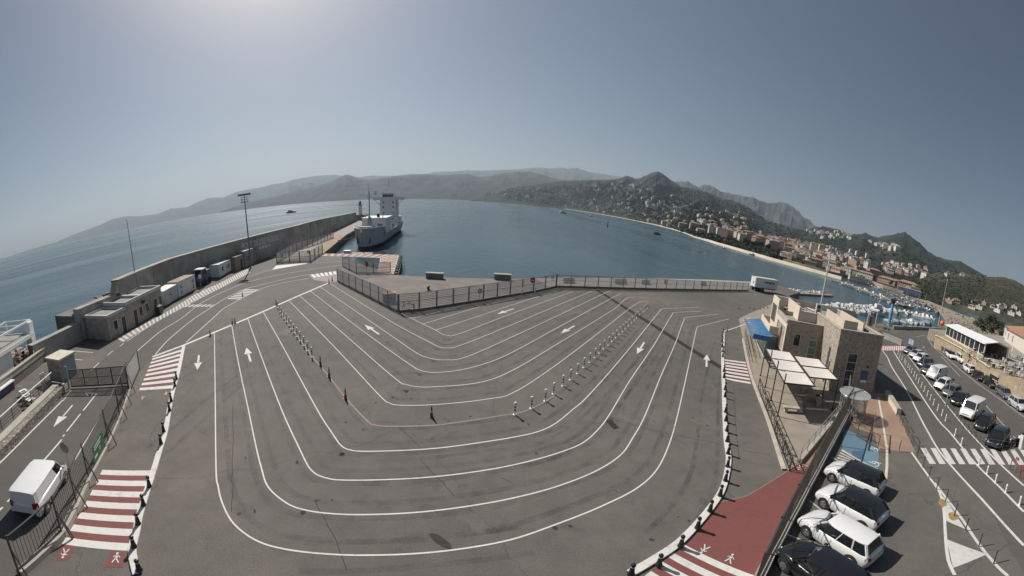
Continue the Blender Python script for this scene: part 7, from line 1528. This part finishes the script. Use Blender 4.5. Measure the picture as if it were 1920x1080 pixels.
# ------------------------------------------------------------------ vegetation
def mat_leaf(name, a, b):
    m, n, l, p = _nodes(name); oi = n.new('ShaderNodeObjectInfo'); f = noise_tex(n, l, .35, 4, .6); o = ramp(n, l, f, [(.3, a), (.68, b)]); l.new(o, p.inputs['Base Color']); p.inputs['Roughness'].default_value = .85; p.inputs['Specular IOR Level'].default_value = .2; return m
leafd = mat_leaf('dark_leaves', (.017, .025, .015), (.045, .058, .032)); leafg = mat_leaf('olive_leaves', (.042, .046, .03), (.1, .1, .068)); bark = M('bark', (.12, .09, .065), .95, .25, 4)
def crown_faces(mb, c, rx, rz, n_, size, r_, lobes=6):
    """foliage as many small leaf clumps gathered in uneven lobes"""
    L_ = [(r_.uniform(-.55, .55), r_.uniform(-.55, .55), r_.uniform(-.45, .55), r_.uniform(.38, .62)) for _ in range(lobes)]
    for _ in range(n_):
        lx, ly, lz, lr = r_.choice(L_)
        d = Vector((r_.gauss(0, 1), r_.gauss(0, 1), r_.gauss(0, 1))).normalized()*lr*(r_.random()**.35); p = Vector((c[0]+(lx+d.x)*rx, c[1]+(ly+d.y)*rx, c[2]+(lz+d.z)*rz))
        u = Vector((r_.gauss(0, 1), r_.gauss(0, 1), r_.gauss(0, .7))).normalized()*size*r_.uniform(.6, 1.4); v = u.cross(Vector((r_.gauss(0, 1), r_.gauss(0, 1), r_.gauss(0, 1)))).normalized()*size*r_.uniform(.5, 1.1)
        mb.add([p-u-v*.4, p+u*.2-v, p+u+v*.3, p-u*.2+v], [(0, 1, 2, 3)])
def tree_proto(name, label, h, rx, rz, n_, size, leaf, seed, trunk_h=.35):
    r_ = random.Random(seed); t = thing(name, label, 'tree'); mb = MB(); mb.lathe([(.05*h*.6, -.5), (.035*h*.6, h*trunk_h), (.012*h, h*.8), (0, h*.82)], 8)
    for k in range(4): a = k*1.57+r_.random(); mb.tube([(0, 0, h*trunk_h*.9), (rx*.35*math.cos(a), rx*.35*math.sin(a), h*.6), (rx*.6*math.cos(a), rx*.6*math.sin(a), h*.75)], .018*h, 6, r1=.006*h)
    mb.build('trunk', bark, t); mb = MB(); crown_faces(mb, (0, 0, h*.66), rx, rz, n_, size, r_, 8); mb.build('crown', leaf, t); return t
TR = [tree_proto('pine_tree', 'x x x x', 9, 4.6, 4.0, 420, .55, leafd, 1), tree_proto('broadleaf_tree', 'x x x x', 7, 3.6, 3.2, 380, .5, leafg, 2), tree_proto('pine_tree', 'x x x x', 11, 4.0, 5.2, 420, .55, leafd, 3)]
TN = ['dark rounded pine', 'olive-green broadleaf tree', 'tall dark pine']
def trees(n_, xr, yf, where, group, s0, s1, seed, keys=LAND, kinds=(0, 1, 2)):
    r_ = random.Random(seed)
    for k in range(n_):
        x = r_.uniform(*xr); y = yf(x, r_.random()); q, r = hit(x, y, keys)
        if q is None: continue
        i = r_.choice(kinds); dup(TR[i], q, r_.uniform(0, 6), TN[i]+' '+where, group, r_.uniform(s0, s1))
trees(26, (1392, 1442), lambda x, u: 456+(x-1392)*.2+u*5, 'in the grove behind the moored town boats', 'trees of the town grove', .75, 1.0, 41, kinds=(0, 2))
trees(30, (1255, 1390), lambda x, u: 428+(x-1255)*.22+u*9-3, 'between the sea front blocks', 'trees along the sea front', .5, .8, 42)
trees(34, (1445, 1600), lambda x, u: 478+(x-1445)*.2+u*16-6, 'among the shore houses of the town', 'trees among the shore houses', .4, .65, 43)
trees(34, (1600, 1740), lambda x, u: 515+(x-1600)*.24+u*14-8, 'on the slope above the marina', 'trees above the marina', .35, .6, 44)
trees(14, (1780, 1912), lambda x, u: 556+(x-1780)*.2+u*10, 'beside the villas across the channel', 'trees across the channel', .4, .6, 45)
def scrub(name, n_, xr, yf, s0, s1, leaf, seed, label, keys=LAND, squash=.6):
    """low growth nobody could count, one object of many small leaf clumps"""
    r_ = random.Random(seed); mb = MB(); k = 0
    for _ in range(n_):
        x = r_.uniform(*xr); y = yf(x, r_.random()); q, r = hit(x, y, keys)
        if q is None: continue
        s = r_.uniform(s0, s1)*(min(1, r/3500) if s1 > 12 else 1)
        for _j in range(5):
            p = q+Vector((r_.uniform(-1, 1)*s, r_.uniform(-1, 1)*s, r_.uniform(.15, 1)*s*squash)); d = [Vector((r_.gauss(0, 1), r_.gauss(0, 1), r_.gauss(0, .8))).normalized()*s*r_.uniform(.5, .9) for _ in range(3)]
            mb.add([p+d[0], p+d[1], p+d[2], p-(d[0]+d[1]+d[2])*.3], [(0, 1, 2), (0, 3, 1), (1, 3, 2), (2, 3, 0)])
    o = mb.build(name, leaf); o['kind'] = 'stuff'; o['label'] = label; return o
scrub('hillside_woods', 4200, (950, 1420), lambda x, u: hy(x, u*1.0)-2+(0 if x < 1270 else 8), 4, 8.5, leafd, 51, 'dark woods between the villas above the beach')
scrub('town_greenery', 900, (1240, 1470), lambda x, u: 400+(x-1240)*.235+u*36, 2.0, 4.2, leafd, 52, 'gardens and woods behind the sea front')
scrub('town_greenery', 1500, (1470, 1745), lambda x, u: 452+(x-1470)*.235+u*34, .9, 2.0, leafg, 56, 'gardens and maquis around the marina houses')
scrub('town_greenery', 900, (1470, 1745), lambda x, u: 452+(x-1470)*.235+u*34, .8, 1.7, leafd, 57, 'dark garden trees around the marina houses')
scrub('hill_maquis', 4200, (1700, 1919), lambda x, u: 520+max(0, x-1860)*.25+u*(48+max(0, x-1780)*.12), .7, 1.5, leafg, 53, 'low maquis covering the green hill', ('near', 'right'))
scrub('hill_maquis', 2400, (1700, 1919), lambda x, u: 520+max(0, x-1860)*.25+u*(44+max(0, x-1780)*.12), .6, 1.3, leafd, 54, 'dark maquis thickets on the green hill', ('near', 'right'))
scrub('mountain_maquis', 2600, (1180, 1850), lambda x, u: (352 if x < 1300 else 352+(x-1300)*.3)+u*70, 7, 16, leafd, 55, 'dark maquis patches on the hill flanks')
# near shrubs behind the restaurant
def shrub(label, px, s, seed, leaf, z=.0):
    r_ = random.Random(seed); q = P(px[0], px[1], z); t = thing('shrub', label, 'shrub', q, 0, 'shrubs behind the restaurant'); mb = MB(); crown_faces(mb, (0, 0, s*.55), s*1.3, s*.75, 420, s*.13, r_, 7); mb.build('foliage', leaf, t); mb = MB()
    for k in range(4): a = k*1.6; mb.tube([(0, 0, -.2), (s*.4*math.cos(a), s*.4*math.sin(a), s*.6)], .05*s, 5, r1=.02*s)
    mb.build('stem', bark, t)
for k, (px, s, lf, lb) in enumerate([((1856,612), 6.0, leafd, 'largest dark green shrub between the restaurant and the channel'), ((1870,617), 4.5, leafd, 'dark shrub just right of the largest one'), ((1843,612), 3.6, leafg, 'olive shrub just left of the largest one'), ((1862,624), 3.4, leafg, 'dry olive shrub in front of the largest one'), ((1846,621), 2.8, leafg, 'small dry shrub nearest the pavilion ridge'), ((1878,630), 2.6, leafg, 'small shrub beside the cream house'), ((1832,612), 2.5, leafg, 'leftmost small shrub on the dry ground')]): shrub(lb, px, s, 60+k, lf)
# grass tufts on the dry ground
rg = random.Random(8); mb = MB()
for k in range(900):
    q = P(rg.uniform(1775, 1900), rg.uniform(597, 640), .02)
    if q.x > 300: continue
    for j in range(3): a = rg.uniform(0, 6.28); s = rg.uniform(.3, .8); mb.add([q+Vector((rg.uniform(-.4, .4), rg.uniform(-.4, .4), 0)), q+Vector((.3*math.cos(a), .3*math.sin(a), .1)), q+Vector((.5*s*math.cos(a), .5*s*math.sin(a), s))], [(0, 1, 2)])
o = mb.build('dry_grass', leafg); o['kind'] = 'stuff'; o['label'] = 'dry grass behind the restaurant'
rocks(70, [P(1700,556), P(1752,576), P(1800,592), P(1838,604)], 5, -1.5, .3, .8, 2.2, 'tan boulder along the channel bank of the causeway', 'boulders along the causeway', 9)
rocks(40, [P(1768,590), P(1752,574), P(1700,557)], 6, -1.2, .2, .7, 1.6, 'tan boulder on the marina side of the causeway', 'boulders on the marina bank', 10)
mb = MB(); pts = []
for q in [(1470,497),(1510,510),(1550,518),(1590,520),(1625,528),(1660,540),(1695,551)]:
    h_, r = hit(q[0], q[1], LAND); h_ = h_ or P(q[0], q[1], .3); pts.append(h_+Vector((0, 0, 2.5)))
L_ = []; Rr = []
for i in range(len(pts)): d = (pts[min(i+1, len(pts)-1)]-pts[max(i-1, 0)]).normalized(); n_ = Vector((-d.y, d.x, 0)).normalized()*4; L_.append(pts[i]+n_); Rr.append(pts[i]-n_)
mb.grid([[p-Vector((0, 0, 5)) for p in L_], L_, Rr, [p-Vector((0, 0, 5)) for p in Rr]]); structure(mb.build('coast_track', MATS['dry_earth']))
q, r = hit(1850, 519, ('near', 'right')); q = q or Vector((500, 60, 50)); t, h = mast('radio_mast', 'tall thin radio mast on the green hill crest', q-Vector((0, 0, 2)), (1854, 495), 1.0, .6, mg); MB().lathe([(.9, h*.7), (.9, h*.74)], 8).build('dish', wht, t)
# ------------------------------------------------------------------ beach bar on the left
A_ = P(88, 657, 1.1); B_ = P(18, 710, 1.1); loc, yw = frame(A_, B_); Lb = (B_-A_).length
t = thing('terrace_deck', 'raised beach bar terrace with a pale parapet above the access road', 'terrace', (loc[0], loc[1], 0), yw)     # x along the front edge, -y towards the sea
mb = MB(); mb.box(-1, -16, -4, Lb+12, .0, 1.0); mb.build('base', M('dark_terrace_render', (.2, .185, .17), .9, .2, .6, fine=.2), t); mb = MB(); mb.box(-1, -.35, 1.0, Lb+12, .05, 1.55); mb.build('parapet', cwall, t); mb = MB(); mb.box(-1.05, -.4, 1.55, Lb+12, .1, 1.66); mb.build('coping', ccap, t)
mb = MB(); mb.box(-.6, -15.5, 1.0, Lb+12, -.36, 1.03); mb.build('floor', pave2, t)
def dk(lx, ly, lz=1.03): c, s = math.cos(yw_d), math.sin(yw_d); return Vector((loc_d[0]+lx*c-ly*s, loc_d[1]+lx*s+ly*c, lz))
loc_d, yw_d = loc, yw
barw = M('white_bar_render', (.72, .73, .73), .85, .06, .8)
t = thing('beach_bar', 'white flat-roofed beach bar with an open roof frame at the left edge', 'bar', dk(0, 0), yw_d)
mb = MB(); mb.box(6.1, -7.5, 0, Lb+12, -1.2, 2.4); mb.build('wall', barw, t); mb = MB(); mb.box(1.3, -8.2, 2.4, Lb+12, -.9, 2.6); mb.build('roof', roofm, t); mb = MB(); mb.box(1.2, -8.3, 2.35, Lb+12, -8.203, 2.75); mb.box(1.2, -.897, 2.35, Lb+12, -.8, 2.75); mb.box(1.2, -8.2, 2.35, 1.297, -.9, 2.75); mb.build('fascia', wf, t)
mb = MB(); mb.box(-.2, -2.5, 0, .75, -1.6, 3.85); mb.build('fin_wall', barw, t)
mb = MB()
for y in (-6.4, -2.05): mb.bar((-.3, y, 3.95), (Lb+12, y, 3.95), .2)
for x in np.arange(-.2, Lb+12, 2.6): mb.bar((x, -6.4, 3.97), (x, -2.05, 3.97), .14)
mb.bar((-.2, -6.4, 0), (-.2, -6.4, 3.9), .2)
mb.build('roof_frame', wf, t)
mb = MB(); mb.box(9.0, -1.195, .4, 11.5, -1.16, 2.0); mb.build('window', glass, t)
t = thing('glazed_porch', 'dark glazed front with a blue panel below the beach bar terrace', 'porch', dk(Lb, 0, 0), yw_d); mb = MB(); mb.box(0, .12, 0, 14, .5, .9); mb.build('glazing', glass, t); mb = MB(); mb.box(-.1, .1, .9, 14, .65, 1.0); mb.build('ledge', wf, t)
mb = MB(); mb.box(.8, .505, .3, 4.6, .52, .7); mb.build('blue_panel', M('blue_lettering_paint', (.08, .1, .3), .6, .35, 4), t)
def furniture(kind, label, q, yaw, group):
    key = ('f', kind)
    if key not in protos:
        if kind.endswith('chair'):
            m_ = {'white_chair': wht, 'dark_chair': trim}[kind]; t = thing('chair', 'x x x x', 'chair'); mb = MB(); mb.box(-.22, -.22, .42, .22, .22, .47); mb.build('seat', m_, t); mb = MB(); mb.box(-.22, -.25, .5, .22, -.21, .88); mb.build('backrest', m_, t)
            for x, y in ((-.2, -.23), (.2, -.23), (-.2, .2), (.2, .2)): mb = MB(); mb.bar((x, y, 0), (x, y, .5), .035); mb.build('leg', m_, t)
        else:
            m_ = {'white_table': wht, 'brown_table': btk}[kind]; t = thing('table', 'x x x x', 'table'); mb = MB(); mb.box(-.4, -.4, .71, .4, .4, .75); mb.build('tabletop', m_, t, bevel=.01); mb = MB(); mb.lathe([(.26, 0), (.26, .03), (.035, .05), (.035, .71)], 10); mb.build('pedestal', trim, t)
        protos[key] = t
    return dup(protos[key], q, yaw, label, group)
rf_ = random.Random(17)
for i in range(3):
    for j in range(3):
        x, y = .6+i*2.1+rf_.uniform(-.2, .2), -1.4-j*2.6; furniture('brown_table', 'brown table on the beach bar terrace', dk(x, y), rf_.random(), 'tables on the beach bar terrace')
        for a in (0, 2.1, 4.2): furniture('white_chair' if rf_.random() < .5 else 'dark_chair', 'chair round a brown table on the beach bar terrace', dk(x+.75*math.cos(a), y+.75*math.sin(a)), yw_d+a+1.57, 'chairs on the beach bar terrace')
for i in range(3):
    q = P(46+i*7, 746+i*8, 0); furniture('white_table', 'white table in the sunken yard beside the access road wall', q, .4, 'tables in the sunken yard')
    for a in (0.5, 3.4): furniture('white_chair', 'white chair in the sunken yard beside the access road wall', q+Vector((.8*math.cos(a), .8*math.sin(a), 0)), a+1.57, 'chairs in the sunken yard')
# steel columns by the kiosk
for k, px in enumerate([(84,745), (89,742)]): t = thing('steel_column', ['pale steel column by the gate kiosk, the nearer of a pair', 'pale steel column by the gate kiosk, the farther of a pair'][k], 'column', P(*px), .3, 'steel columns by the kiosk'); mb = MB(); mb.box(-.09, -.09, 0, .09, .09, 2.3); mb.build('shaft', acw, t); mb = MB(); mb.box(-.16, -.16, 0, .16, .16, .04); mb.build('base_plate', gry, t)
# cafe terrace on the right
ft = [(1798,668),(1812,664),(1828,672),(1820,679),(1838,684),(1852,676),(1868,684),(1846,693),(1862,697),(1880,692),(1893,700),(1878,707),(1898,712),(1912,704),(1905,692),(1885,676),(1900,680),(1912,688)]
for k, px in enumerate(ft):
    q = P(px[0]+14, px[1]-4, 2.78); furniture('white_table' if k % 3 else 'brown_table', 'pale table on the cafe terrace above the stone wall' if k % 3 else 'brown table on the cafe terrace above the stone wall', q, rf_.random(), 'tables on the cafe terrace')
    for a in (0.3, 1.9, 3.5, 5.0): furniture('dark_chair' if (k+int(a)) % 3 else 'white_chair', 'dark chair on the cafe terrace above the stone wall' if (k+int(a)) % 3 else 'white chair on the cafe terrace above the stone wall', q+Vector((.85*math.cos(a), .85*math.sin(a), 0)), a+1.57, 'chairs on the cafe terrace')
for k, (px, lb) in enumerate([((1896,668), 'folded white parasol in front of the cream house'), ((1917,690), 'folded white parasol at the right edge of the cafe terrace')]):
    t = thing('parasol', lb, 'parasol', P(px[0], px[1], 2.78), 0, 'folded parasols on the cafe terrace'); MB().lathe([(.3, 0), (.3, .06), (.03, .08), (.03, 2.7)], 10).build('pole', gry, t); MB().lathe([(.05, .9), (.22, 1.1), (.12, 2.2), (.03, 2.75), (0, 2.76)], 10).build('folded_canopy', canv, t, smooth=True)
for o in list(bpy.data.objects):
    try:
        if o.get('label') == 'x x x x':
            for ch in list(o.children_recursive): bpy.data.objects.remove(ch)
            bpy.data.objects.remove(o)
    except ReferenceError: pass
# ------------------------------------------------------------------ haze over the bay
hz, n, l, p = _nodes('sea_haze'); n.remove(p)
pv = n.new('ShaderNodeVolumePrincipled'); pv.inputs['Density'].default_value = HAZE; pv.inputs['Color'].default_value = (.62, .74, .86, 1)
pv.inputs['Anisotropy'].default_value = .2
l.new(pv.outputs[0], n['Material Output'].inputs['Volume'])
mb = MB(); mb.box(-26000, -10000, -9, 26000, 26000, 1900)
o = mb.build('haze', hz); o['kind'] = 'stuff'; o['label'] = 'pale sea haze over the bay'
